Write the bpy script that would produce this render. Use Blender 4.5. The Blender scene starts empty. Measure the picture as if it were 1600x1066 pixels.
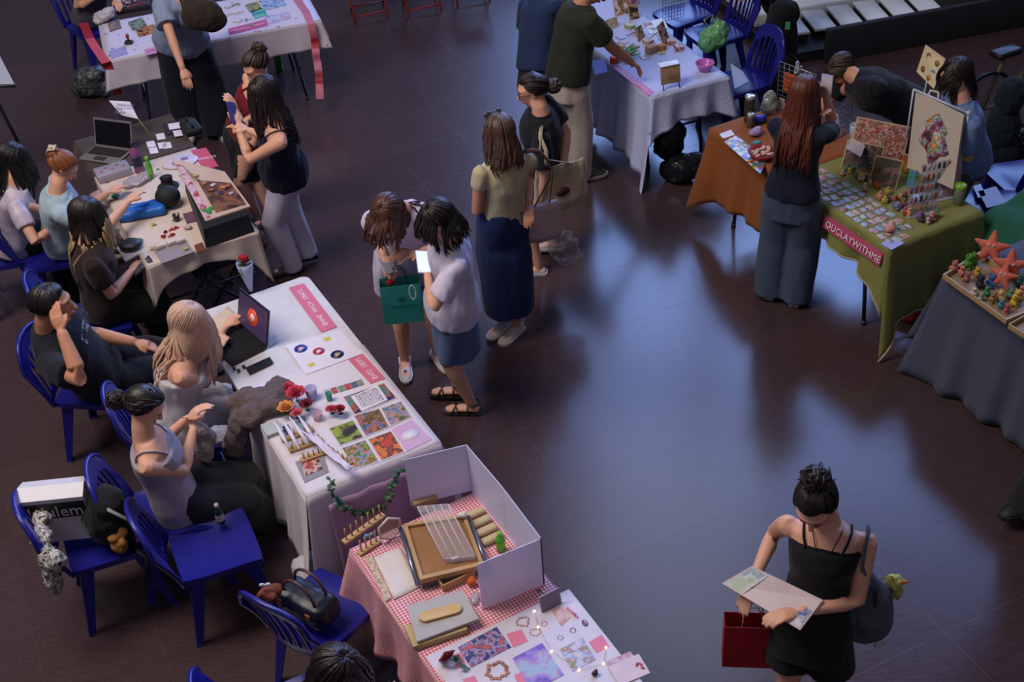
import bpy, bmesh, math, random
import numpy as np
from mathutils import Vector, Matrix, noise
random.seed(7)
rnd = random.Random(11)
C = bpy.context.scene.collection
sc = bpy.context.scene
R_ = math.radians

# ---------------------------------------------------------------- camera
CAM_F, CAM_P, CAM_R, CAM_H = 1960.96, R_(37.5719), R_(-4.5423), 5.055
_f = Vector((0, math.cos(CAM_P), -math.sin(CAM_P)))
_r0 = Vector((1, 0, 0)); _u0 = Vector((0, math.sin(CAM_P), math.cos(CAM_P)))
_R = math.cos(CAM_R)*_r0 + math.sin(CAM_R)*_u0
_U = -math.sin(CAM_R)*_r0 + math.cos(CAM_R)*_u0
CO = Vector((0, 0, CAM_H))
cd = bpy.data.cameras.new('camera'); cam = bpy.data.objects.new('camera', cd); C.objects.link(cam)
cam.matrix_world = Matrix(((_R.x, _U.x, -_f.x, 0), (_R.y, _U.y, -_f.y, 0), (_R.z, _U.z, -_f.z, CAM_H), (0, 0, 0, 1)))
cd.sensor_width = 36.0; cd.lens = 36.0*CAM_F/1600; cd.clip_end = 200
cd.dof.use_dof = True; cd.dof.focus_distance = 30.0; cd.dof.aperture_fstop = 11.0
sc.camera = cam

# ---------------------------------------------------------------- colour management
sc.view_settings.view_transform = 'Standard'; sc.view_settings.look = 'None'
sc.view_settings.gamma = 1; sc.view_settings.use_curve_mapping = False
sc.view_settings.exposure = 0.0

# ---------------------------------------------------------------- world: overcast sky, brightest and blue on the glazed side
W = bpy.data.worlds.new('sky'); sc.world = W; W.use_nodes = True
nt = W.node_tree; nt.nodes.clear()
def wn(t, **k):
    n = nt.nodes.new(t)
    for a, b in k.items(): setattr(n, a, b)
    return n
tc = wn('ShaderNodeTexCoord'); sep = wn('ShaderNodeSeparateXYZ'); nt.links.new(tc.outputs['Generated'], sep.inputs[0])
def wmath(op, a, b=None, c=None):
    n = wn('ShaderNodeMath', operation=op)
    for i, v in enumerate((a, b, c)):
        if v is None: continue
        if isinstance(v, (int, float)): n.inputs[i].default_value = v
        else: nt.links.new(v, n.inputs[i])
    return n.outputs[0]
def wstep(v, lo, hi):
    n = wn('ShaderNodeMapRange', interpolation_type='SMOOTHSTEP')
    nt.links.new(v, n.inputs['Value']); n.inputs['From Min'].default_value = lo; n.inputs['From Max'].default_value = hi
    return n.outputs[0]
AZ = R_(24)           # the bright side of the sky, measured from +Y towards +X
dx = wmath('ADD', wmath('MULTIPLY', sep.outputs['X'], math.sin(AZ)), wmath('MULTIPLY', sep.outputs['Y'], math.cos(AZ)))
hor = wmath('SQRT', wmath('ADD', wmath('MULTIPLY', sep.outputs['X'], sep.outputs['X']), wmath('MULTIPLY', sep.outputs['Y'], sep.outputs['Y'])))
cosaz = wmath('DIVIDE', dx, wmath('ADD', hor, 0.0001))
side = wstep(cosaz, 0.905, 0.965)
up = wstep(sep.outputs['Z'], 0.765, 0.60)
low = wstep(sep.outputs['Z'], 0.02, 0.10)
bright = wmath('MULTIPLY', wmath('MULTIPLY', side, up), low)
mix = wn('ShaderNodeMix', data_type='RGBA'); nt.links.new(bright, mix.inputs['Factor'])
mix.inputs[6].default_value = (0.074, 0.066, 0.080, 1)
mix.inputs[7].default_value = (2.9, 4.6, 10.2, 1)
bg = wn('ShaderNodeBackground'); nt.links.new(mix.outputs[2], bg.inputs['Color']); bg.inputs['Strength'].default_value = 1.0
out = wn('ShaderNodeOutputWorld'); nt.links.new(bg.outputs[0], out.inputs[0])

# ---------------------------------------------------------------- hall ceiling lights and an added blue fill
def area(name, loc, target, size, power, col, sy=None):
    l = bpy.data.lights.new(name, 'AREA'); l.shape = 'RECTANGLE'; l.size = size; l.size_y = sy or size; l.energy = power; l.color = col
    o = bpy.data.objects.new(name, l); C.objects.link(o); o.location = loc
    o.rotation_euler = (Vector(target)-Vector(loc)).to_track_quat('-Z', 'Y').to_euler()
    return o
area('ceiling_and_fill_light', (-4.0, 5.0, 8.0), (-1.2, 6.0, 0.5), 2.5, 560, (1.0, 0.90, 0.84), 5)
area('ceiling_and_fill_light', (1.5, -2.0, 8.5), (0.6, 5.0, 0.5), 2.5, 55, (0.92, 0.88, 1.0), 5)
area('ceiling_and_fill_light', (2.0, 12.0, 8.5), (1.3, 8.8, 0.7), 2.5, 95, (0.55, 0.68, 1.0), 4)

# ---------------------------------------------------------------- pixel -> place
def ray(x, y):
    return (_f + _R*((x-800)/CAM_F) - _U*((y-533)/CAM_F)).normalized()
def at(x, y, z=0.0):
    d = ray(x, y); return CO + d*((z-CAM_H)/d.z)
def pix(p):
    v = Vector(p)-CO; z = v.dot(_f); return (800+CAM_F*v.dot(_R)/z, 533-CAM_F*v.dot(_U)/z)
def reach(px, o, L, far=False):
    d = ray(*px); oc = CO-o; b = d.dot(oc); c = oc.dot(oc)-L*L; D = b*b-c
    if D < 0:
        q = CO + d*(-b); return o+(q-o).normalized()*L
    t = -b + (math.sqrt(D) if far else -math.sqrt(D)); return CO+d*t

# ---------------------------------------------------------------- materials
def lin(h):
    if isinstance(h, str):
        h = h.lstrip('#'); v = [int(h[i:i+2], 16)/255 for i in (0, 2, 4)]
    else: v = list(h)
    return tuple(c/12.92 if c <= .04045 else ((c+.055)/1.055)**2.4 for c in v)+(1,)
_mats = {}
class NG:
    def __init__(s, name):
        s.m = bpy.data.materials.new(name); s.m.use_nodes = True; s.t = s.m.node_tree; s.b = s.t.nodes['Principled BSDF']
    def n(s, t, **k):
        n = s.t.nodes.new(t)
        for a, b in k.items(): setattr(n, a, b)
        return n
    def l(s, a, b): s.t.links.new(a, b)
    def math(s, op, a, b=None, c=None):
        n = s.n('ShaderNodeMath', operation=op)
        for i, v in enumerate((a, b, c)):
            if v is None: continue
            if isinstance(v, (int, float)): n.inputs[i].default_value = v
            else: s.l(v, n.inputs[i])
        return n.outputs[0]
    def coord(s, kind='Object', scale=(1, 1, 1), rot=(0, 0, 0), loc=(0, 0, 0)):
        t = s.n('ShaderNodeTexCoord'); mp = s.n('ShaderNodeMapping')
        mp.inputs['Scale'].default_value = scale; mp.inputs['Rotation'].default_value = rot; mp.inputs['Location'].default_value = loc
        s.l(t.outputs[kind], mp.inputs[0]); return mp.outputs[0]
    def noise(s, vec, scale, detail=2, rough=.5):
        n = s.n('ShaderNodeTexNoise'); n.inputs['Scale'].default_value = scale; n.inputs['Detail'].default_value = detail; n.inputs['Roughness'].default_value = rough
        s.l(vec, n.inputs['Vector']); return n
    def ramp(s, fac, stops, interp='LINEAR'):
        n = s.n('ShaderNodeValToRGB'); n.color_ramp.interpolation = interp; e = n.color_ramp.elements
        while len(e) < len(stops): e.new(0.5)
        for i, (p, c) in enumerate(stops): e[i].position = p; e[i].color = lin(c)
        s.l(fac, n.inputs[0]); return n.outputs[0]
    def mixc(s, f, a, b):
        n = s.n('ShaderNodeMix', data_type='RGBA')
        for i, v in ((0, f), (6, a), (7, b)):
            if isinstance(v, (int, float)): n.inputs[i].default_value = v
            elif isinstance(v, (str, tuple)): n.inputs[i].default_value = lin(v)
            else: s.l(v, n.inputs[i])
        return n.outputs[2]
    def bump(s, h, strength, dist=.01):
        b = s.n('ShaderNodeBump'); b.inputs['Strength'].default_value = strength; b.inputs['Distance'].default_value = dist
        s.l(h, b.inputs['Height']); s.l(b.outputs[0], s.b.inputs['Normal'])
    def set(s, **k):
        for a, v in k.items():
            i = s.b.inputs[a.replace('_', ' ')]
            if isinstance(v, (int, float, tuple)): i.default_value = v
            else: s.l(v, i)
def mat(col, rough=.6, metal=0, spec=.5, var=.06, sc_=12, bump=0, alpha=1, trans=0, emit=0, sheen=0):
    key = (col, rough, metal, spec, var, sc_, bump, alpha, trans, emit, sheen)
    if key in _mats: return _mats[key]
    g = NG('surface_'+str(col).lstrip('#'))
    v = g.coord('Object'); nz = g.noise(v, sc_, 3)
    c = lin(col); lo = tuple(x*(1-var*2) for x in c[:3])+(1,); hi = tuple(min(1, x*(1+var*2)) for x in c[:3])+(1,)
    m = g.n('ShaderNodeMix', data_type='RGBA'); m.inputs[6].default_value = lo; m.inputs[7].default_value = hi; g.l(nz.outputs[0], m.inputs[0])
    g.set(Base_Color=m.outputs[2], Roughness=rough, Metallic=metal)
    g.b.inputs['Specular IOR Level'].default_value = spec
    if bump: g.bump(nz.outputs[0], bump)
    if alpha < 1: g.b.inputs['Alpha'].default_value = alpha
    if trans: g.b.inputs['Transmission Weight'].default_value = trans
    if emit: g.l(m.outputs[2], g.b.inputs['Emission Color']); g.b.inputs['Emission Strength'].default_value = emit
    if sheen: g.b.inputs['Sheen Weight'].default_value = sheen
    _mats[key] = g.m; return g.m
def fabric(col, col2=None, fold=.35, sc_=7, vert=.25, rough=.85):
    key = ('fab', col, col2, fold, sc_, vert)
    if key in _mats: return _mats[key]
    g = NG('fabric_'+col.lstrip('#'))
    v = g.coord('Object', (1, 1, vert)); nz = g.noise(v, sc_, 4, .55)
    fine = g.noise(g.coord('Object'), 260, 1)
    c = g.mixc(nz.outputs[0], col, col2 or col)
    g.set(Base_Color=c, Roughness=rough); g.b.inputs['Specular IOR Level'].default_value = .25; g.b.inputs['Sheen Weight'].default_value = .08
    h = g.math('ADD', nz.outputs[0], g.math('MULTIPLY', fine.outputs[0], .06)); g.bump(h, fold, .03)
    _mats[key] = g.m; return g.m
def art(cols, scale=14, seed=0, kind='noise', rough=.45):
    """a printed picture: blotches of a palette"""
    key = ('art', tuple(cols), scale, seed, kind)
    if key in _mats: return _mats[key]
    g = NG('print_%d' % len(_mats)); v = g.coord('Object', loc=(seed*1.7, seed*.9, seed*.3))
    if kind == 'noise': f = g.noise(v, scale, 3, .6).outputs[0]; f = g.math('ADD', g.math('MULTIPLY', g.math('SUBTRACT', f, .5), 3.0), .5)
    elif kind == 'cells':
        n = g.n('ShaderNodeTexVoronoi'); n.inputs['Scale'].default_value = scale; g.l(v, n.inputs['Vector'])
        s_ = g.n('ShaderNodeSeparateColor'); g.l(n.outputs['Color'], s_.inputs[0]); f = s_.outputs[0]
    else:
        n = g.n('ShaderNodeTexWave'); n.inputs['Scale'].default_value = scale; n.inputs['Distortion'].default_value = 3; g.l(v, n.inputs['Vector']); f = n.outputs['Fac']
    k = len(cols); c = g.ramp(f, [(i/k, q) for i, q in enumerate(cols)], 'CONSTANT' if kind == 'cells' else 'LINEAR')
    g.set(Base_Color=c, Roughness=rough); _mats[key] = g.m; return g.m
def gingham(a, b, c, size, yaw, rough=.8):
    g = NG('gingham_cloth'); v = g.coord('Object', rot=(0, 0, -yaw)); s_ = g.n('ShaderNodeSeparateXYZ'); g.l(v, s_.inputs[0])
    def st(o): return g.math('GREATER_THAN', g.math('FRACT', g.math('DIVIDE', o, size)), .5)
    zz = s_.outputs['Z']
    x = st(g.math('ADD', s_.outputs['X'], g.math('MULTIPLY', zz, .0))); 
    # on the hanging sides the height takes the place of whichever axis does not vary
    geo = g.n('ShaderNodeNewGeometry'); ns = g.n('ShaderNodeSeparateXYZ'); g.l(geo.outputs['Normal'], ns.inputs[0])
    flat = g.math('GREATER_THAN', g.math('ABSOLUTE', ns.outputs['Z']), .6)
    y = st(s_.outputs['Y']); z = st(zz)
    top = g.math('MULTIPLY', g.math('ADD', x, y), .5)
    # hanging: stripes across height mixed with stripes along x+y
    al = st(g.math('ADD', s_.outputs['X'], s_.outputs['Y']))
    hang = g.math('MULTIPLY', g.math('ADD', al, z), .5)
    f = g.math('ADD', g.math('MULTIPLY', flat, top), g.math('MULTIPLY', g.math('SUBTRACT', 1, flat), hang))
    col = g.ramp(f, [(0, a), (.25, b), (.75, c)], 'CONSTANT')
    g.set(Base_Color=col, Roughness=rough); g.b.inputs['Specular IOR Level'].default_value = .2
    return g.m
def clearmat(col, rough=.08, alpha=.25, frost=False):
    key = ('clr', col, rough, alpha, frost)
    if key in _mats: return _mats[key]
    g = NG('clear_plastic'); nz = g.noise(g.coord(), 8, 2)
    g.set(Base_Color=g.mixc(nz.outputs[0], col, col), Roughness=rough, Alpha=alpha); g.b.inputs['Specular IOR Level'].default_value = .6
    _mats[key] = g.m; return g.m

# ---------------------------------------------------------------- mesh collector
class MB:
    def __init__(s): s.v = []; s.f = []; s.sm = []
    def add(s, vs, fs, smooth=True):
        n = len(s.v); s.v += [tuple(p) for p in vs]; s.f += [tuple(i+n for i in f) for f in fs]; s.sm += [smooth]*len(fs); return s
    def box(s, c, size, rz=0, rx=0, ry=0, bev=0):
        c = Vector(c); h = Vector(size)/2
        M = Matrix.Rotation(rz, 3, 'Z') @ Matrix.Rotation(ry, 3, 'Y') @ Matrix.Rotation(rx, 3, 'X')
        if bev <= 0:
            vs = [c+M@Vector((x*h.x, y*h.y, z*h.z)) for z in (-1, 1) for y in (-1, 1) for x in (-1, 1)]
            return s.add(vs, [(0, 2, 3, 1), (4, 5, 7, 6), (0, 1, 5, 4), (2, 6, 7, 3), (0, 4, 6, 2), (1, 3, 7, 5)], False)
        b = min(bev, h.x*.98, h.y*.98, h.z*.98); vs = []; rings = []
        prof = [(-h.z, b), (-h.z+b*.3, b*.3), (-h.z+b, 0), (h.z-b, 0), (h.z-b*.3, b*.3), (h.z, b)]
        for z, ins in prof:
            ring = []
            for (sx, sy, a0) in ((1, 1, 0), (-1, 1, 90), (-1, -1, 180), (1, -1, 270)):
                for k in range(4):
                    a = R_(a0+k*30); ring.append(c+M@Vector((sx*(h.x-b)+math.cos(a)*(b-ins), sy*(h.y-b)+math.sin(a)*(b-ins), z)))
            rings.append(ring)
        return s.rings(rings, True)
    def rings(s, rings, cap=True, close=True, smooth=True):
        n = len(rings[0]); vs = [p for r in rings for p in r]; fs = []
        for i in range(len(rings)-1):
            for k in range(n if close else n-1):
                a = i*n+k; b = i*n+(k+1) % n; fs.append((a, b, b+n, a+n))
        if cap: fs.append(tuple(reversed(range(n)))); fs.append(tuple(range((len(rings)-1)*n, len(rings)*n)))
        return s.add(vs, fs, smooth)
    def tube(s, pts, rad, n=8, flat=1.0, up=None, cap=True):
        pts = [Vector(p) for p in pts]; rr = rad if isinstance(rad, (list, tuple)) else [rad]*len(pts); rings = []; prev = up
        for i, p in enumerate(pts):
            t = (pts[min(i+1, len(pts)-1)]-pts[max(i-1, 0)])
            t = t.normalized() if t.length > 1e-9 else Vector((0, 0, 1))
            if prev is None: prev = Vector((0, 0, 1)) if abs(t.z) < .9 else Vector((1, 0, 0))
            a = t.cross(prev); a = a.normalized() if a.length > 1e-6 else t.orthogonal().normalized()
            b = a.cross(t).normalized(); prev = b
            rings.append([p+(a*math.cos(q)+b*math.sin(q)*flat)*rr[i] for q in (2*math.pi*k/n for k in range(n))])
        return s.rings(rings, cap)
    def lathe(s, c, prof, n=24, cap=True, sx=1, sy=1, rz=0, M=None):
        c = Vector(c); rings = []
        for r, z in prof:
            ring = []
            for k in range(n):
                a = 2*math.pi*k/n+rz; p = Vector((math.cos(a)*r*sx, math.sin(a)*r*sy, z)); ring.append(c+(M@p if M else p))
            rings.append(ring)
        return s.rings(rings, cap)
    def ball(s, c, r, n=16, m=10, M=None):
        if isinstance(r, (int, float)): r = (r, r, r)
        c = Vector(c); rings = []
        for i in range(m+1):
            th = -math.pi/2+math.pi*(i+.02)/(m+.04); ring = []
            for k in range(n):
                a = 2*math.pi*k/n; p = Vector((math.cos(th)*math.cos(a)*r[0], math.cos(th)*math.sin(a)*r[1], math.sin(th)*r[2])); ring.append(c+(M@p if M else p))
            rings.append(ring)
        return s.rings(rings, True)
    def prism(s, pts, z0, z1, smooth=False):
        n = len(pts); vs = [(p[0], p[1], z0) for p in pts]+[(p[0], p[1], z1) for p in pts]
        ar = sum(pts[i][0]*pts[(i+1) % n][1]-pts[(i+1) % n][0]*pts[i][1] for i in range(n))
        f = [tuple(reversed(range(n))), tuple(range(n, 2*n))]+[(i, (i+1) % n, n+(i+1) % n, n+i) for i in range(n)]
        if ar < 0: f = [tuple(reversed(q)) for q in f]
        return s.add(vs, f, smooth)
    def panel(s, o, ux, uy, t):
        """thin board: origin corner o, edge vectors, thickness"""
        o, ux, uy = Vector(o), Vector(ux), Vector(uy); nrm = ux.cross(uy).normalized()*t
        q = [o, o+ux, o+ux+uy, o+uy]; return s.add(q+[p+nrm for p in q], [(3, 2, 1, 0), (4, 5, 6, 7), (0, 1, 5, 4), (1, 2, 6, 5), (2, 3, 7, 6), (3, 0, 4, 7)], False)
    def grid(s, P, nu, nv, t=0, smooth=True):
        """sheet of points P(i,j); t gives thickness along -normal via second layer"""
        pts = [[Vector(P(i, j)) for j in range(nv+1)] for i in range(nu+1)]
        def idx(i, j): return i*(nv+1)+j
        vs = [p for r in pts for p in r]; fs = [(idx(i, j), idx(i+1, j), idx(i+1, j+1), idx(i, j+1)) for i in range(nu) for j in range(nv)]
        return s.add(vs, fs, smooth)
    def mesh(s, name, off=Vector((0, 0, 0))):
        me = bpy.data.meshes.new(name); o = Vector(off); me.from_pydata([tuple(Vector(v)-o) for v in s.v], [], s.f)
        me.polygons.foreach_set('use_smooth', s.sm); me.update(); return me
def obj(name, mb, m, parent=None, off=None, loc=None, rz=0, sharp=True):
    """links ONE mesh object; off = world point that the vertices are made relative to"""
    me = mb if isinstance(mb, bpy.types.Mesh) else mb.mesh(name, off if off is not None else Vector((0, 0, 0)))
    if m and not len(me.materials): me.materials.append(m)
    o = bpy.data.objects.new(name, me); C.objects.link(o)
    if parent: o.parent = parent
    if loc is not None: o.location = loc
    elif off is not None and not parent: o.location = off
    o.rotation_euler.z = rz
    return o
def tag(o, label, cat, group=None, kind=None):
    o['label'] = label; o['category'] = cat
    if group: o['group'] = group
    if kind: o['kind'] = kind
    return o
def thing(name, label, cat, loc=(0, 0, 0), rz=0, group=None):
    o = bpy.data.objects.new(name, None); o.empty_display_size = .05; C.objects.link(o); o.location = loc; o.rotation_euler = (0, 0, rz)
    return tag(o, label, cat, group)
def struct(name, mb, m): o = obj(name, mb, m); o['kind'] = 'structure'; return o
def solo(name, label, cat, mb, m, loc, rz=0, group=None):
    return tag(obj(name, mb, m, loc=loc, rz=rz), label, cat, group)
def dup(o, loc=None, rz=None, label=None, group=None):
    c = o.copy(); C.objects.link(c)
    for ch in list(o.children):
        d = ch.copy(); C.objects.link(d); d.parent = c
        for g in list(ch.children):
            e = g.copy(); C.objects.link(e); e.parent = d
    if loc is not None: c.location = loc
    if rz is not None: c.rotation_euler.z = rz
    if label: c['label'] = label
    if group: c['group'] = group
    return c
def remesh(mb, voxel, smooth=4, fac=.5, fn=None, name='m'):
    me = mb.mesh(name); o = bpy.data.objects.new('tmp', me); C.objects.link(o)
    r = o.modifiers.new('r', 'REMESH'); r.mode = 'VOXEL'; r.voxel_size = voxel; r.use_smooth_shade = True
    if smooth: q = o.modifiers.new('s', 'SMOOTH'); q.iterations = smooth; q.factor = fac
    dg = bpy.context.evaluated_depsgraph_get(); ev = o.evaluated_get(dg); nm = bpy.data.meshes.new_from_object(ev)
    bpy.data.objects.remove(o); bpy.data.meshes.remove(me); nm.name = name
    if fn:
        n = len(nm.vertices); co = np.empty(n*3, 'f'); nm.vertices.foreach_get('co', co); co = co.reshape(-1, 3)
        no = np.empty(n*3, 'f'); nm.vertices.foreach_get('normal', no); no = no.reshape(-1, 3)
        co = fn(co, no); nm.vertices.foreach_set('co', co.astype('f').ravel())
    nm.polygons.foreach_set('use_smooth', [True]*len(nm.polygons)); nm.update(); return nm
def text(body, size, m, parent, loc, rot=(0, 0, 0), name='lettering', ext=.0006, sx=1, align='CENTER', spacing=1):
    cu = bpy.data.curves.new('t', 'FONT'); cu.body = body; cu.size = size; cu.extrude = ext; cu.align_x = align; cu.align_y = 'CENTER'; cu.resolution_u = 2; cu.space_character = spacing
    o = bpy.data.objects.new('t', cu); C.objects.link(o); dg = bpy.context.evaluated_depsgraph_get()
    me = bpy.data.meshes.new_from_object(o.evaluated_get(dg)); bpy.data.objects.remove(o); bpy.data.curves.remove(cu)
    me.name = name; me.materials.clear(); me.materials.append(m)
    q = bpy.data.objects.new(name, me); C.objects.link(q)
    if parent: q.parent = parent
    q.location = loc; q.rotation_euler = rot; q.scale = (sx, 1, 1); return q
# ================================================================ floor
TY = R_(22.72)
def floor_mat():
    g = NG('dark_brown_floor_tiles'); v = g.coord('Object', rot=(0, 0, -TY)); s_ = g.n('ShaderNodeSeparateXYZ'); g.l(v, s_.inputs[0])
    def cell(o, off, sz):
        t = g.math('DIVIDE', g.math('SUBTRACT', o, off), sz); fr = g.math('FRACT', t)
        d = g.math('MINIMUM', fr, g.math('SUBTRACT', 1, fr)); return g.math('FLOOR', t), g.math('LESS_THAN', d, .0019)
    a, la = cell(s_.outputs['X'], 3.385, .586); b, lb = cell(s_.outputs['Y'], 5.855, .601)
    line = g.math('MAXIMUM', la, lb)
    cv = g.n('ShaderNodeCombineXYZ'); g.l(a, cv.inputs[0]); g.l(b, cv.inputs[1]); wnz = g.n('ShaderNodeTexWhiteNoise', noise_dimensions='3D'); g.l(cv.outputs[0], wnz.inputs['Vector'])
    st = g.noise(g.coord('Object', scale=(1, 9, 1), rot=(0, 0, R_(8))), 9, 5, .65)
    fine = g.noise(g.coord('Object', rot=(0, 0, -TY)), 60, 3, .6)
    base = g.ramp(g.math('ADD', g.math('MULTIPLY', st.outputs[0], .6), g.math('MULTIPLY', fine.outputs[0], .4)), [(.2, '#35272a'), (.5, '#433336'), (.8, '#53413f')])
    tv = g.math('ADD', .93, g.math('MULTIPLY', wnz.outputs['Value'], .14))
    mm = g.n('ShaderNodeMix', data_type='RGBA', blend_type='MULTIPLY'); mm.inputs[0].default_value = 1; g.l(base, mm.inputs[6]); g.l(tv, mm.inputs[7])
    col = g.mixc(line, mm.outputs[2], '#463838')
    r = g.math('ADD', .13, g.math('MULTIPLY', st.outputs[0], .14)); r = g.math('ADD', r, g.math('MULTIPLY', line, .12))
    g.set(Base_Color=col, Roughness=r); g.b.inputs['Specular IOR Level'].default_value = .5
    g.bump(g.math('ADD', g.math('MULTIPLY', fine.outputs[0], .25), g.math('MULTIPLY', line, -.4)), .10, .004)
    return g.m
f = MB(); f.box((1, 9, -.05), (26, 26, .1)); struct('floor', f, floor_mat())

# ================================================================ glazed end of the hall (dark wall, an added light block and mullions; daylight comes through the openings)
dk = mat('#1c1c22', .7)
wb = MB()
WD = 17.0      # distance of the facade along its own axis
wa = -AZ
Mw = Matrix.Rotation(wa, 3, 'Z')
def wbox(mb, x, z, w, h, d=.25): mb.box(Mw@Vector((x, WD, z)), (w, d, h), rz=wa)
wbox(wb, 0, 1.3, 30, 2.6)
wbox(wb, 5.2, 2.6, 17.6, 5.4, .3)  # unseen taller block, added so the floor behind the olive table reflects darker
struct('wall_back_and_light_block', wb, dk)
mu = MB()
for z, t in ((9.4, .32), (12.4, .32), (16.4, .5)): wbox(mu, 0, z, 22, t)
for x in (-9, -3.9, 4.6, 9): wbox(mu, x, 10, .4, 15)
struct('window_1', mu, dk)

# ================================================================ raised ledge at the top right
lg = MB()
a0 = at(1290, 100); a1 = at(1620, 38); ux = (a1-a0).normalized(); uy = Vector((-ux.y, ux.x, 0))
def ledge_pt(s, t, z): p = a0+ux*s+uy*t; return Vector((p.x, p.y, z))
ly = math.atan2(ux.y, ux.x)
lg.box(ledge_pt(2.65, .03, .16), (5.3, .06, .32), rz=ly, bev=.01)
struct('wall_ledge', lg, mat('#1f2028', .55))
pf = MB(); pf.box(ledge_pt(2.2, 2.2, .05), (5.2, 4.2, .1), rz=ly)
struct('platform', pf, mat('#101015', .6))
white = mat('#e8eef8', .25)
wt = MB(); wt.box(ledge_pt(2.1, 1.50, .16), (4.9, 1.5, .12), rz=ly, bev=.01)
for k in range(3): wt.box(ledge_pt(2.1, 1.05+.35*k, .2205), (4.9, .006, .002), rz=ly)
tag(obj('display_plinth', wt, white), 'long white glossy plinth along the far top right edge', 'plinth')
for i in range(6):
    p = ledge_pt(-.10+i*.262, .50, .1); s = thing('step_slab', ['white slab step nearest the black backpack', 'white slab step second from the black backpack', 'white slab step third from the backpack, above the dark ledge', 'white slab step fourth from the backpack, above the dark ledge', 'white slab step fifth from the backpack, at the top edge', 'last white slab step in the row at the top edge'][i], 'step', p, ly-R_(8), 'white slab steps behind the dark ledge')
    b = MB(); b.box((0, 0, .085), (.205, .42, .03), bev=.008); obj('slab', b, white, s)
    b = MB(); b.box((0, 0, .035), (.18, .38, .07)); obj('support', b, dk, s)

# ================================================================ folding tables and cloths
steel = mat('#4a4d52', .35, .8)
def folding_table(label, o, yaw, L, Wd, top, rough=.5, z=.74):
    """o = one corner; u runs along yaw for L, v runs to its left for Wd"""
    c, s = math.cos(yaw), math.sin(yaw); ctr = Vector((o.x+c*L/2-s*Wd/2, o.y+s*L/2+c*Wd/2, 0))
    t = thing('folding_table', label, 'table', ctr, yaw)
    b = MB(); b.box((0, 0, z-.02), (L, Wd, .04), bev=.018) if not top else 0
    pts = []
    r = .05
    for (sx, sy, a0) in ((1, 1, 0), (-1, 1, 90), (-1, -1, 180), (1, -1, 270)):
        for k in range(6): a = R_(a0+k*18); pts.append((sx*(L/2-r)+math.cos(a)*r, sy*(Wd/2-r)+math.sin(a)*r))
    b = MB(); b.prism(pts, z-.04, z); obj('tabletop', b, mat(top or '#d9d5d8', rough), t)
    for x in (-L/2+.22, L/2-.22):
        for y in (-Wd/2+.09, Wd/2-.09):
            b = MB(); sx = 1 if x > 0 else -1; b.tube([(x-sx*.08, y, z-.04), (x, y, .012)], .013, 8); b.tube([(x, y, .03), (x, y, 0)], .017, 8); obj('leg', b, steel, t)
        b = MB(); b.tube([(x-.02*(1 if x > 0 else -1), -Wd/2+.09, .3), (x-.02*(1 if x > 0 else -1), Wd/2-.09, .3)], .010, 8); obj('stretcher', b, steel, t)
    return t
def cloth(name, label, cat, o, yaw, L, Wd, drops, m, z=.7425, seed=0, amp=.02, grow=0, group=None, flare=.12, cornerdrop=None, nseg=22, hemvar=0, fringe=None):
    """draped cloth: flat top plus skirts; drops = lengths on (right v=0 side, far u=L side, left v=W side, near u=0 side); 0 = none"""
    rr = random.Random(seed); c, s = math.cos(yaw), math.sin(yaw)
    corners = [(0-grow, 0-grow), (L+grow, 0-grow), (L+grow, Wd+grow), (0-grow, Wd+grow)]
    def w(u, v, zz): return Vector((u-L/2, v-Wd/2, zz))
    mb = MB(); N = nseg
    def topz(u, v): return z+.0012*noise.noise(Vector((u*6+seed, v*6, 0)))
    mb.grid(lambda i, j: w(corners[0][0]+(corners[1][0]-corners[0][0])*i/N, corners[0][1]+(corners[3][1]-corners[0][1])*j/N, topz(i, j)), N, N)
    cd = cornerdrop or {}; hems = []
    for k, d in enumerate(drops):
        if not d: continue
        a = corners[k]; b = corners[(k+1) % 4]; dx, dy = b[0]-a[0], b[1]-a[1]; ln = math.hypot(dx, dy); nx, ny = dy/ln, -dx/ln
        n1 = max(24, int(ln*44)); n2 = 14; ph = rr.random()*9
        hasp = drops[(k-1) % 4] > 0; hasn = drops[(k+1) % 4] > 0
        def P(i, j, a=a, dx=dx, dy=dy, nx=nx, ny=ny, d=d, ln=ln, n1=n1, ph=ph, k=k, hasp=hasp, hasn=hasn):
            t = i/n1; q = j/n2; e0 = math.exp(-t*ln/.10) if hasp else 0; e1 = math.exp(-(1-t)*ln/.10) if hasn else 0
            wv = amp*q*(math.sin(t*ln*23+ph+q*.7)+.6*math.sin(t*ln*41+ph*2)+.7*noise.noise(Vector((t*ln*5, q*2, ph))))
            extra = cd.get(k, 0)*(e0)+cd.get((k+1) % 4, 0)*e1
            cs = min(1, d/.45); off = .004+flare*q*q*d*.5+wv+(e0+e1)*.10*q*cs
            tx = (-e0+e1)*.10*q*cs
            zz = z-(d+extra+hemvar*noise.noise(Vector((t*ln*7, ph, 3))))*q
            return w(a[0]+dx*t+nx*off+dx/ln*tx, a[1]+dy*t+ny*off+dy/ln*tx, max(zz, .006))
        mb.grid(P, n1, n2); hems.append([P(i, n2) for i in range(n1+1)])
    ctr = Vector((o.x+c*L/2-s*Wd/2, o.y+s*L/2+c*Wd/2, 0))
    ob = tag(obj(name, mb, m, loc=ctr, rz=yaw), label, cat, group)
    md = ob.modifiers.new('thick', 'SOLIDIFY'); md.thickness = .0022; md.offset = 1
    if fringe:
        for h_ in hems: fb = MB(); fb.tube(h_, .008, 6); obj('fringe', fb, fringe, ob)
    return ob
# table frames: (corner, yaw of the long side)
def frame_of(p0, p1, z=.74): a = at(*p0, z); b = at(*p1, z); return a, math.atan2(b.y-a.y, b.x-a.x), (b-a).length
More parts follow.
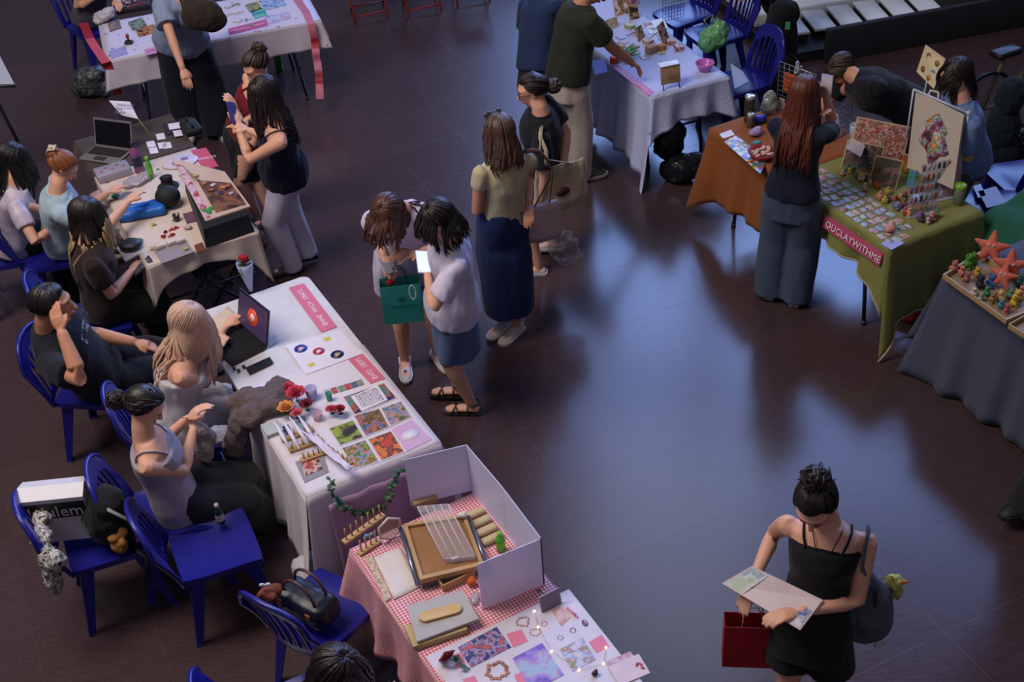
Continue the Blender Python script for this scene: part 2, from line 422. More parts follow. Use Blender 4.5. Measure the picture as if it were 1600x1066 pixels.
# A: laptop and prints table. corner = near right, u towards far right end
oA, yA, LA = frame_of((688, 692), (478, 428)); LA = 1.83; WA = .74
folding_table('long white table with the laptop, pink strips and photo prints', oA, yA, LA, WA, '#c9c4c6')
# cloth on its near half, hanging to the floor on the seat side and the near end
ca = MB()
cloth('tablecloth', 'white cloth over the near half of the laptop and prints table', 'tablecloth', oA, yA, .98, WA, (.10, 0, .62, .66), fabric('#d8cfd6', '#cdc4cc', .3), seed=3, amp=.016, z=.7425, cornerdrop={3: .04})
# B: gingham table
oB, yB, LB = frame_of((985, 1035), (745, 770)); yB = R_(117.5); pB = at(745, 770, .74)
LB = 1.83; oB = pB-Vector((math.cos(yB), math.sin(yB), 0))*LB; oB.z = .74; WB = .68
folding_table('folding table under the pink gingham cloth in the foreground', oB, yB, LB, WB, '#cfc9cc')
ging = gingham('#ead9df', '#d98f98', '#c0525f', .016, 0)
cloth('tablecloth', 'pink and white gingham cloth on the foreground table', 'tablecloth', oB, yB, LB, WB, (.08, .28, .42, .3), ging, seed=5, amp=.022, cornerdrop={2: .12, 1: .05})
# C: paper covered table at the top left
aC = at(165, 97, .74); bC = at(498, 33, .74); yC = math.atan2(bC.y-aC.y, bC.x-aC.x); LC = 1.83; WC = .85
folding_table('folding table under the printed paper cover at the top left', aC, yC, LC, WC, '#cfc9cc')
def spotty(base, cols, scale, thr, seed):
    g = NG('printed_cloth'); v = g.coord('Object', loc=(seed, 0, 0)); n = g.n('ShaderNodeTexVoronoi'); n.inputs['Scale'].default_value = scale; g.l(v, n.inputs['Vector'])
    s_ = g.n('ShaderNodeSeparateColor'); g.l(n.outputs['Color'], s_.inputs[0]); cc = g.ramp(s_.outputs[0], [(i/len(cols), c) for i, c in enumerate(cols)], 'CONSTANT')
    nz = g.noise(v, scale*7, 2); d = g.math('ADD', n.outputs['Distance'], g.math('MULTIPLY', nz.outputs[0], .35))
    m = g.math('MULTIPLY', g.math('LESS_THAN', d, thr), g.math('GREATER_THAN', s_.outputs[1], .45))
    g.set(Base_Color=g.mixc(m, base, cc), Roughness=.6); return g.m
cloth('table_cover', 'white paper cover with small pink and purple prints', 'tablecloth', aC, yC, LC, WC, (.24, .16, 0, .26), spotty('#cdc3d2', ['#c05a6c', '#7a5a9c', '#b58aa8', '#8c7cb8'], 11, .36, 1), seed=8, amp=.006, flare=.05)
# D: jewellery table on the left
oD = at(403, 362, .74); yD = R_(116); LD = 1.36; WD_ = .74
folding_table('folding table of crafts on the left with the blue bag', oD, yD, LD, WD_, '#c9c2c4')
cloth('tablecloth', 'cream cloth with green leaves and red marks on the craft table', 'tablecloth', oD, yD, LD, WD_, (.12, 0, .12, .10), spotty('#cbb9ae', ['#3f6e55', '#a04a4a', '#b9a24c', '#557a66'], 8, .30, 5), seed=9, amp=.012, cornerdrop={0: .30, 3: .18})
# E: dark topped table behind D
yE = yD; oE = oD+Vector((math.cos(yD), math.sin(yD), 0))*1.372
folding_table('small table under a dark brown cloth behind the craft table', oE, yE, .62, .74, '#3a302c')
cloth('tablecloth', 'dark brown cloth on the small table by the laptop', 'tablecloth', oE, yE, .62, .74, (.22, .1, .1, 0), fabric('#3c322e', '#4a3f39', .3), seed=19, amp=.012)
# F: blue gingham table
oF = at(1019, 153, .74); yF = R_(111); LF = 1.83; WF = .66
# here u runs away from camera along the left edge; the table lies to the right of it
def shiftv(o, yaw, d): return o+Vector((-math.sin(yaw), math.cos(yaw), 0))*d
oF2 = shiftv(oF, yF, -WF)
folding_table('folding table under the blue checked cloth', oF2, yF, LF, WF, '#c8cbd8')
blueg = gingham('#eef0fb', '#b2bbe6', '#7d8acc', .011, 0)
cloth('tablecloth', 'blue and white checked cloth at the table top centre right', 'tablecloth', oF2, yF, LF, WF, (.2, .1, .66, .24), blueg, seed=11, amp=.018, cornerdrop={3: .14, 0: .1}, hemvar=.02)
# G: orange and olive table
aG = at(1390, 390, .74); bG = at(1108, 200, .74); yG = math.atan2(bG.y-aG.y, bG.x-aG.x); LG = 1.86; WG = .75
oG = shiftv(aG, yG, -WG)
folding_table('folding table under orange and olive cloths', oG, yG, LG, WG, '#b9a98a')
olive = fabric('#86864a', '#757742', .3)
cloth('tablecloth', 'olive green cloth with white fringe on the merchandise table', 'tablecloth', oG, yG, 1.02, WG, (.12, 0, .24, .52), olive, seed=12, amp=.022, cornerdrop={3: .22, 0: .1}, fringe=mat('#a8a08c', .9, sc_=120, bump=.6))
oG3 = oG+Vector((math.cos(yG), math.sin(yG), 0))*1.022
cloth('tablecloth', 'burnt orange cloth at the far end of the merchandise table', 'tablecloth', oG3, yG, .83, WG, (.08, .18, .5, 0), fabric('#945528', '#824722', .25), seed=14, amp=.022, cornerdrop={2: .18}, hemvar=.01)
# H: slate blue table
aH = at(1475, 430, .74); yH = R_(-63); LH = 1.4; WH = .75
folding_table('folding table under the slate grey cloth at the right edge', aH, yH, LH, WH, '#5a5c68')
cloth('tablecloth', 'slate grey cloth hanging to the floor at the right edge', 'tablecloth', aH, yH, LH, WH, (.72, 0, .3, .5), fabric('#4e5368', '#454a60', .3), seed=15, amp=.022, flare=.16)
# ================================================================ people
def ell_ring(c, ax, ay, rx, ry, n=20, p=2.0):
    """ring of a super-ellipse: ax, ay unit vectors"""
    out = []
    for k in range(n):
        a = 2*math.pi*k/n; ca, sa = math.cos(a), math.sin(a)
        out.append(c+ax*(math.copysign(abs(ca)**(2/p), ca)*rx)+ay*(math.copysign(abs(sa)**(2/p), sa)*ry))
    return out
def frame(d, hint):
    d = d.normalized(); a = hint-d*hint.dot(d); a = a.normalized() if a.length > 1e-6 else d.orthogonal().normalized()
    return a, d.cross(a)
def limb(mb, pts, rad, n=14, flat=1.0):
    """tapered limb with rounded ends"""
    pts = [Vector(p) for p in pts]
    d0 = (pts[0]-pts[1]).normalized(); d1 = (pts[-1]-pts[-2]).normalized()
    P = [pts[0]+d0*rad[0]*.7]+pts+[pts[-1]+d1*rad[-1]*.7]; Rr = [rad[0]*.6]+list(rad)+[rad[-1]*.6]
    mb.tube(P, Rr, n, flat)
def ik(a, b, l1, l2, hint):
    d = b-a; L = d.length; mx = (l1+l2)*.995
    if L > mx: b = a+d*(mx/L); d = b-a; L = mx
    u = d.normalized(); x = (l1*l1-l2*l2+L*L)/(2*L); h2 = max(0, l1*l1-x*x)
    hd = hint-u*hint.dot(u); hd = hd.normalized() if hd.length > 1e-6 else u.orthogonal().normalized()
    return a+u*x+hd*math.sqrt(h2), b
SKINS = {'light': '#d9a58c', 'mid': '#c08a6c', 'pale': '#dcb09c', 'tan': '#a8735a'}
def skinmat(k):
    key = 'skin'+k
    if key not in _mats:
        g = NG('skin'); nz = g.noise(g.coord(), 18, 3); c = SKINS[k]; l = lin(c)
        m = g.n('ShaderNodeMix', data_type='RGBA'); m.inputs[6].default_value = (l[0]*.92, l[1]*.86, l[2]*.85, 1); m.inputs[7].default_value = (min(1, l[0]*1.06), l[1]*1.05, l[2]*1.03, 1); g.l(nz.outputs[0], m.inputs[0])
        g.set(Base_Color=m.outputs[2], Roughness=.5); g.b.inputs['Specular IOR Level'].default_value = .35; _mats[key] = g.m
    return _mats[key]
def hairmat(c1, c2=None):
    key = ('hair', c1, c2)
    if key not in _mats:
        g = NG('hair'); nz = g.noise(g.coord('Object', (1, 1, .12)), 60, 3); g.set(Base_Color=g.mixc(nz.outputs[0], c1, c2 or c1), Roughness=.42); g.b.inputs['Specular IOR Level'].default_value = .45
        g.bump(nz.outputs[0], .4, .01); _mats[key] = g.m
    return _mats[key]
def folds(amp, sc1=9, vert=.35, seed=0, hem=None):
    def fn(co, no):
        out = co.copy(); s = Vector((seed*3.1, seed*1.7, seed)); 
        for i in range(len(co)):
            p = co[i]; q = Vector((p[0]*sc1, p[1]*sc1, p[2]*sc1*vert))+s
            v = noise.noise(q)+.45*noise.noise(q*2.3); out[i] = p+no[i]*(v*amp)
        return out
    return fn
UPV = Vector((0, 0, 1))
VB, VG = .0062, .0095
def _seg(p, a, b):
    d = b-a; t = max(0, min(1, (p-a).dot(d)/d.length_squared)); return (p-a-d*t).length
class Person:
    def __init__(s, label, h, yaw, pelvis, neck, head, feet, hands, elbow=(None, None), headyaw=None, nod=25, sex='f', skin='light', seated=False, group=None, knees=(None, None), lean=None, far=False, handcurl=(50, 50), build=1.0, headtilt=0, shy=None, palm=(None, None)):
        s.h = h; s.f = Vector((math.cos(R_(yaw)), math.sin(R_(yaw)), 0)); s.yaw = yaw
        if pelvis is None:
            fm = ((at(*feet[0]) if isinstance(feet[0], tuple) else feet[0])+(at(*feet[1]) if isinstance(feet[1], tuple) else feet[1]))/2; s.P = Vector((fm.x, fm.y, .53*h))
        elif len(pelvis) == 2:
            fm = ((at(*feet[0]) if isinstance(feet[0], tuple) else feet[0])+(at(*feet[1]) if isinstance(feet[1], tuple) else feet[1]))/2; s.P = Vector((fm.x, fm.y, .53*h))+s.f*pelvis[0]+s.f.cross(UPV)*pelvis[1]
        else: s.P = at(*pelvis)
        s.N = reach(neck, s.P, .295*h, far) if len(neck) == 2 else at(*neck)
        d = s.N-s.P; s.N = s.P+d.normalized()*.295*h
        s.H = reach(head, s.N, .100*h) if len(head) == 2 else s.N+(at(*head)-s.N).normalized()*.100*h
        s.up = (s.N-s.P).normalized(); s.rt = s.f.cross(s.up).normalized(); s.fw = s.up.cross(s.rt).normalized()
        sy = s.f if shy is None else Vector((math.cos(R_(shy)), math.sin(R_(shy)), 0)); s.srt = sy.cross(s.up).normalized(); s.sfw = s.up.cross(s.srt).normalized()
        s.sex = sex; s.b = build; s.seated = seated; hw = .098 if sex == 'f' else .118; s.hw = hw
        s.sh = [s.N-s.up*.035*h+s.srt*(k*hw*h) for k in (-1, 1)]            # left, right shoulder joints
        s.hip = [s.P+s.rt*(k*.052*h)-s.up*.01 for k in (-1, 1)]
        s.el, s.wr, s.fo = [], [], []
        for k in (0, 1):
            tgt = at(*hands[k]) if isinstance(hands[k], tuple) else (hands[k] if hands[k] is not None else s.sh[k]-UPV*.31*h+s.srt*((2*k-1)*.05)+s.sfw*.04)
            if elbow[k] is None: hint = -UPV*1.0-s.sfw*.5+s.srt*((2*k-1)*.5)
            else:
                e = elbow[k]; hint = (at(*e) if isinstance(e, tuple) else s.sh[k]+e)-(s.sh[k]+tgt)/2
            e, w = ik(s.sh[k], tgt, .172*h, .150*h, hint); s.el.append(e); s.wr.append(w)
        s.kn, s.an = [], []
        for k in (0, 1):
            ft = at(*feet[k]) if isinstance(feet[k], tuple) else Vector(feet[k]); an = Vector((ft.x, ft.y, .085*h/1.6 if ft.z < .02 else ft.z+.08)); 
            hint = s.f if knees[k] is None else ((at(*knees[k]) if isinstance(knees[k], tuple) else knees[k])-(s.hip[k]+an)/2)
            q, a = ik(s.hip[k], an, .2385*h, .2345*h, hint); s.kn.append(q); s.an.append(a)
        hy = yaw if headyaw is None else headyaw; hf = Vector((math.cos(R_(hy)), math.sin(R_(hy)), 0)); hr = hf.cross(UPV)
        M = Matrix.Rotation(-R_(nod), 3, hr) if True else None
        s.Hf = (M@hf).normalized(); s.Hu = (M@UPV).normalized(); 
        if headtilt: T = Matrix.Rotation(R_(headtilt), 3, s.Hf); s.Hu = T@s.Hu
        s.Hr = s.Hf.cross(s.Hu).normalized()
        print('RIG', label[:34], 'P', [round(v) for v in pix(s.P)], 'N', [round(v) for v in pix(s.N)], 'H', [round(v) for v in pix(s.H)], 'zN', round(s.N.z, 2), 'sh', [round(v) for k in (0, 1) for v in pix(s.sh[k])], 'el', [round(v) for k in (0, 1) for v in pix(s.el[k])], 'wr', [round(v) for k in (0, 1) for v in pix(s.wr[k])])
        s.base = Vector((s.P.x, s.P.y, 0)) if not seated else Vector((s.P.x, s.P.y, 0))
        s.root = thing('person', label, 'person', s.base, 0, group); s.skin = skin; s.handcurl = handcurl; s.palm = palm; s.label = label
        s.fdir = [s.f.copy(), s.f.copy()]
    def o(s, name, mb, m, label=None):
        if isinstance(mb, MB): me = mb.mesh(name, s.base)
        else:
            me = mb; n = len(me.vertices); co = np.empty(n*3, 'f'); me.vertices.foreach_get('co', co); co = co.reshape(-1, 3)-np.array(s.base, 'f'); me.vertices.foreach_set('co', co.ravel())
        if m: me.materials.append(m)
        q = bpy.data.objects.new(name, me); C.objects.link(q); q.parent = s.root
        if label: q['label'] = label
        return q
    def hand(s, mb, k):
        h = s.h; w = s.wr[k]; fd = (w-s.el[k]).normalized(); side = (2*k-1)
        pn = s.palm[k]
        pn = (-UPV if pn is None else Vector(pn)); pn = (pn-fd*pn.dot(fd)); pn = pn.normalized() if pn.length > .05 else frame(fd, s.fw)[0]
        lat = fd.cross(pn).normalized()                                  # across the palm
        # thumb lies on the inner side (towards the other hand)
        inner = s.srt*(-side); th = lat if lat.dot(inner) > 0 else -lat
        sc_ = h/1.65; c = w+fd*.045*sc_
        mb.tube([w-fd*.01, w+fd*.02, w+fd*.05*sc_, w+fd*.085*sc_], [.021*sc_, .026*sc_, .037*sc_, .033*sc_], 12, .42, up=pn)
        cu = s.handcurl[k]
        for i in range(4):
            o = (-.028+.0187*i)*sc_; b = w+fd*.082*sc_-th*o*1.0; ln = (.040, .046, .043, .033)[3-i if False else i]*sc_
            spread = -th*(o*.22)
            p = [b-fd*.015]; d = (fd+spread*4).normalized(); a = R_(cu*.35+i*3)
            for j, l in enumerate((ln, ln*.65, ln*.5)):
                M = Matrix.Rotation(a*(1 if j else .7), 3, d.cross(pn)) if d.cross(pn).length > 1e-4 else Matrix.Identity(3)
                d = (M@d).normalized(); p.append(p[-1]+d*(l+(.015 if j == 0 else 0)))
            mb.tube(p+[p[-1]+d*.004], [.0088*sc_, .0086*sc_, .0078*sc_, .0066*sc_, .004], 8)
        b = w+fd*.028*sc_+th*.022*sc_; d = (fd*.75+th*.6+pn*.35).normalized(); p1 = b+d*.036*sc_; d2 = (fd*.95+th*.1+pn*.35).normalized(); p2 = p1+d2*.028*sc_
        mb.tube([b-d*.012, b, p1, p2, p2+d2*.006], [.012*sc_, .0125*sc_, .0105*sc_, .0085*sc_, .005], 8)
    def body(s, barefoot=False):
        h = s.h; m = s.b; mb = MB(); f_ = s.sex == 'f'; P, N, u, r, fw = s.P, s.N, s.up, s.rt, s.fw
        def X(t): return P+(N-P)*t
        sr, sf = s.srt, s.sfw
        prof = [(-.22, .080, .056), (-.10, .094, .064), (.05, .094, .064), (.28, .074, .052), (.45, .068, .050), (.62, .078, .056), (.78, .086, .056), (.88, .086, .046), (.95, .062, .038), (.99, .040, .034)] if f_ else \
               [(-.22, .080, .058), (-.10, .090, .064), (.05, .090, .064), (.28, .084, .060), (.45, .086, .062), (.62, .096, .066), (.78, .104, .066), (.88, .104, .054), (.95, .078, .044), (.99, .046, .038)]
        rings = []
        for t, a, b in prof:
            k = max(0, min(1, t)); rr = (r*(1-k)+sr*k).normalized(); ff = (fw*(1-k)+sf*k).normalized()
            rings.append(ell_ring(X(t)+ff*(.010*h if t > .5 else 0), rr, ff, a*h*m, b*h*m, 22, 2.3))
        mb.rings(rings)
        if f_:
            for k in (-1, 1): mb.ball(X(.64)+sf*.040*h*m+sr*k*.040*h, (.034*h*m,)*3, 12, 8)
        limb(mb, [N-u*.03*h, N+(s.H-N)*.35, N+(s.H-N)*.75], [.040*h, .034*h, .034*h], 14)
        # head
        H, hf, hr, hu = s.H, s.Hf, s.Hr, s.Hu; M = Matrix((hr, hf, hu)).transposed(); k = h/1.62
        def hp(x, y, z): return H+M@Vector((x, y, z))*k
        mb.ball(hp(0, -.008, .030), (.073*k, .092*k, .080*k), 20, 14, M)
        rr = []
        for z, a, b, y in ((.05, .068, .070, .020), (.01, .066, .070, .022), (-.03, .060, .066, .020), (-.065, .048, .055, .024), (-.092, .030, .036, .036), (-.103, .014, .018, .042)):
            rr.append(ell_ring(hp(0, y, z), hr, hf, a*k, b*k, 18, 2.3))
        mb.rings(rr)
        mb.tube([hp(0, .088, .022), hp(0, .098, .0), hp(0, .110, -.018), hp(0, .094, -.026)], [.008*k, .010*k, .014*k, .011*k], 8)
        mb.tube([hp(-.03, .076, -.052), hp(0, .088, -.05), hp(.03, .076, -.052)], [.006*k, .010*k, .006*k], 8)
        mb.tube([hp(-.05, .068, .036), hp(0, .084, .034), hp(.05, .068, .036)], [.009*k]*3, 8)
        for q in (-1, 1): mb.ball(hp(q*.074, -.004, .0), (.010*k, .020*k, .032*k), 10, 8, M)
        # arms
        for q in (0, 1):
            a, b, c = s.sh[q], s.el[q], s.wr[q]; w = (1 if f_ else 1.18)*m
            limb(mb, [a-u*.008, a+(b-a)*.35, b, b+(c-b)*.25, c], [.028*h*w, .027*h*w, .0215*h*w, .0225*h*w, .0145*h*w], 14)
            limb(mb, [N-u*.045*h, a-u*.012*h], [.030*h, .026*h*w], 12)
            s.hand(mb, q)
            A, K, F = s.hip[q], s.kn[q], s.an[q]
            limb(mb, [A, A+(K-A)*.4, K, K+(F-K)*.3, F], [.055*h*m, .050*h*m, .034*h*m, .034*h*m, .020*h*m], 16)
            fd = s.fdir[q]; fx, fy = frame(-UPV, fd)
            z0 = F.z-.085*h/1.6; g = Vector((F.x, F.y, z0))
            mb.tube([g-fd*.045+UPV*.030, g+UPV*.040, g+fd*.07+UPV*.034, g+fd*.125+UPV*.024, g+fd*.165+UPV*.018], [.024, .032, .034, .036, .022], 12, .62, up=UPV)
            mb.tube([F, g+UPV*.03], [.020*h*m, .026], 10)
        me = remesh(mb, VB, 5, .5, None, 'body')
        from mathutils.bvhtree import BVHTree
        s.bvh = BVHTree.FromPolygons([v.co.copy() for v in me.vertices], [tuple(q.vertices) for q in me.polygons])
        b = s.o('body', me, skinmat(s.skin))
        # eyes, brows, lips, as parts
        wh, ir, lp = mat('#d8d2cf', .3), mat('#201512', .2), mat('#a8524f', .5)
        for q in (-1, 1):
            e = MB(); e.ball(hp(q*.031, .079, .013), (.0125*k, .006*k, .0062*k), 12, 8, M); s.o('eye', e, wh)
            e = MB(); e.ball(hp(q*.031, .0835, .012), (.0055*k, .0026*k, .0056*k), 10, 6, M); s.o('iris', e, ir)
            e = MB(); e.tube([hp(q*.014, .090, .030), hp(q*.032, .087, .036), hp(q*.050, .074, .031)], [.0025*k, .0032*k, .0016*k], 6); s.o('eyebrow', e, ir)
        e = MB(); e.tube([hp(-.024, .083, -.051), hp(-.01, .0935, -.048), hp(.01, .0935, -.048), hp(.024, .083, -.051)], [.002*k, .0058*k, .0058*k, .002*k], 8); s.o('lips', e, lp)
        return s
    # ---- clothing
    def over(s, fn, gap=.006, deep=.032, bare=False):
        arms = [(s.el[k], s.wr[k]) for k in (0, 1)]+([(s.sh[k]*.7+s.el[k]*.3, s.el[k]) for k in (0, 1)] if bare else [])
        def f(co, no):
            co = fn(co, no)
            for i in range(len(co)):
                l, n_, _, d = s.bvh.find_nearest(Vector(co[i]), .045)
                if l is None: continue
                if any(_seg(l, A, B) < .058 for A, B in arms): continue
                sd = (Vector(co[i])-l).dot(n_)
                if -deep < sd < gap: co[i] = l+n_*gap
            return co
        return f
    def torso_rings(s, t0, t1, infl, hemflare=0, n=26, p=2.25, shoulders=True):
        h, m = s.h, s.b; f_ = s.sex == 'f'
        base = [(-.45, .096, .070), (-.30, .098, .070), (-.12, .099, .070), (.05, .098, .069), (.28, .079, .059), (.45, .074, .060), (.62, .082, .074), (.78, .089, .066), (.88, .089, .052), (.95, .066, .044), (.99, .046, .040)] if f_ else \
               [(-.45, .094, .070), (-.30, .094, .070), (-.12, .094, .070), (.05, .094, .070), (.28, .089, .066), (.45, .091, .068), (.62, .100, .072), (.78, .108, .072), (.88, .107, .060), (.95, .082, .050), (.99, .052, .044)]
        ts = [t0]+[t for t, _, _ in base if t0+.03 < t < t1-.03]+[t1]; out = []
        for t in ts:
            a = np.interp(t, [x[0] for x in base], [x[1] for x in base]); b = np.interp(t, [x[0] for x in base], [x[2] for x in base])
            k = max(0, min(1, t)); rr = (s.rt*(1-k)+s.srt*k).normalized(); ff = (s.fw*(1-k)+s.sfw*k).normalized()
            fl = hemflare*max(0, (.55-t)/.9); i_ = infl*(1 if t < .85 else .6)
            out.append(ell_ring(s.P+(s.N-s.P)*t+ff*(.010*h if t > .5 else 0), rr, ff, a*h*m+i_+fl, b*h*m+i_+fl, n, p))
        return out
    def top(s, m, hem=-.15, t1=.985, sleeve=.6, infl=.012, sl_r=.018, flare=0, amp=.007, name='shirt', seed=1, voxel=None, label=None, sleeves=(0, 1), extra=None):
        mb = MB(); mb.rings(s.torso_rings(hem, t1, infl, flare))
        h = s.h; w = (1 if s.sex == 'f' else 1.15)*s.b
        if sleeve:
            for q in sleeves:
                a, b, c = s.sh[q], s.el[q], s.wr[q]; r0 = .031*h*w+infl*.55
                limb(mb, [s.N-s.up*.048*h, a-s.up*.010*h], [.030*h, r0*.72], 14)
                if sleeve <= 1: e = a+(b-a)*sleeve; mb.tube([a-(b-a)*.06-s.srt*(2*q-1)*.02, a, a+(b-a)*sleeve*.5, e], [r0*.75, r0*.95, r0*.95+sl_r*.35, .027*h*w+sl_r], 18)
                else:
                    e = b+(c-b)*(sleeve-1); mb.tube([a-(b-a)*.10, a, a+(b-a)*.6, b, e], [r0*.8, r0, r0*.9, .030*h*w+sl_r*.6, .022*h*w+sl_r*.6], 18)
        if extra: extra(mb)
        me = remesh(mb, voxel or VG, 9, .6, s.over(folds(amp, 11, .5, seed), bare=not sleeve), name); return s.o(name, me, m, label)
    def trousers(s, m, wide=.0, length=1.0, amp=.008, name='trousers', seed=2, waist=.22, hemr=None, kneer=None, label=None):
        h = s.h; mb = MB(); mb.rings(s.torso_rings(-.42 if not s.seated else -.2, waist, .004, 0))
        for q in (0, 1):
            A, K, F = s.hip[q], s.kn[q], s.an[q]; F2 = Vector((F.x, F.y, F.z-.055)) if F.z < .2 else F
            L = [A+s.up*.03, A+(K-A)*.35, K]; rad = [.050*h+.004, .052*h+.004+wide*.5, (kneer or .040*h+.01)+wide*.75]
            if length > .5:
                t = (length-.5)*2; e = K+(F2-K)*t; L += [K+(e-K)*.5, e]; rh = hemr or (.026*h+.014+wide); rad += [(rad[-1]+rh)/2, rh]
            else: L[2] = A+(K-A)*(length*2); rad[2] = .050*h+.016+wide
            mb.tube([L[0]-(L[1]-L[0]).normalized()*.03]+L, [rad[0]*.8]+rad, 20)
        me = remesh(mb, VG, 3, .5, s.over(folds(amp, 8, .35, seed), .004), name); return s.o(name, me, m, label)
    def skirt(s, m, z1, rx=.2, ry=.17, waist=.22, amp=.012, name='skirt', seed=3, sway=Vector((0, 0, 0)), label=None):
        """standing skirt from the waist to height z1"""
        mb = MB(); rr = s.torso_rings(-.28, waist, .012); rr = rr[::-1]; h = s.h
        c0 = s.P+(s.N-s.P)*-.28; mid = (s.kn[0]+s.kn[1])/2; ank = (s.an[0]+s.an[1])/2
        a, b = s.rt.copy(), s.f.copy()
        n = 6
        for i in range(1, n+1):
            t = i/n; z = c0.z+(z1-c0.z)*t
            k = (c0.z-z)/max(.01, c0.z-ank.z); xy = c0.lerp(ank, k); rr.append(ell_ring(Vector((xy.x, xy.y, z))+sway*t, a, b, .104*h+.012+(rx-.104*h-.012)*t, .080*h+.012+(ry-.08*h-.012)*t, 26, 2.2))
        mb.rings(rr); me = remesh(mb, VG, 3, .5, s.over(folds(amp, 9, .22, seed), .005), name); return s.o(name, me, m, label)
    def straps(s, m, t=.80, r=.006, wx=.06, name='strap'):
        for q in (-1, 1):
            P0 = s.P+(s.N-s.P)*t; h = s.h; top = s.N-s.up*.010*h+s.srt*q*(wx*h)
            a = P0+s.sfw*.078*h+s.srt*q*.055*h; b = P0-s.sfw*.066*h+s.srt*q*.06*h
            m1 = top-s.up*.01+s.sfw*.035*h; m2 = top-s.up*.012-s.sfw*.038*h
            raw = [a-s.up*.03, a+s.up*.02+s.sfw*.004, m1, top+s.up*.004, m2, b+s.up*.02, b-s.up*.03]; dense = []
            for i in range(len(raw)-1):
                for j in range(4): dense.append(raw[i].lerp(raw[i+1], j/4))
            fit = []
            for v in dense:
                l, n_, _, d = s.bvh.find_nearest(v); fit.append(l+n_*.004)
            e = MB(); e.tube(fit, r, 8, .5, up=s.srt); s.o(name, e, m)
    def shoes(s, m, sole, kind='sneaker', label=None):
        for q in (0, 1):
            F = s.an[q]; fd = s.fdir[q]; z0 = F.z-.085*s.h/1.6; g = Vector((F.x, F.y, max(z0, 0))); lat = fd.cross(UPV).normalized(); k = s.h/1.62*(1.0 if s.sex == 'f' else 1.1)
            outl = [(-.062, .026), (-.045, .034), (0, .034), (.06, .040), (.12, .044), (.165, .034), (.188, .012)]
            pts = [(x, y) for x, y in outl]+[(x, -y) for x, y in reversed(outl)]
            def W(x, y, z): return g+fd*x*k+lat*y*k+UPV*z*k
            sl = MB(); n = len(pts); sl.rings([[W(x, y, .001) for x, y in pts], [W(x*1.02, y*1.05, .008) for x, y in pts], [W(x*1.02, y*1.05, .024) for x, y in pts]], True, True, False)
            shoe = MB(); topz = .075 if kind == 'sneaker' else .055
            prof = [(-.058, .020, .05 if kind == 'sneaker' else .03), (-.045, .031, topz), (-.01, .033, topz+.004), (.035, .034, topz-.006), (.08, .038, .056), (.12, .041, .046), (.155, .034, .038), (.182, .014, .026)]
            rings = []
            for x, w_, tz in prof:
                ring = []
                for i in range(14):
                    a = 2*math.pi*i/14; ring.append(W(x, math.cos(a)*w_, .020+(tz-.020)*max(0, math.sin(a))**.7 if math.sin(a) > 0 else .020))
                rings.append(ring)
            shoe.rings(rings)
            me = remesh(shoe, .006, 3, .5, None, 'shoe'); a = s.o('shoe', me, m, label)
            so = MB(); so.v, so.f, so.sm = sl.v, sl.f, sl.sm; o2 = s.o('sole', so, sole)
            if kind == 'sneaker':
                lc = MB()
                for j in range(4):
                    x = .045+j*.018; lc.tube([W(x, -.018, .066-j*.004), W(x+.006, 0, .072-j*.004), W(x+.012, .018, .066-j*.004)], .0028, 6)
                s.o('laces', lc, sole)
    def sandals(s, m):
        for q in (0, 1):
            F = s.an[q]; fd = s.fdir[q]; g = Vector((F.x, F.y, F.z-.085*s.h/1.6)); lat = fd.cross(UPV).normalized()
            def W(x, y, z): return g+fd*x+lat*y+UPV*z
            outl = [(-.062, .026), (-.045, .036), (0, .036), (.06, .040), (.12, .046), (.17, .036), (.19, .012)]; pts = outl+[(x, -y) for x, y in reversed(outl)]
            e = MB(); e.rings([[W(x, y, .0) for x, y in pts], [W(x, y, .014) for x, y in pts]], True, True, False); s.o('sole', e, m)
            e = MB()
            for a, b, hz in (((.125, -.046), (.07, .044), .048), ((.07, -.044), (.125, .046), .048), ((.02, -.040), (.02, .040), .062)):
                e.tube([W(a[0], a[1], .012), W((a[0]*2+b[0])/3, a[1]*.55, hz), W((a[0]+b[0]*2)/3, b[1]*.55, hz), W(b[0], b[1], .012)], .0075, 8, .4, up=UPV)
            e.tube([W(-.055+.07*(1-math.cos(t))*.5*2*.6, math.sin(t)*.036*1.0, .085) for t in np.linspace(0, 2*math.pi, 16)], .007, 8)
            s.o('strap', e, m)
    def crocs(s, m, hole):
        s.shoes(m, m, 'croc')
        for q in (0, 1):
            F = s.an[q]; fd = s.fdir[q]; g = Vector((F.x, F.y, F.z-.085*s.h/1.6)); lat = fd.cross(UPV).normalized()
            e = MB(); e.tube([g+fd*.03+lat*.034+UPV*.045, g-fd*.03+lat*.035+UPV*.055, g-fd*.068+UPV*.06, g-fd*.03-lat*.035+UPV*.055, g+fd*.03-lat*.034+UPV*.045], .006, 8, .5, up=UPV); s.o('heel_strap', e, m)
            e = MB(); e.ball(g+fd*.11+UPV*.052, (.010, .010, .006)); s.o('shoe_charm', e, hole)
    # ---- hair
    def hair(s, c1, c2=None, length=.3, style='long', n=150, r=.0095, back=None, fringe=True, seed=1, wave=.012, tip=None, tipfrom=.5, gather=None, name='hair', spread=1.0, face=50, part=0, clear=.012):
        rr = random.Random(seed); k = s.h/1.62; H, hf, hr, hu = s.H, s.Hf, s.Hr, s.Hu; M = Matrix((hr, hf, hu)).transposed()
        def hp(x, y, z): return H+M@Vector((x, y, z))*k
        E = (.082, .100, .088); O = (0, -.012, .030)
        m1 = hairmat(c1, c2); mt = hairmat(*tip) if tip else None
        cap = MB()
        # skull cap: part of an ellipsoid shell that leaves the face free
        nt_, np_ = 22, 36
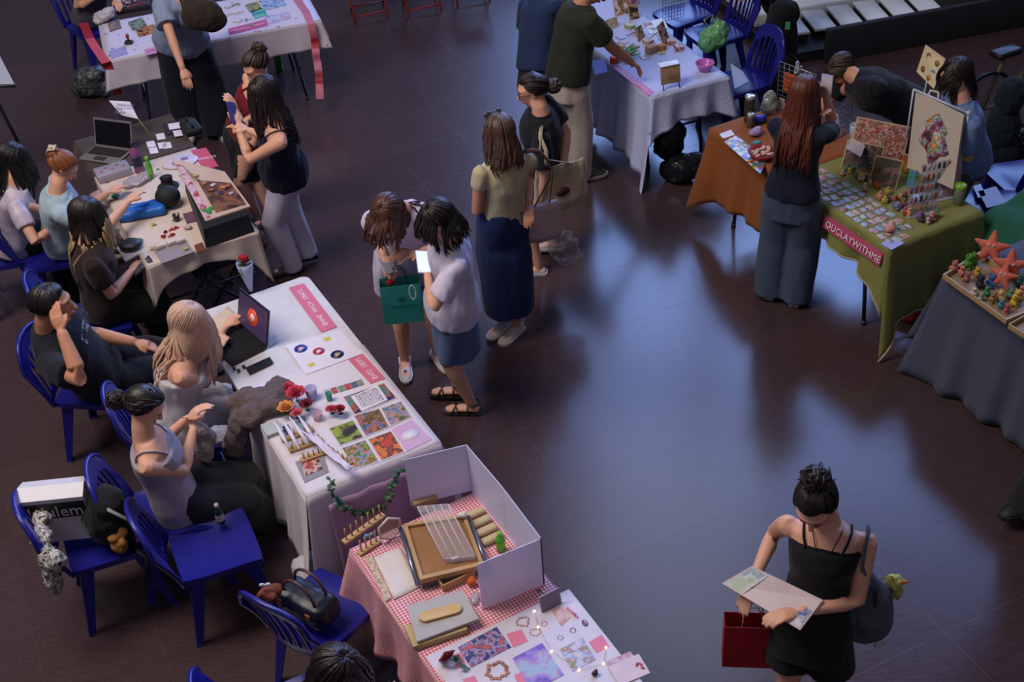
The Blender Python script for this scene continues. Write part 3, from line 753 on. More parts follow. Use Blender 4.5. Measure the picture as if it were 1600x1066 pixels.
        def sp(th, ph, g=1.0): return hp(O[0]+math.sin(th)*math.sin(ph)*E[0]*g, O[1]+math.sin(th)*math.cos(ph)*E[1]*g, O[2]+math.cos(th)*E[2]*g)
        def thmax(ph):
            a = abs((ph+math.pi) % (2*math.pi)-math.pi)      # 0 = front
            lo = R_(52) if a < R_(face) else R_(52)+(R_(118)-R_(52))*min(1, (a-R_(face))/R_(40))
            return lo
        cap.rings([[sp(max(.02, thmax(2*math.pi*j/np_)*i/nt_), 2*math.pi*j/np_, .985+.012*noise.noise(Vector((i*.3, j*.9, seed)))) for j in range(np_)] for i in range(nt_+1)])
        cap2 = MB(); tipmb = MB()
        mb = cap
        def strand(p, rad):
            if tip:
                cut = int(len(p)*tipfrom); mb.tube(p[:cut+1], rad[:cut+1], 6, .55); tipmb.tube(p[cut:], rad[cut:], 6, .55)
            else: mb.tube(p, rad, 6, .55)
        top_back = gather
        bk = back if back is not None else -s.sfw
        for i in range(n):
            ph = rr.uniform(-math.pi, math.pi)
            a = abs(ph)
            if a < R_(face)*.75 and style != 'short' and gather is None and not (fringe and rr.random() < .35): continue
            pts = []; te = thmax(ph)-R_(6)
            if gather is not None:
                G = hp(*gather)
                p0 = sp(te, ph, 1.01); steps = 9
                for j in range(steps+1):
                    t = j/steps; q = p0.lerp(G, t); d = q-hp(*O); L = M.transposed()@d/k; e = math.sqrt((L.x/E[0])**2+(L.y/E[1])**2+(L.z/E[2])**2)
                    if e < 1.03: q = hp(*O)+d*(1.03/max(e, .05))
                    pts.append(q)
                strand(pts, [r*.8]*(len(pts)-2)+[r*.7, r*.5]); continue
            g = 1.02+rr.random()*.05; st = rr.uniform(.02, .3)
            for j in range(7): th = st+(te-st)*j/6; pts.append(sp(th, ph+(part*.3)*(1-j/6), g))
            if style == 'short':
                strand(pts, [r*.9]*5+[r*.7, r*.4]); continue
            L = length*k*rr.uniform(.82, 1.05)*(1 if a > R_(70) else .8); q = pts[-1].copy(); N_ = 9
            outv = (q-(s.N+s.up*.02)); outv.z = 0; outv = outv.normalized() if outv.length > .001 else bk
            w1, w2 = rr.uniform(0, 6), rr.uniform(.6, 1.4)
            for j in range(1, N_+1):
                t = j/N_; dn = -UPV*(L/N_)
                q = q+dn+outv*(.012*spread*(1-t)*k)+bk*(.006*t)
                # rest on the neck, back or chest instead of passing through them
                hg = (q-s.N).dot(s.up); sgn = -1 if (a > R_(75)) else 1
                if hg > -.02*s.h:
                    nx = s.H-s.N; c_ = s.N+nx*max(0, min(.8, hg/max(.05, nx.dot(s.up)))); dd = q-c_; fx, rx_ = dd.dot(s.sfw), dd.dot(s.srt); e = math.hypot(fx/.066, rx_/.072)
                    if e < 1.08:
                        if abs(fx)+abs(rx_) < .02: dd = -s.sfw*.02; fx, rx_ = -.02, 0; e = .3
                        g_ = s.sfw*fx+s.srt*rx_; q = q+g_*(1.08/max(e, .2)-1)
                else:
                    tt = max(.3, min(1, (q-s.P).dot(s.up)/(s.N-s.P).length)); ax = s.P+(s.N-s.P)*tt+s.sfw*(.006*s.h)
                    dd = q-ax; rx_ = dd.dot(s.srt); fx = dd.dot(s.sfw); lim = .085*s.h*spread
                    if abs(rx_) > lim: q = q-s.srt*math.copysign(min(.012, abs(rx_)-lim), rx_); rx_ = (q-ax).dot(s.srt)
                    need = (.050 if tt > .9 else .064)*s.h*s.b*math.sqrt(max(.10, 1-(rx_/(.115*s.h))**2))+clear
                    if fx*sgn < need: q = q+s.sfw*sgn*min(.050, need-fx*sgn)
                wv = Vector((math.sin(t*7*w2+w1), math.cos(t*6*w2+w1), 0))*wave*t
                pts.append(q+wv)
            n_ = len(pts); strand(pts, [r*(1-.25*max(0, (i_-7)/9)) for i_ in range(n_-2)]+[r*.6, r*.25])
        o = s.o(name, mb, m1)
        if tip: s.o('hair_ends', tipmb, mt)
        return hp
    def bun(s, c1, c2, pos, size=.045, messy=.6, seed=3, squash=.8):
        rr = random.Random(seed); k = s.h/1.62; M = Matrix((s.Hr, s.Hf, s.Hu)).transposed(); c = s.H+M@Vector(pos)*k; mb = MB()
        mb.ball(c, size*.8*k, 14, 10)
        for i in range(34):
            ax = Vector((rr.gauss(0, 1), rr.gauss(0, 1), rr.gauss(0, 1))).normalized(); a, b = frame(ax, Vector((.3, .2, 1))); a0 = rr.uniform(0, 6.3); R0 = size*k*rr.uniform(.82, 1.06); sp_ = rr.uniform(2, 4.5)
            mb.tube([c+(a*math.cos(a0+t*sp_)+b*math.sin(a0+t*sp_))*R0*(1+messy*.25*max(0, t-.75)*4)+ax*size*.3*(t-.5)*k for t in np.linspace(0, 1, 9)], [.005]+[.008]*6+[.006, .003], 6)
        s.o('hair_bun', mb, hairmat(c1, c2))
def carry(name, label, cat, mb_list, off, group=None):
    """a held or worn thing: list of (part name, MB or mesh, material) in world coordinates"""
    if len(mb_list) == 1:
        n_, mb, m = mb_list[0]; me = mb.mesh(name, off) if isinstance(mb, MB) else shift(mb, off)
        o = obj(name, me, m, loc=off); return tag(o, label, cat, group)
    t = thing(name, label, cat, off, 0, group)
    for n_, mb, m in mb_list:
        me = mb.mesh(n_, off) if isinstance(mb, MB) else shift(mb, off); obj(n_, me, m, t)
    return t
def shift(me, off):
    n = len(me.vertices); co = np.empty(n*3, 'f'); me.vertices.foreach_get('co', co); co = co.reshape(-1, 3)-np.array(off, 'f'); me.vertices.foreach_set('co', co.ravel()); return me
def phone(a, ux, uy, label, case='#22232c', screen='#aebfe0', size=(.075, .155), lit=.0):
    """a = centre; ux, uy = unit directions of width and height"""
    t = thing('phone', label, 'phone', a); nrm = ux.cross(uy).normalized(); w, h = size
    e = MB(); e.panel(-ux*w/2-uy*h/2, ux*w, uy*h, -.008); obj('phone_case', e, mat(case, .35), t)
    e = MB(); e.panel(-ux*w*.46-uy*h*.47+nrm*.0003, ux*w*.92, uy*h*.94, .0012); obj('screen', e, mat(screen, .2, emit=lit), t); return t
def V(*a): return Vector(a)
def fab(c, d=None, f=.35): return fabric(c, d, f)
# ---- right side ------------------------------------------------------------------
p = Person('person with long auburn hair, navy top and wide jeans standing at the olive table', 1.62, 62, None, (1252, 190), (1256, 146), [(1204, 462), (1243, 472)], [(1268, 190, 1.28), (1291, 152, 1.42)], elbow=((1225, 230, 1.05), (1305, 225, 1.1)), headyaw=55, nod=20)
p.body(); p.top(fab('#1b2236', '#141a2a'), hem=-.08, sleeve=.55, sl_r=.02, infl=.018, t1=.95); p.trousers(fab('#46536a', '#3a465c', .4), wide=.055, seed=4); p.shoes(mat('#8d8f9a'), mat('#bdbdc6'))
p.hair('#4c2218', '#6b3423', .44, n=200, seed=4, spread=.75); REDHAIR = p
p = Person('person with short brown hair and light blue shirt behind the canvas bag', 1.58, 188, None, (1503, 158), (1494, 118), [V(3.04, 7.08, 0), V(3.10, 7.26, 0)], [(1462, 225, .92), (1470, 232, .95)], elbow=(None, None), headyaw=190, nod=25)
p.body(); p.top(fab('#6f86b4', '#6079a8'), hem=-.2, sleeve=.75, infl=.028, sl_r=.03, flare=.03); p.trousers(fab('#4e4a56', '#423f4a'), wide=.03, seed=41); p.shoes(mat('#33333b'), mat('#55555e'))
p.hair('#16110f', '#2a1c16', .19, n=120, seed=14, spread=1)
p = Person('person in black top and jeans bending down behind the olive table', 1.68, 192, (1425, 168, .93), (1330, 118, 1.22), (1300, 92, 1.16), [(1425, 290), (1450, 300)], [(1262, 150, .80), (1275, 165, .80)], elbow=((1280, 130, 1.0), (1300, 150, 1.0)), headyaw=195, nod=75, sex='m', skin='mid')
p.body(); p.top(fab('#0d0e14', '#15161e'), hem=.0, sleeve=.6, infl=.028, sl_r=.03); p.trousers(fab('#2f3f5c', '#26344e'), wide=.02, seed=42); p.shoes(mat('#24242b'), mat('#33333a'))
p.hair('#2c211b', '#4a3a30', .1, style='short', n=110, seed=15)
# ---- shopper at the blue table -----------------------------------------------------
p = Person('person in a dark olive T-shirt and cream trousers reaching over the blue checked table', 1.72, 18, (0, 0), (905, 2, 1.42), (935, -22, 1.52), [(880, 272), (908, 282)], [(880, 90, 1.0), (998, 108, .86)], elbow=((860, 60, 1.1), (962, 92, 1.02)), headyaw=10, nod=55, sex='m', skin='mid')
p.fdir[1] = V(.97, .22, 0); p.fdir[0] = V(.97, .22, 0)
p.body(); p.top(fab('#2c3026', '#23271f'), hem=-.12, sleeve=.72, infl=.028, sl_r=.035, flare=.02); p.trousers(fab('#b5a9a2', '#a5998f'), wide=.025, seed=43); p.shoes(mat('#2a2b26'), mat('#8a8378'))
p.hair('#14100f', '#241a17', .1, style='short', n=120, seed=16); OLIVE = p
p = Person('person in a denim blue shirt and black trousers behind the olive T-shirt shopper', 1.66, 30, (838, 100, .90), (846, -12, 1.38), (850, -45, 1.50), [(842, 205), (862, 200)], [None, (880, 40, .95)], headyaw=30, nod=20, sex='m', skin='mid')
p.body(); p.top(fab('#22345c', '#1b2a4c'), hem=-.1, sleeve=.7, infl=.022, sl_r=.03); p.trousers(fab('#14151c', '#1c1d26'), wide=.02, seed=44); p.shoes(mat('#1c1c22'), mat('#3a3a40'))
p.hair('#14100f', None, .1, style='short', n=60, seed=17)
# ---- walkers in the middle ---------------------------------------------------------
p = Person('person with glasses, dark ponytail and a black T-shirt carrying two tote bags', 1.60, 172, None, (848, 178), (832, 140), [(842, 428), (870, 395)], [None, (880, 262, .85)], elbow=(None, (884, 220, 1.0)), headyaw=180, nod=18)
p.body(); p.top(fab('#14151b', '#1c1d24'), hem=-.12, sleeve=.7, infl=.024, sl_r=.03); p.trousers(fab('#1a1b22', '#15161c'), wide=.02, length=.42, name='shorts', seed=45); p.shoes(mat('#b9b1b4'), mat('#cfc8c8'), 'croc')
p.hair('#17110f', '#2a1c17', n=120, seed=18, gather=(0, -.115, -.01)); p.bun('#17110f', '#5a4334', (0, -.135, -.02), .045, 1.0, seed=6)
gl = MB(); k_ = 1
Mh = Matrix((p.Hr, p.Hf, p.Hu)).transposed()
for q in (-1, 1):
    gl.tube([p.H+Mh@V(q*.033+math.cos(t)*.022, .094, .012+math.sin(t)*.018) for t in np.linspace(0, 2*math.pi, 15)], .0018, 6); gl.tube([p.H+Mh@V(q*.055, .092, .016), p.H+Mh@V(q*.076, .0, .012)], .0018, 6)
gl.tube([p.H+Mh@V(-.011, .096, .014), p.H+Mh@V(.011, .096, .014)], .0018, 6); p.o('glasses', gl, mat('#2c2622', .3)); PTOTE = p
p = Person('person in a pale yellow top and long denim skirt seen from behind', 1.62, 112, None, (790, 248), (781, 208), [(790, 512), (808, 520)], [(750, 300, 1.0), (826, 318, .98)], elbow=((748, 312, 1.02), (826, 300, 1.02)), headyaw=118, nod=15, skin='mid')
p.fdir = [V(-.62, -.75, 0)]*2
p.body(); p.top(fab('#c2b592', '#b3a683'), hem=.02, sleeve=.38, infl=.012, sl_r=.012, t1=.97); p.skirt(fab('#1f2f5c', '#192750', .3), .18, .165, .15, waist=.26, amp=.012); p.shoes(mat('#bdb2b0', bump=.3), mat('#cdc4c0'))
p.hair('#3a2a24', '#5c4334', .20, n=130, seed=19, spread=.5); PYEL = p
p = Person('person in an oversized white T-shirt holding the teal gift bag', 1.60, -80, None, (636, 324), (606, 334), [(684, 562), (634, 574)], [(646, 388, 1.02), (600, 400, .98)], elbow=((684, 412, .82), (592, 418, .80)), headyaw=-110, nod=48)
p.fdir = [V(.45, -.9, 0), V(.05, -1, 0)]
p.body(); p.top(fab('#cfc6dc', '#bfb6d0'), hem=-.62, sleeve=.8, infl=.024, sl_r=.04, flare=.03, amp=.012); p.trousers(fab('#8a90b8', '#7c83ac'), wide=.0, length=.26, name='shorts', seed=46, waist=-.1); p.crocs(mat('#c4bcc2'), mat('#6f4a5a'))
p.hair('#3c2219', '#5e3a2a', .22, n=170, seed=20, spread=1.5); PTEAL = p
p = Person('person in a white short sleeved shirt and denim skirt looking at a phone', 1.60, 188, None, (708, 372), (686, 344), [(738, 645), (716, 622)], [(668, 430, 1.06), (660, 392, 1.08)], elbow=((714, 466, 1.12), (690, 395, 1.0)), headyaw=196, nod=38)
p.fdir = [V(-.98, .2, 0)]*2
p.body(); p.top(fab('#d6cee2', '#c6bed8'), hem=-.24, sleeve=.75, infl=.014, sl_r=.03, flare=.045, amp=.014); p.skirt(fab('#5a6c92', '#4c5e86', .3), .46, .155, .145, waist=.1, amp=.008); p.sandals(mat('#2a1916', .5))
p.hair('#120e10', '#211a1c', .17, n=140, seed=21, spread=1.0); PWHITE = p
# ---- person with the red bag -------------------------------------------------------
p = Person('person in a black camisole and shorts carrying a red paper bag and a flat parcel', 1.60, -112, (1272, 962, .85), (1296, 812), (1276, 786), [(1288, 1150), (1226, 1150)], [(1252, 955, 1.0), (1178, 905, .96)], elbow=((1334, 945, .98), (1196, 868, 1.02)), headyaw=-118, nod=42, skin='light', headtilt=6)
p.body(); p.top(fab('#101116', '#17181e'), hem=-.1, t1=.80, sleeve=0, infl=.010, amp=.005, name='camisole'); p.straps(fab('#101116'), .80, r=.011, wx=.058); p.trousers(fab('#0f1014', '#16171c'), wide=.012, length=.36, name='shorts', seed=47); p.shoes(mat('#2a2a30'), mat('#3c3c42'))
p.hair('#120d0d', '#241918', n=170, seed=22, gather=(0, -.075, .095)); p.bun('#120d0d', '#2a1d1b', (0.0, -.085, .115), .052, 1.6, seed=7)
nk = MB(); c_ = p.P+(p.N-p.P)*.80+p.sfw*.125; pts = []
for t in np.linspace(-1, 1, 15): pts.append(p.N-p.up*(.0+.115*(1-t*t))+p.srt*(t*.058)+p.sfw*(.075+.052*(1-t*t)-.04*abs(t)**3))
pts = [p.bvh.find_nearest(v)[0]+p.bvh.find_nearest(v)[1]*.010 for v in pts]; nk.tube(pts, .0022, 6); p.o('necklace', nk, mat('#2a2a2a', .3, .6)); pd = MB(); pd.ball(pts[7]+p.sfw*.006-UPV*.012, (.013, .008, .014), 12, 8); p.o('pendant', pd, mat('#a9a9b0', .3, .8)); PRED = p
# ---- top left ----------------------------------------------------------------------
p = Person('person in a pale blue shirt and wide black trousers shopping at the top left table', 1.74, 96, None, (286, 2), (292, -34), [(296, 215), (345, 212)], [(296, 140, .80), (345, 30, .95)], elbow=((276, 92, 1.04), None), headyaw=95, nod=30)
p.fdir = [V(.2, -1, 0), V(.5, -.8, 0)]
p.body(); p.top(fab('#8d9bb8', '#7e8cab', .5), hem=-.12, sleeve=.7, infl=.032, sl_r=.045, flare=.04, amp=.014); p.trousers(fab('#161827', '#11121e'), wide=.075, seed=48); p.shoes(mat('#aaa5a2'), mat('#8d8884'))
p.hair('#2b1a14', None, .25, n=60, seed=23); PBLUE = p
p = Person('person in a red halter top with a loose bun behind the navy camisole shopper', 1.60, 215, None, (408, 140), (402, 102), [(405, 350), (430, 358)], [(372, 178, 1.10), (385, 188, 1.12)], elbow=((372, 200, 1.0), (415, 205, 1.0)), headyaw=215, nod=35)
p.body(); p.top(fab('#7a1326', '#5f0f1e'), hem=-.1, t1=.82, sleeve=0, infl=.010, amp=.004, name='halter_top'); p.straps(fab('#7a1326'), .82, r=.012, wx=.03); p.skirt(fab('#14151f', '#0f1018'), .52, .15, .14, waist=.15); p.shoes(mat('#2a2a30'), mat('#3c3c42'))
p.hair('#241712', '#3b271d', n=120, seed=24, gather=(0, -.09, .06)); p.bun('#241712', '#4a3324', (0, -.10, .075), .045, 1.4, seed=8); PHALT = p
p = Person('person in a navy camisole and white trousers holding a phone', 1.62, 195, None, (430, 184), (413, 146), [(460, 425), (486, 410)], [(372, 198, 1.21), (390, 204, 1.19)], elbow=((398, 266, 1.0), (408, 262, 1.0)), headyaw=205, nod=32)
p.body(); p.top(fab('#161c34', '#10152a', .5), hem=-.16, t1=.80, sleeve=0, flare=.06, amp=.016, name='camisole'); p.straps(fab('#161c34'), .8); p.trousers(fab('#c9c4d6', '#b9b4c8', .3), wide=.012, seed=6); p.shoes(mat('#2b2b33'), mat('#22222a'))
p.hair('#171011', '#2b1d1c', .38, n=170, seed=6, spread=.55); PNAVY = p
# arm of the stall holder behind the paper covered table
p = Person('person seated behind the paper covered table reaching out one arm with a stamp', 1.60, -50, (140, 22, .55), (152, -42), (165, -60), [(185, 60), (205, 55)], [(188, 36, .84), (150, -5, .80)], elbow=((165, 0, .92), None), nod=30, seated=True)
p.body(); p.top(fab('#5a5560', '#4a4650'), hem=-.15, sleeve=.5, infl=.016); p.trousers(fab('#2a2c3a', '#232533'), wide=.01, seed=49); p.hair('#1a1413', None, .2, n=50, seed=25); PSTAMP = p
# ---- seated, left ------------------------------------------------------------------
p = Person('person with long black hair and a floral blouse seated at the left edge', 1.60, 18, (18, 372, .54), (20, 288), (18, 246), [(88, 410), (100, 420)], [(78, 332, .72), (85, 352, .68)], elbow=((48, 352, .80), (40, 368, .76)), headyaw=25, nod=35, seated=True)
p.body(); p.top(art(['#b8a3b4', '#cfc2cc', '#8f8aa6', '#c8b9c6', '#b9a7b9'], 60, 3), hem=-.15, sleeve=.6, infl=.018, sl_r=.02); p.trousers(fab('#15161d', '#0f1016'), wide=.02, seed=50); p.shoes(mat('#26262c'), mat('#3a3a42'))
p.hair('#0e0c10', '#1a161a', .34, n=150, seed=26, spread=.9)
p = Person('person with copper hair in a claw clip and pale blue top, craft table', 1.58, 12, (95, 368, .56), (88, 298), (98, 258), [(150, 400), (160, 412)], [(168, 302, .82), (150, 318, .80)], elbow=((120, 330, .80), (140, 345, .78)), headyaw=5, nod=45, seated=True, skin='light')
p.body(); p.top(fab('#a7bcc8', '#97adbb'), hem=-.15, sleeve=.6, infl=.02, sl_r=.025, t1=.95); p.trousers(fab('#2c3040', '#232734'), wide=.01, seed=51); p.shoes(mat('#26262c'), mat('#3a3a42'))
p.hair('#6b3a22', '#94552f', n=150, seed=27, gather=(0, -.09, .06)); p.bun('#6b3a22', '#94552f', (0, -.098, .06), .042, 1.2, seed=9)
cl = MB(); Mh = Matrix((p.Hr, p.Hf, p.Hu)).transposed()
for i in range(6): cl.tube([p.H+Mh@V(-.03+i*.012, -.105, .10), p.H+Mh@V(-.034+i*.0136, -.142, .075), p.H+Mh@V(-.03+i*.012, -.128, .035)], .0045, 6)
cl.tube([p.H+Mh@V(-.035, -.110, .10), p.H+Mh@V(.035, -.110, .10)], .006, 6); p.o('claw_clip', cl, mat('#c9bd9e', .35)); PCLIP = p
p = Person('person with black hair fading to blonde and a brown T-shirt at the craft table', 1.60, 20, (160, 470, .55), (133, 378), (136, 336), [(240, 500), (255, 515)], [(200, 316, .92), (205, 424, .70)], elbow=((165, 365, .84), (172, 458, .70)), headyaw=18, nod=22, seated=True, skin='light')
p.body(); p.top(fab('#2e211f', '#251a18'), hem=-.15, sleeve=.62, infl=.022, sl_r=.028); p.trousers(fab('#101117', '#0b0c11'), wide=.05, seed=52); p.shoes(mat('#1b1b20'), mat('#2c2c32'))
p.hair('#1a1413', '#2a1f1c', .42, n=380, r=.0092, seed=28, spread=1.05, wave=.006, tip=('#8f7654', '#b79a6f'), tipfrom=.60); POMBRE = p
p = Person('person with short black hair in black T-shirt, seated with hand on ear', 1.78, 5, (150, 580, .54), (66, 512), (82, 478), [(285, 560), (300, 585)], [(208, 534, .66), (97, 520, 1.12)], elbow=((150, 515, .78), (152, 590, .98)), headyaw=5, nod=5, sex='m', skin='mid', seated=True, palm=(None, (0, 1, 0)))
p.body(); p.top(fab('#1c1d28', '#161720'), hem=-.1, sleeve=.75, infl=.028, sl_r=.035); p.trousers(fab('#0e0f14', '#13141a'), wide=.035, seed=53); p.shoes(mat('#1b1b20'), mat('#2c2c32'))
p.hair('#0d0b0c', '#1a1617', .1, style='short', n=150, seed=29, face=40)
PMAN = p
p = Person('person with long pale blonde hair and a white strapless dress typing on the laptop', 1.60, 15, (278, 650, .56), (276, 548), (296, 498), [(365, 640), (385, 655)], [(352, 512, .80), (340, 548, .80)], elbow=((320, 540, .80), (312, 622, .74)), headyaw=15, nod=32, seated=True, skin='light')
p.body(); p.top(fab('#c5bfc6', '#b4aeb6', .5), hem=-.25, t1=.72, sleeve=0, infl=.02, flare=.05, amp=.012, name='dress_top')
p.trousers(fab('#bcb8c0', '#a9a6ae', .5), wide=.07, length=.85, name='dress_skirt', amp=.014, seed=54); p.shoes(mat('#2b2b31'), mat('#3c3c42'))
p.hair('#b38a74', '#d3b29a', .42, n=330, seed=30, spread=1.15, clear=.02); PBLOND = p
p = Person('person with a low dark ponytail and a tank top crocheting in a blue chair', 1.60, 8, (272, 772, .54), (222, 682), (224, 634), [(398, 800), (418, 812)], [(292, 655, .86), (302, 672, .82)], elbow=((262, 680, .78), (284, 752, .72)), headyaw=-5, nod=42, seated=True, skin='light')
p.body(); p.top(fab('#a79ba6', '#968b97'), hem=-.26, t1=.80, sleeve=0, infl=.014, amp=.006, name='tank_top'); p.straps(mat('#9fa3b5'), .80, r=.007); p.trousers(fab('#24242b', '#1c1c22'), wide=.045, seed=55); p.shoes(mat('#4a4e5c'), mat('#6a6f80'))
p.hair('#130f11', '#241a1a', n=160, seed=31, gather=(0, -.105, -.035)); p.bun('#130f11', '#34241f', (0, -.125, -.055), .045, 1.2, seed=10); PCRO = p
p = Person('person with dark hair at the bottom edge beside the foreground table', 1.60, 20, (500, 1150, .55), (520, 1095), (528, 1050), [(620, 1190), (640, 1200)], [(600, 1110, .80), (600, 1130, .80)], headyaw=-25, nod=30, seated=True, skin='light')
p.body(); p.top(fab('#1b1c22', '#15161b'), hem=-.15, sleeve=.6, infl=.018); p.trousers(fab('#1b1c22', '#15161b'), wide=.02, seed=56); p.hair('#141011', '#2a1f1e', .22, n=150, seed=32)
# ---- dark figure cut by the right edge
p = Person('person in black cut off by the right edge of the picture', 1.65, 200, (1690, 660, .88), (1710, 545), (1705, 500), [(1604, 800), (1680, 830)], [(1740, 640, .95), (1700, 560, 1.0)], sex='m')
p.body(); p.top(fab('#0f1014', '#15161b'), hem=-.2, sleeve=1.8, infl=.03); p.trousers(fab('#0f111c', '#0b0c15'), wide=.075, seed=57); p.shoes(mat('#0f1016'), mat('#1a1b22')); p.hair('#120f10', None, .1, style='short', n=40, seed=33)
# ================================================================ blue plastic chairs
blue = mat('#1b1c7c', .3, var=.04)
def chair_proto(label):
    t = thing('plastic_chair', label, 'chair')
    # seat: rounded dished slab, front is +x
    sb = MB(); n = 18; W0, D0 = .40, .41
    def P(i, j, dz=0):
        u = i/n*2-1; v = j/n*2-1
        k = 1-.10*abs(v)**4*abs(u)**2; x = u*D0/2*(1-.05*abs(v)**5); y = v*W0/2*(1-.06*abs(u)**5)*(1.0+.06*u)
        z = .44-.012*(1-u*u)*(1-v*v)*1.5-.02*max(0, u-.7)*2+.006*abs(v)**6
        return Vector((x, y, z+dz))
    sb.grid(lambda i, j: P(i, j), n, n); sb.grid(lambda i, j: P(i, n-j, -.012), n, n)
    for e in range(4):
        pts = [P(i, 0) if e == 0 else P(n, i) if e == 1 else P(n-i, n) if e == 2 else P(0, n-i) for i in range(n+1)]
        sb.grid(lambda i, j, pts=pts: pts[i]+Vector((0, 0, -.035*j)), n, 1)
    for i in range(5): sb.box((-.02+i*.0, 0, 0), (0.001, .001, .001)) if False else None
    obj('seat', sb, blue, t)
    # backrest: arched plate with slots, leaning back
    bb = MB(); nu, nv = 44, 40; H0, H1 = .42, .83
    def Q(i, j, off=0):
        u = i/nu*2-1; v = j/nv; half = .185+.018*math.sin(v*math.pi*.5)
        top = (1-abs(u)**2.6)**.5*.16 if abs(u) < 1 else 0
        z = H0+(H1-.16-H0+top)*v; y = u*half; x = -.195-.10*v-.045*(1-u*u)+.012*math.sin(v*3)
        return Vector((x-off, y, z))
    def solid(i, j):
        u = (i+.5)/nu*2-1; v = (j+.5)/nv
        if abs(u) > .80: return True
        if v > .80-.10*u*u*1.5 or v < .12: return True
        k = (u+.80)/1.6*6
        return (k % 1) > .62 or False
    for L, o in ((0, 0), (1, .012)):
        vs = [Q(i, j, o) for i in range(nu+1) for j in range(nv+1)]
        fs = []
        for i in range(nu):
            for j in range(nv):
                if solid(i, j):
                    q = (i*(nv+1)+j, (i+1)*(nv+1)+j, (i+1)*(nv+1)+j+1, i*(nv+1)+j+1); fs.append(q if L else q[::-1])
        bb.add(vs, fs)
    N1 = (nu+1)*(nv+1); walls = []
    for i in range(nu):
        for j in range(nv):
            if not solid(i, j): continue
            for di, dj, a, b in ((-1, 0, (i, j), (i, j+1)), (1, 0, (i+1, j+1), (i+1, j)), (0, -1, (i+1, j), (i, j)), (0, 1, (i, j+1), (i+1, j+1))):
                ii, jj = i+di, j+dj
                if 0 <= ii < nu and 0 <= jj < nv and solid(ii, jj): continue
                A, B_ = a[0]*(nv+1)+a[1], b[0]*(nv+1)+b[1]; walls.append((A, B_, B_+N1, A+N1))
    bb.f += walls; bb.sm += [False]*len(walls)
    # rolled rim
    rim = [Q(0, j, .006) for j in range(0, nv+1, 4)]+[Q(i, nv, .006) for i in range(1, nu)]+[Q(nu, j, .006) for j in range(nv, -1, -4)]
    bb.tube(rim, .013, 8, 1.0, up=Vector((1, 0, 0)))
    obj('backrest', bb, blue, t)
    for sx in (-1, 1):
        for sy in (-1, 1):
            lb = MB(); top = Vector((sx*.165, sy*.165, .43)); bot = Vector((sx*.235, sy*.215, 0))
            a = Vector((-sx, 0, 0)); b = Vector((0, -sy, 0)); rings = []
            for k in range(7):
                q = k/6; c = top.lerp(bot, q); w = .075*(1-q)+.034*q; th = .007
                rings.append([c, c+a*w, c+a*w+b*th, c+a*th+b*th, c+a*th+b*w, c+b*w])
            lb.rings(rings, True, True, False); lb.box(bot+a*.017+b*.017+Vector((0, 0, .006)), (.036, .036, .012), bev=.004); obj('leg', lb, blue, t)
    return t
C0 = [None]
def chair(label, px, z, yaw, group='blue plastic chairs'):
    p = at(*px, z) if isinstance(px, tuple) else px
    if C0[0] is None:
        t = chair_proto(label); C0[0] = t; t.location = (p.x, p.y, 0); t.rotation_euler.z = R_(yaw); t['group'] = group; return t
    return dup(C0[0], Vector((p.x, p.y, 0)), R_(yaw), label, group)
def ch_under(P_, label, yaw, back=.02):
    return chair(label, Vector((P_.P.x-math.cos(R_(yaw))*back, P_.P.y-math.sin(R_(yaw))*back, 0)), 0, yaw)
ch_empty = chair('empty blue plastic chair at the front left, right of the one with bags', (335, 852), .44, 22)
ch_bags = chair('blue plastic chair holding the lettered shopping bag and black backpack', (165, 838), .44, 22)
ch_handbag = chair('blue plastic chair with the navy handbag on its seat', (508, 952), .44, 54)
chair('blue plastic chair of which only the back top shows at the bottom edge', (440, 1085), .62, 20)
ch_under(PCRO, 'blue plastic chair under the person crocheting', 12, .03)
ch_under(PMAN, 'blue plastic chair under the person with hand on ear', -8, .02)
ch_under(PBLOND, 'blue plastic chair hidden under the person in the white dress', 15, .0)
ch_under(POMBRE, 'blue plastic chair under the person with black to blonde hair', 15, .06)
ch_under(PCLIP, 'blue plastic chair under the person with the claw clip', 12, .06)
chair('blue plastic chair under the person in the floral blouse', (14, 392), .44, 12)
ch_under(PSTAMP, 'blue plastic chair behind the paper covered table', -50, .0)
chair('blue plastic chair with rounded back beside the pink bowl', (1150, 118), .50, 200)
chair('blue plastic chair holding the pale green knotted bag', (1118, 42), .5, 200)
chair('blue plastic chair at the top edge behind the blue checked table', (1068, 12), .5, 205)
chair('blue plastic chair with papers on its seat at the right edge', (1552, 322), .44, 175)
chair('blue plastic chair cut by the right edge behind the green cloth', (1600, 275), .44, 190)

# ================================================================ red folding stools along the top edge
red = mat('#8e1f1c', .45)
def stool(label, px, yaw):
    p = at(*px, 0); t = thing('folding_stool', label, 'stool', Vector((p.x, p.y, 0)), R_(yaw), 'red folding stools')
    b = MB(); b.box((0, 0, .46), (.36, .34, .02), bev=.006)
    obj('seat', b, red, t)
    for y in (-.17, .17):
        for sg in (-1, 1):
            b = MB(); b.tube([(sg*-.15, y-.012*sg, .45), (sg*.17, y-.012*sg, 0)], .011, 8); obj('leg', b, red, t)
    for x, z in ((.13, .055), (-.13, .055), (.0, .22)):
        b = MB(); b.tube([(x, -.17, z), (x, .17, z)], .009, 8); obj('stretcher', b, red, t)
    return t
stool('red folding stool nearest the paper covered table', (578, 22), 105)
stool('red folding stool second from the paper covered table', (660, 12), 105)
stool('red folding stool farthest right along the top edge', (735, -4), 105)
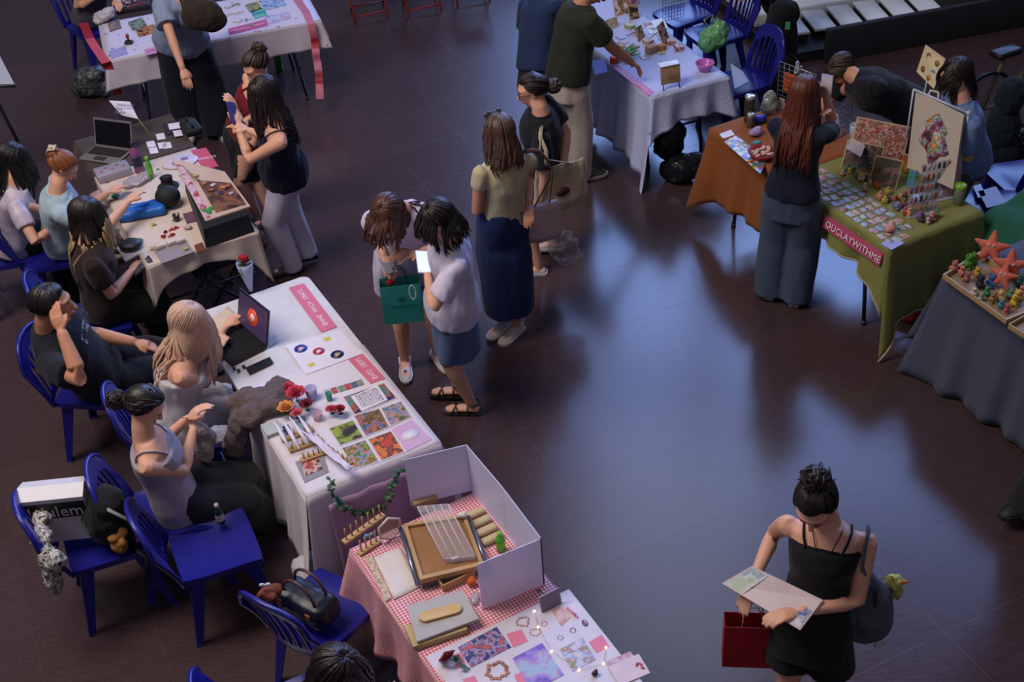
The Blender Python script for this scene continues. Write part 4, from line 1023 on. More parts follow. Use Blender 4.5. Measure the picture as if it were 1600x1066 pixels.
# ================================================================ generic builders for the stall goods
def local_quad(px, z):
    p = [at(x, y, z) for x, y in px]; c = sum(p, Vector())/4; e = ((p[1]-p[0])+(p[2]-p[3])); yaw = math.atan2(e.y, e.x)
    Mi = Matrix.Rotation(-yaw, 3, 'Z'); return c, yaw, [Mi@(q-c) for q in p]
def flat(name, label, cat, px, z, m, t=.0025, group=None, rise=None, curl=0):
    """a flat thing lying on a surface, from its four corners"""
    c, yaw, q = local_quad(px, z); mb = MB(); n = 8
    if curl:
        def P(i, j): a = q[0].lerp(q[1], i/n); b = q[3].lerp(q[2], i/n); r = a.lerp(b, j/n); return r+Vector((0, 0, curl*(abs(noise.noise(Vector((i*.5, j*.5, px[0][0]))))+.6*((i/n-.5)**2+(j/n-.5)**2))+.001))
        mb.grid(P, n, n); o = tag(obj(name, mb, m, loc=c, rz=yaw), label, cat, group); md = o.modifiers.new('thick', 'SOLIDIFY'); md.thickness = .001; return o
    mb.prism([(v.x, v.y) for v in q], 0, t); return tag(obj(name, mb, m, loc=c, rz=yaw), label, cat, group)
def part4(parent, name, px, z, m, t=.001, dz=0):
    """flat part of a flat thing, given by corners in the photo's frame"""
    c, yaw = parent.location, parent.rotation_euler.z; Mi = Matrix.Rotation(-yaw, 3, 'Z'); q = [Mi@(at(x, y, z)-c) for x, y in px]
    mb = MB(); mb.prism([(v.x, v.y) for v in q], q[0].z+dz, q[0].z+dz+t); return obj(name, mb, m, parent)
def glyphs(n, w, h, m, parent, loc, rot, seed=0, rows=1, name='lettering', breaks=(), fill=.8):
    """rows of small unreadable letter strokes"""
    rr = random.Random(seed); mb = MB()
    for r in range(rows):
        y0 = (rows/2-r-.5)*h/rows; ch = h/rows*.62; cw = w/n
        for i in range(n):
            if i in breaks: continue
            x = -w/2+(i+.5)*cw; k = rr.randrange(5); s = cw*.13; a = cw*.32*fill/.8
            if k != 3: mb.box((x-a, y0, 0), (s, ch, .0008))
            if k in (0, 2, 4): mb.box((x+a, y0, 0), (s, ch, .0008))
            if k in (0, 1, 3): mb.box((x, y0+ch*.42, 0), (2*a, ch*.16, .0008))
            if k in (1, 2, 4): mb.box((x, y0, 0), (2*a, ch*.16, .0008))
            if k in (1, 3): mb.box((x, y0-ch*.42, 0), (2*a, ch*.16, .0008))
            if k == 3: mb.box((x, y0, 0), (s, ch, .0008))
    o = obj(name, mb, m, parent, loc=loc); o.rotation_euler = rot; return o
def bottle(label, px, z, h, r, col, cap, alpha=1, group=None, name='bottle', neck=.4):
    p = at(*px, z); t = thing(name, label, 'bottle', p, 0, group); b = MB()
    b.lathe((0, 0, 0), [(r*.7, 0), (r, .006), (r, h*.62), (r*.92, h*.70), (r*neck, h*.82), (r*neck, h*.88)], 20); obj('bottle_body', b, clearmat(col, .1, alpha) if alpha < 1 else mat(col, .25), t)
    b = MB(); b.lathe((0, 0, 0), [(r*(neck+.08), h*.86), (r*(neck+.1), h*.87), (r*(neck+.1), h*.99), (r*neck*.8, h)], 18); obj('cap', b, mat(cap, .3), t)
    b = MB(); b.lathe((0, 0, 0), [(r*1.015, h*.22), (r*1.02, h*.23), (r*1.02, h*.52), (r*1.015, h*.53)], 20, cap=False); obj('label_band', b, mat(cap, .5), t); return t
def lump(pts, voxel=.007, amp=.006, sc_=22, smooth=3, seed=0):
    mb = MB()
    for p, r in pts: mb.ball(p, r, 14, 10)
    return remesh(mb, voxel, smooth, .5, folds(amp, sc_, 1, seed), 'lump')
def soft(name, label, cat, off, pts, m, group=None, **k): me = lump(pts, **k); return tag(obj(name, me, m, loc=off), label, cat, group)
def flower(label, p, r, col, kind='rose', stem=None, group=None, tilt=(0, 0, 1)):
    t = thing('flower', label, 'flower', p, 0, group); mb = MB(); rr = random.Random(int(p.x*1000)); up = Vector(tilt).normalized(); a, b = frame(up, Vector((1, .2, .1)))
    for k in range(4):
        n = 3+k*2
        for i in range(n):
            q = 2*math.pi*i/n+k*.7; d = a*math.cos(q)+b*math.sin(q); s = d.cross(up); o = d*(r*(.12+.22*k)); hgt = r*(.9-.18*k); w = r*(.35+.10*k)
            mb.grid(lambda u, v, o=o, d=d, s=s, hgt=hgt, w=w, k=k: o+s*((u/4-.5)*2*w*math.sin(math.pi*(.25+.6*v/4)))+up*(hgt*v/4)+d*((v/4)**2*r*(.10+.18*k)-abs(u/4-.5)**2*r*.5), 4, 4)
    o = obj('petals', mb, fabric(col, col, .3), t)
    md = o.modifiers.new('thick', 'SOLIDIFY'); md.thickness = .0015
    g = mat('#2f5a34', .6); c = MB(); c.ball((0, 0, 0), r*.28); obj('calyx', c, g, t)
    if stem: s_ = MB(); s_.tube([(0, 0, 0), Vector(stem)*.5+Vector((0, 0, .004)), stem], .0028, 6); obj('stem', s_, g, t)
    if stem:
        l = MB()
        for k in (.35, .6): leaf(l, Vector(stem)*k, Vector((.4, .8 if k < .5 else -.8, .2)), .035, .016)
        obj('leaf', l, g, t)
    return t
def leaf(mb, p, d, L, w):
    d = Vector(d).normalized(); s = d.cross(UPV).normalized(); u = s.cross(d)
    c = [(0, 0), (.25, .7), (.5, 1), (.75, .6), (1, 0)]
    pts = []
    for t_, k in c: pts.append([p+d*L*t_+s*w*k*e+u*(-.15*w*abs(e)+.12*L*math.sin(t_*3)) for e in (-1, 0, 1)])
    n0 = len(mb.v); mb.v += [tuple(q) for r in pts for q in r]
    for i in range(4):
        for j in range(2): mb.f.append((n0+i*3+j, n0+i*3+j+1, n0+i*3+j+4, n0+i*3+j+3)); mb.sm.append(True)
def boxthing(name, label, cat, px, z, size, yaw, m, bev=.004, group=None, parts=()):
    p = at(*px, z); b = MB(); b.box((0, 0, size[2]/2), size, bev=bev); o = tag(obj(name, b, m, loc=p, rz=yaw), label, cat, group); return o
def standcard(name, label, cat, px, z, w, h, yaw, lean, m, t=.004, group=None, back=None, bodymat=None):
    """upright board leaning back on a strut; width runs along yaw, face looks to -local y"""
    p = at(*px, z); T = thing(name, label, cat, p, yaw, group); L = R_(lean)
    b = MB(); b.box((0, math.sin(L)*h/2, math.cos(L)*h/2), (w, t, h), rx=-L); obj('board', b, bodymat or mat('#b59c78', .6), T)
    b = MB(); b.box((0, math.sin(L)*h/2-t*.5-.0006, math.cos(L)*h/2+.0), (w*.94, .0012, h*.94), rx=-L); obj('print', b, m, T)
    b = MB(); b.tube([(0, math.sin(L)*h*.7+t, math.cos(L)*h*.7), (0, math.sin(L)*h*.7+.10+h*.12, .004)], .004, 6); obj('strut', b, mat('#6d5a44', .6), T); return T
Z1 = .7462        # upper face of a cloth on a table
whitep = mat('#d8d0dc', .6); paper = mat('#cfc6d0', .7); pinkm = mat('#c9657c', .6); wletter = mat('#eadfe8', .6)
woodm = mat('#b68e5e', .55, sc_=5, var=.12); darkm = mat('#17181d', .5); blackm = mat('#0f1014', .4)

# ================================================================ laptop and prints table
def strip(label, px, z, n, breaks, m=None, seed=1, h=.03):
    o = flat('name_strip', label, 'sign', px, z, m or pinkm, .0015); c, yaw, q = local_quad(px, z)
    L = ((q[1]-q[0]).length+(q[2]-q[3]).length)/2; glyphs(n, L*.82, h, wletter, o, (0, 0, .0022), (0, 0, 0), seed, breaks=breaks); return o
strip('pink name strip at the far end of the white table', [(502, 520), (451, 450), (475, 443), (527, 511)][0:4], .7425, 14, (4, 9), seed=3, h=.045)
strip('pink name strip in the middle of the white table by the photo prints', [(579, 600), (544, 562), (567, 553), (603, 592)], Z1, 9, (4,), seed=4, h=.045)
po = flat('sticker_sheet', 'white sheet with blue, red and navy round stickers and two yellow shapes', 'poster', [(446, 540), (532, 515), (566, 553), (478, 586)], .7468, whitep, .0015)
def sticker(px, rx, col, inner, kind='oval', lab=''):
    c, yaw = po.location, po.rotation_euler.z; q = Matrix.Rotation(-yaw, 3, 'Z')@(at(*px, .7485)-c); b = MB()
    if kind == 'oval': b.lathe((q.x, q.y, .0015), [(rx, 0), (rx, .0012)], 24); o = obj('sticker', b, mat(col, .4), po); b = MB(); b.lathe((q.x, q.y, .0028), [(rx*.42, 0), (rx*.42, .0006)], 16); obj('sticker_emblem', b, mat(inner, .4), o)
    else:
        pts = [(q.x+math.cos(i*math.pi/5)*rx*(1 if i % 2 else .5), q.y+math.sin(i*math.pi/5)*rx*(1 if i % 2 else .5)) for i in range(10)]; b.prism(pts, .0015, .0027); o = obj('sticker', b, mat(col, .4), po)
    if lab: o['label'] = lab
sticker((470, 545), .038, '#27348f', '#d9a7b9', lab='blue round sticker'); sticker((498, 549), .034, '#b52b3a', '#e0c7cd', lab='red round sticker'); sticker((527, 554), .038, '#1c2450', '#c3a06a', lab='navy round sticker')
sticker((511, 530), .03, '#c9bb2e', '', 'star', 'yellow splash sticker'); sticker((487, 570), .028, '#c9bb2e', '', 'star', 'yellow splash sticker')
# laptop facing the blonde person
def laptop(label, h0, h1, z, depth, tilt, screen_m, body='#2a2b30', flipside=1, badge=None):
    A, B_ = at(*h0, z), at(*h1, z); mid = (A+B_)/2; W_ = (B_-A).length; yaw = math.atan2((B_-A).y, (B_-A).x)
    t = thing('laptop', label, 'laptop', mid, yaw); bm_ = mat(body, .35, .4)
    b = MB(); b.box((0, -flipside*depth/2, .009), (W_, depth, .016), bev=.004); obj('laptop_base', b, bm_, t)
    k = MB()
    for r in range(5):
        for c in range(13): k.box((-W_*.42+c*W_*.07, -flipside*(depth*.16+r*depth*.105), .0185), (W_*.055, depth*.08, .002))
    obj('keys', k, mat('#121317', .5), t)
    b = MB(); b.box((0, -flipside*depth*.82, .0175), (W_*.3, depth*.24, .001)); obj('trackpad', b, mat('#33343a', .3), t)
    L = R_(tilt); h = depth*.98; b = MB(); b.box((0, flipside*math.sin(L)*h/2, .012+math.cos(L)*h/2), (W_, .007, h), rx=-flipside*L); obj('laptop_lid', b, bm_, t)
    b = MB(); b.box((0, flipside*math.sin(L)*h/2-flipside*.0042, .012+math.cos(L)*h/2), (W_*.94, .001, h*.88), rx=-flipside*L); s = obj('screen', b, screen_m, t)
    if badge:
        b = MB(); b.lathe((0, 0, 0), [(h*.23, -.0004), (h*.23, .0006)], 28); o = obj('screen_picture', b, mat(badge, .4, emit=.35), s); o.location = (0.0, flipside*math.sin(L)*h/2-flipside*.0052, .012+math.cos(L)*h/2); o.rotation_euler = (R_(90)-flipside*L, 0, 0)
        b = MB(); b.lathe((0, 0, 0), [(h*.10, .0006), (h*.10, .0012)], 20); o2 = obj('screen_emblem', b, mat('#d9c0c4', .4, emit=.3), s); o2.location = o.location+Vector((0, -flipside*.001, 0)); o2.rotation_euler = o.rotation_euler
    return t
laptop('open dark laptop with an orange disc on its screen', (372, 507), (418, 545), .7435, .235, 16, mat('#3a2b4a', .3, emit=.5), badge='#c8482a')
flat('tissue', 'crumpled cream tissue behind the laptop', 'tissue', [(322, 505), (357, 482), (372, 497), (340, 520)], .7435, mat('#c9b49e', .8), curl=.03)
flat('notebook', 'black slim notebook in front of the laptop', 'notebook', [(384, 577), (422, 560), (427, 568), (390, 586)], .7465, blackm, .012)
for i, (x, y) in enumerate([(366, 577), (373, 580), (381, 574)]): boxthing('binder_clip', ['small black clip left of the black notebook', 'small black clip nearest the table edge by the notebook', 'small black clip touching the black notebook'][i], 'clip', (x, y), Z1, (.018, .026, .008), .4, blackm, .003)
flat('envelope', 'cream envelope half hidden behind the laptop screen', 'envelope', [(420, 528), (432, 522), (432, 535), (421, 544)], .7435, mat('#c3b8b4', .7), .002)
# brown fleece jacket heaped over the table edge
o_ = at(412, 635, Z1); o_.z = .70
fz = [((-.10, .05, .05), (.11, .08, .06)), ((0, .02, .07), (.12, .09, .06)), ((.08, .10, .07), (.09, .10, .055)), ((-.05, -.08, .06), (.08, .10, .06)), ((.04, -.04, .09), (.08, .08, .05)), ((-.14, -.05, -.02), (.06, .10, .09)), ((-.17, -.12, -.10), (.05, .06, .09)), ((.10, -.02, .06), (.07, .07, .04)), ((-.10, .10, .0), (.06, .08, .08))]
def fleece(c1, c2):
    g = NG('fleece'); n = g.noise(g.coord(), 90, 4, .7); g.set(Base_Color=g.mixc(n.outputs[0], c1, c2), Roughness=.95); g.bump(n.outputs[0], 1.0, .02); return g.m
soft('fleece_jacket', 'brown curly fleece jacket heaped on the table edge', 'jacket', o_, fz, fleece('#4d4046', '#8a7773'), amp=.016, sc_=16)
# crochet flowers, cups
for lab, px, z, r, col in (('large coral crochet flower by the fleece jacket', (462, 615), .82, .040, '#b93048'), ('dark red crochet rose beside the coral one', (478, 632), .80, .027, '#6f1020'), ('orange crochet flower nearest the fleece jacket', (446, 637), .80, .034, '#d98c4a'), ('pink crochet flower under the dark red rose', (463, 646), .79, .026, '#c85a66'), ('coral crochet flower at the back of the bunch', (449, 606), .80, .030, '#b93a4c')):
    flower(lab, at(*px, z), r, col, stem=Vector((.0, .0, -(z-.75))))
def cup(label, px, z, h, r, m, cat='cup', name='cup'):
    p = at(*px, z); b = MB(); b.lathe((0, 0, 0), [(r*.75, 0), (r*.8, .004), (r, h), (r*.93, h), (r*.75, .008)], 20); return solo(name, label, cat, b, m, p)
cup('pale iridescent cup behind the crochet roses', (488, 622), Z1, .07, .034, mat('#a9a6cf', .2))
flower('dark red and orange flower in a small holder near the prints', at(530, 640, .79), .024, '#8c1a26', stem=Vector((0, 0, -.035))); flower('pink flower in a small holder near the prints', at(517, 640, .785), .022, '#b53350', stem=Vector((0, 0, -.03)))
cup('clear holder with pink contents near the crochet flowers', (497, 655), Z1, .045, .03, clearmat('#c9a5b8', .1, .6)); cup('teal topped jar behind the pink flower', (515, 625), Z1, .05, .018, mat('#3f8a80', .3), 'jar', 'jar')
for i, (x, y, c) in enumerate([(505, 610, '#b7b3c0'), (516, 608, '#a3504f'), (527, 605, '#6f8b7a'), (537, 602, '#b5453f'), (547, 599, '#55607f'), (556, 596, '#8b8178')]):
    flat('keyring_card', ['grey', 'brick red', 'sage green', 'red', 'slate blue', 'taupe'][i]+' small keyring card in the row behind the indigo print', 'keyring', [(x, y), (x+9, y-3), (x+13, y+5), (x+4, y+8)], Z1, mat(c, .4), .003, 'small keyring cards')
def photo(label, px, cols, scale=22, seed=0, z=Z1, cat='photo print', kind='noise', border='#cfc8d0'):
    o = flat('photo_print', label, cat, px, z, mat(border, .4), .002, 'prints laid out on the white table'); c, yaw, q = local_quad(px, z); b = MB(); b.prism([(v.x*.93, v.y*.93) for v in q], .002, .0026); obj('picture', b, art(cols, scale, seed, kind), o); return o
ph = photo('indigo print with a white price list on it', [(534, 621), (601, 598), (622, 622), (553, 650)], ['#2a2350', '#332a5c', '#271f49', '#a8523a', '#2f7f7a'], 9, 3)
part4(ph, 'price_list', [(548, 620), (590, 602), (606, 625), (565, 643)], Z1+.003, whitep, .001)
c_, yw_, q_ = local_quad([(548, 620), (590, 602), (606, 625), (565, 643)], Z1)
d_ = Matrix.Rotation(-ph.rotation_euler.z, 3, 'Z')@(c_-ph.location); glyphs(9, .13, .12, mat('#8b84a4', .6), ph, (d_.x, d_.y, .0055), (0, 0, 0), 8, rows=7)
photo('print with blue and orange figures on dark wood', [(552, 650), (593, 638), (610, 668), (571, 683)], ['#2c2a1c', '#5a4a24', '#4b6f9c', '#b8643a', '#3a3218', '#7a6a3a'], 14, 5)
photo('print with pink and blue figures, farthest right of the prints', [(595, 638), (627, 627), (644, 652), (610, 667)], ['#4c4a30', '#6d6a48', '#c08a8a', '#4f7fa8', '#7b5a3a'], 16, 7)
photo('print of a brown mushroom on green', [(513, 670), (552, 656), (569, 684), (531, 697)], ['#2d231c', '#4a3a2a', '#7d8c2e', '#8fa23a', '#3a2d22'], 8, 9)
photo('print with a blue bird and green leaves', [(533, 700), (571, 687), (594, 722), (553, 735)], ['#2f4a2a', '#5a7a2e', '#6f8fb8', '#c77a3a', '#31502a', '#8a9a3a'], 15, 11)
photo('print with orange flames on dark green', [(574, 687), (611, 673), (633, 707), (596, 721)], ['#2a3a2a', '#c2552a', '#d9793a', '#3c2a1e', '#b8442a'], 12, 13)
pk = flat('photo_print', 'pink card with a pale oval at the near right corner', 'card', [(612, 671), (644, 656), (675, 687), (636, 706)], Z1, mat('#c9a0c0', .5), .002, 'prints laid out on the white table')
b = MB(); b.lathe((0, 0, .002), [(.048, 0), (.048, .0008)], 28, sx=1.1, sy=.8); obj('oval', b, mat('#ddd3e2', .5), pk)
# wooden peg racks holding paper stickers
def pegrack(label, p0, p1, z, n, hgt=.07, papers=True, seed=0):
    A, B_ = at(*p0, z), at(*p1, z); mid = (A+B_)/2; L = (B_-A).length; yaw = math.atan2((B_-A).y, (B_-A).x); t = thing('peg_rack', label, 'rack', mid, yaw)
    b = MB(); b.box((0, 0, .007), (L, .035, .014), bev=.002); obj('rack_base', b, woodm, t)
    for i in range(n):
        x = -L/2+.02+i*(L-.04)/(n-1); b = MB(); b.tube([(x, 0, .012), (x, 0, hgt)], .004, 8); pg = obj('peg', b, woodm, t)
    return t
for i, (a, b_) in enumerate([((440, 690), (490, 672)), ((452, 706), (505, 688)), ((470, 722), (520, 704)), ((505, 700), (548, 728))]):
    pegrack(['wooden peg rack nearest the seated person on the prints table', 'second wooden peg rack from the seat side, prints table', 'third wooden peg rack, beside the small picture sleeve', 'wooden peg rack along the folded white sheet'][i], a, b_, Z1, 6, .05)
for i, (a, b_) in enumerate([((427, 658), (452, 700)), ((440, 655), (468, 702)), ((452, 652), (482, 695)), ((466, 650), (492, 688))]):
    A, B_ = at(*a, Z1+.06), at(*b_, Z1+.055); m_ = (A+B_)/2; d = (B_-A); s = d.cross(UPV).normalized()*.010; b = MB(); b.rings([[A-m_-s*.3, A-m_+s*.3, A-m_+s*.3+UPV*.004, A-m_-s*.3+UPV*.004], [-s, s, s+UPV*.01, -s+UPV*.01], [B_-m_-s*.5, B_-m_+s*.5, B_-m_+s*.5+UPV*.004, B_-m_-s*.5+UPV*.004]])
    solo('paper_strip', ['white paper strip on the pegs nearest the fleece jacket', 'second white paper strip on the pegs', 'third white paper strip on the pegs', 'white paper strip on the pegs nearest the flowers'][i], 'paper', b, mat('#d5cdd8', .5), m_, 0, 'paper strips lying on the pegs')
flat('folded_sheet', 'long folded white sheet lying over the pegs', 'paper', [(470, 676), (494, 682), (553, 734), (542, 738)], Z1+.052, mat('#cdc5dc', .5), curl=.03)
sl = flat('picture_sleeve', 'clear sleeve with a red and brown picture at the near left corner', 'card', [(461, 722), (505, 708), (514, 738), (476, 755)], Z1, mat('#8f8a94', .3), .002); part4(sl, 'picture', [(471, 722), (497, 713), (504, 733), (476, 745)], Z1+.003, art(['#c9a79c', '#5e2a24', '#b5483e', '#d0b5ac', '#3a2522'], 20, 2), .0008)
flat('box_lid', 'pale green and cream box at the seat side of the prints table', 'box', [(408, 668), (434, 660), (444, 676), (418, 686)], Z1, mat('#a9b0a8', .5), .02)
flat('dark_card', 'dark blue card by the wooden pegs', 'card', [(440, 668), (450, 664), (458, 678), (448, 682)], Z1, mat('#2a3358', .4), .004)
flat('pale_card', 'pale teal card between the pegs and the flowers', 'card', [(458, 662), (476, 656), (486, 668), (468, 676)], Z1, mat('#7f949a', .4), .004)
# pink banner and ivy at the near end
nd = Vector((math.cos(yA), math.sin(yA), 0)); wd = Vector((-nd.y, nd.x, 0)); e0 = at(688, 692, .74)
def A_(v, out, z): q = e0+wd*v-nd*out; return Vector((q.x, q.y, z))
b = MB(); base_ = A_(.34, .12, 0)
b.grid(lambda i, j: A_(.0+.66*i/30, .075+.05*(j/14)+.006*math.sin(i*.9+j*.2), .715-.60*j/14)-base_, 30, 14)
o = tag(obj('banner', b, fabric('#b291ac', '#a9879f', .2), loc=base_), 'dusty pink banner hanging at the near end of the white table', 'banner'); md = o.modifiers.new('thick', 'SOLIDIFY'); md.thickness = .003
iv = [(516, 750), (517, 765), (524, 778), (533, 790), (548, 797), (566, 799), (584, 796), (598, 790), (606, 778), (612, 762), (617, 745), (622, 735), (634, 732)]
def on_banner(x, y, out=.085):
    d = ray(x, y); n_ = -nd; o0 = A_(0, out+.02, .6); t = (o0-CO).dot(n_)/d.dot(n_); return CO+d*t
gv = [on_banner(*q) for q in iv]; rr = random.Random(5)
t = thing('ivy_garland', 'green ivy garland draped in a loop across the pink banner', 'garland', gv[4]); b = MB(); b.tube([q-gv[4] for q in gv], .0025, 6); obj('vine', b, mat('#33502f', .6), t)
b = MB()
for i in range(len(gv)-1):
    for k in range(9): q = gv[i].lerp(gv[i+1], rr.random())-gv[4]; leaf(b, q-nd*.004, Vector((rr.uniform(-1, 1), rr.uniform(-.6, .1), rr.uniform(-1, .6))), rr.uniform(.022, .034), rr.uniform(.010, .015))
o = obj('leaves', b, mat('#335a38', .5, var=.15), t)
# rose wrapped in paper at the far corner
p_ = at(392, 455, .745); t = thing('wrapped_rose', 'single red rose wrapped in white paper behind the laptop', 'flower', p_)
b = MB(); b.lathe((0, 0, 0), [(.012, .0), (.02, .05), (.045, .16), (.05, .21)], 16, cap=False); w_ = obj('wrapping_paper', b, mat('#a9b2d2', .4), t); w_.modifiers.new('t', 'SOLIDIFY').thickness = .0015
b = MB(); b.ball((0, 0, .235), (.028, .028, .024)); 
for i in range(8): a = i*.8; b.ball((math.cos(a)*.016, math.sin(a)*.016, .24), (.016, .014, .02))
obj('petals', b, fabric('#a3121c', '#7c0c16'), t); b = MB()
for i in range(12): leaf(b, Vector((0, 0, .12+.01*i)), Vector((math.cos(i*2.1), math.sin(i*2.1), .3)), .06, .018)
obj('leaf', b, mat('#2d4d30', .6), t)
# ================================================================ gingham table
Z2 = .7462
fr = clearmat('#dadcf4', .35, .74); edge_m = mat('#3a3b48', .3)
t = thing('divider_screen', 'four frosted acrylic panels standing around the goods on the gingham cloth', 'screen', at(737, 765, Z2))
bs = [(642, 790), (737, 766), (791, 832), (850, 913), (754, 953)]; P_ = [at(*q, Z2) for q in bs]
for i in range(4):
    a, b_ = P_[i]-t.location, P_[i+1]-t.location; b = MB(); b.panel(a+Vector((0, 0, .002)), b_-a, Vector((0, 0, .30 if i < 3 else .29)), .004); obj('panel', b, fr, t)
for i in (1, 2, 3): b = MB(); q = P_[i]-t.location; b.tube([q+Vector((0, 0, 0)), q+Vector((0, 0, .3))], .004, 6); obj('hinge', b, edge_m, t)
# framed cork tray with metal rails, on a dark base
q = [(630, 822), (727, 806), (757, 886), (657, 910)]; zt = .80
c, yaw, L4 = local_quad(q, zt)
t = thing('cork_tray', 'large wood framed cork tray with grey metal rails', 'tray', Vector((c.x, c.y, Z2)), yaw)
hz = zt-Z2
def inset(k, kk=None): return [(v.x*k, v.y*(kk or k)) for v in L4]
b = MB(); b.prism(inset(.96), 0, hz-.005); obj('tray_base', b, mat('#5a5560', .5), t)
b = MB(); b.prism(inset(.9), hz-.006, hz); obj('cork_sheet', b, mat('#94683f', .8, var=.12, sc_=30), t)
for i in range(4):
    a, b_ = L4[i], L4[(i+1) % 4]; ia, ib = a*.88, b_*.88; b = MB(); b.prism([(a.x, a.y), (b_.x, b_.y), (ib.x, ib.y), (ia.x, ia.y)], hz-.012, hz+.016); obj('frame_rail', b, woodm, t)
for i in (1, 3):
    a, b_ = L4[i], L4[(i+1) % 4]; d = (a+b_)/2; d = d.normalized()*.014; b = MB(); b.tube([Vector((a.x, a.y, hz-.01))+d, Vector((b_.x, b_.y, hz-.01))+d], .011, 8); obj('metal_rail', b, mat('#7d86a0', .3, .7), t)
# clear ribbed rack leaning over the tray
R0, R1, R2, R3 = at(652, 792, .92), at(700, 788, .92), at(742, 868, .83), at(694, 874, .83)
t = thing('acrylic_rack', 'clear acrylic ribbed rack lying slanted over the cork tray', 'rack', R0); ac = clearmat('#e8e4ec', .08, .55); acs = clearmat('#d8cfd0', .05, .16)
for i in range(5):
    a = R0.lerp(R1, i/4)-R0; b_ = R3.lerp(R2, i/4)-R0; b = MB(); b.tube([a, b_], .0032, 6); obj('rib', b, ac, t)
for a, b_ in ((R0, R1), (R3, R2)): b = MB(); b.panel(a-R0, b_-a, Vector((0, 0, -.035)), .003); obj('end_plate', b, ac, t)
b = MB(); b.panel(R0-R0, R1-R0, R3-R0, -.002); obj('clear_plate', b, acs, t)
b = MB()
for x, y in ((0, 0),): b.box(R3.lerp(R2, .35)-R0+Vector((0, 0, .0)), (.035, .012, .006), rz=.3)
obj('price_tab', b, ac, t)
for k, (a, b_) in enumerate((((537, 850), (600, 806)), ((560, 868), (594, 846)))):
    pegrack(['longer row of wooden pegs at the far left of the gingham cloth', 'shorter row of wooden pegs beside the torn paper'][k], a, b_, Z2, 7 if k == 0 else 4, .085)
p = at(573, 840, Z2); b = MB(); b.ball((0, 0, .01), (.012, .012, .01)); b.ball((.024, .008, .01), (.011, .011, .01)); solo('bead_pair', 'two small blue beads between the peg rows', 'bead', b, mat('#4f86a8', .3), p)
# hexagonal white frame lantern
p = at(612, 842, Z2); t = thing('hexagon_frame', 'small white hexagonal frame standing behind the pegs', 'frame', p, R_(28))
b = MB(); hx = [Vector((math.cos(R_(60*i+90))*.062, 0, .068+math.sin(R_(60*i+90))*.068)) for i in range(6)]
b.tube(hx+[hx[0], hx[1]], .0065, 6); obj('frame_rim', b, mat('#cfc3b4', .5), t)
b = MB(); b.prism([(v.x*.95, v.z) for v in hx], 0, .003); g_ = obj('mesh_panel', b, clearmat('#b89a78', .4, .35), t); g_.rotation_euler.x = R_(90)
flat('torn_paper', 'torn edged handmade white paper on the gingham cloth', 'paper', [(584, 872), (626, 856), (656, 918), (616, 938)], Z2, mat('#d8cdc8', .8), curl=.008)
flat('lace_strip', 'cream shell garland beside the torn paper', 'garland', [(571, 874), (582, 870), (612, 936), (603, 941)], Z2, art(['#b7a183', '#d2c2aa', '#a98f70'], 60, 2), .006)
zb = Z2+.05
t = flat('wooden_box', 'pale wooden box under the grey board at the left edge', 'box', [(632, 984), (722, 972), (731, 990), (647, 1018)], Z2, mat('#b59f6d', .6), .030)
for k in (.28, .62):
    b = MB(); b.box((-.09+.25*k, 0, .031), (.003, .07, .002)); obj('groove', b, mat('#8e7a50', .6), t)
t = flat('display_board', 'light grey board carrying the oval wooden plaque', 'board', [(636, 950), (722, 925), (749, 970), (652, 1006)], Z2+.033, mat('#aaa39c', .5), .014)
a, b_ = at(655, 968, Z2+.05), at(722, 950, Z2+.05); pl = MB(); m_ = (a+b_)/2; d = (b_-a); w = .028
pts = []
dn = d.normalized(); sn = Vector((-dn.y, dn.x, 0)); hl = d.length/2
for i in range(13): an = R_(-90+i*15); pts.append(dn*(hl-w+math.cos(an)*w)+sn*(math.sin(an)*w))
for i in range(13): an = R_(90+i*15); pts.append(-dn*(hl-w)+dn*math.cos(an)*w+sn*math.sin(an)*w)
pl.rings([[p+Vector((0, 0, 0)) for p in pts], [p*1.0+Vector((0, 0, .008)) for p in pts], [p*.96+Vector((0, 0, .012)) for p in pts], [p*.84+Vector((0, 0, .0095)) for p in pts]]); solo('wooden_plaque', 'oval pale wooden plaque on the grey board', 'plaque', pl, mat('#cba66a', .5, sc_=4, var=.1), m_)
t = thing('wooden_crate', 'small open wooden crate behind the grey board', 'crate', at(712, 905, Z2), R_(27))
for x, y, sx, sy in ((0, -.035, .16, .006), (0, .035, .16, .006), (-.08, 0, .006, .07), (.08, 0, .006, .07)): b = MB(); b.box((x, y, .02), (sx, sy, .04)); obj('crate_side', b, woodm, t)
b = MB(); b.box((0, 0, .003), (.16, .07, .006)); obj('crate_bottom', b, woodm, t)
soft('orange_pompom', 'orange pompom at the corner of the frosted panel', 'pompom', at(737, 915, Z2), [((0, 0, .022), (.024, .022, .022)), ((.006, .012, .03), (.016, .016, .014))], fabric('#c96a35', '#b85525'), amp=.004)
soft('clear_wrap', 'crumpled clear wrap below the orange pompom', 'wrapping', at(742, 940, Z2), [((0, 0, .012), (.02, .035, .012)), ((.008, .02, .018), (.014, .018, .012))], clearmat('#b9b0b8', .15, .6), amp=.006)
bottle('small green bottle inside the frosted panels', (783, 860), Z2, .12, .022, '#4fae2c', '#6ec23a')
for i in range(4):
    x, y = 735+i*9.5, 806+i*13; boxthing('soap_packet', ['cream packet at the back of the row inside the panels', 'second cream packet from the back inside the panels', 'third cream packet from the back inside the panels', 'cream packet nearest the green bottle'][i], 'packet', (x+6, y), Z2, (.11, .045, .028), R_(27), mat('#c3b08c', .7, var=.1), .012, 'cream packets inside the frosted panels')
boxthing('kraft_box', 'small kraft paper box by the first frosted panel', 'box', (664, 786), Z2, (.12, .05, .035), R_(20), mat('#9a7a58', .8), .003)
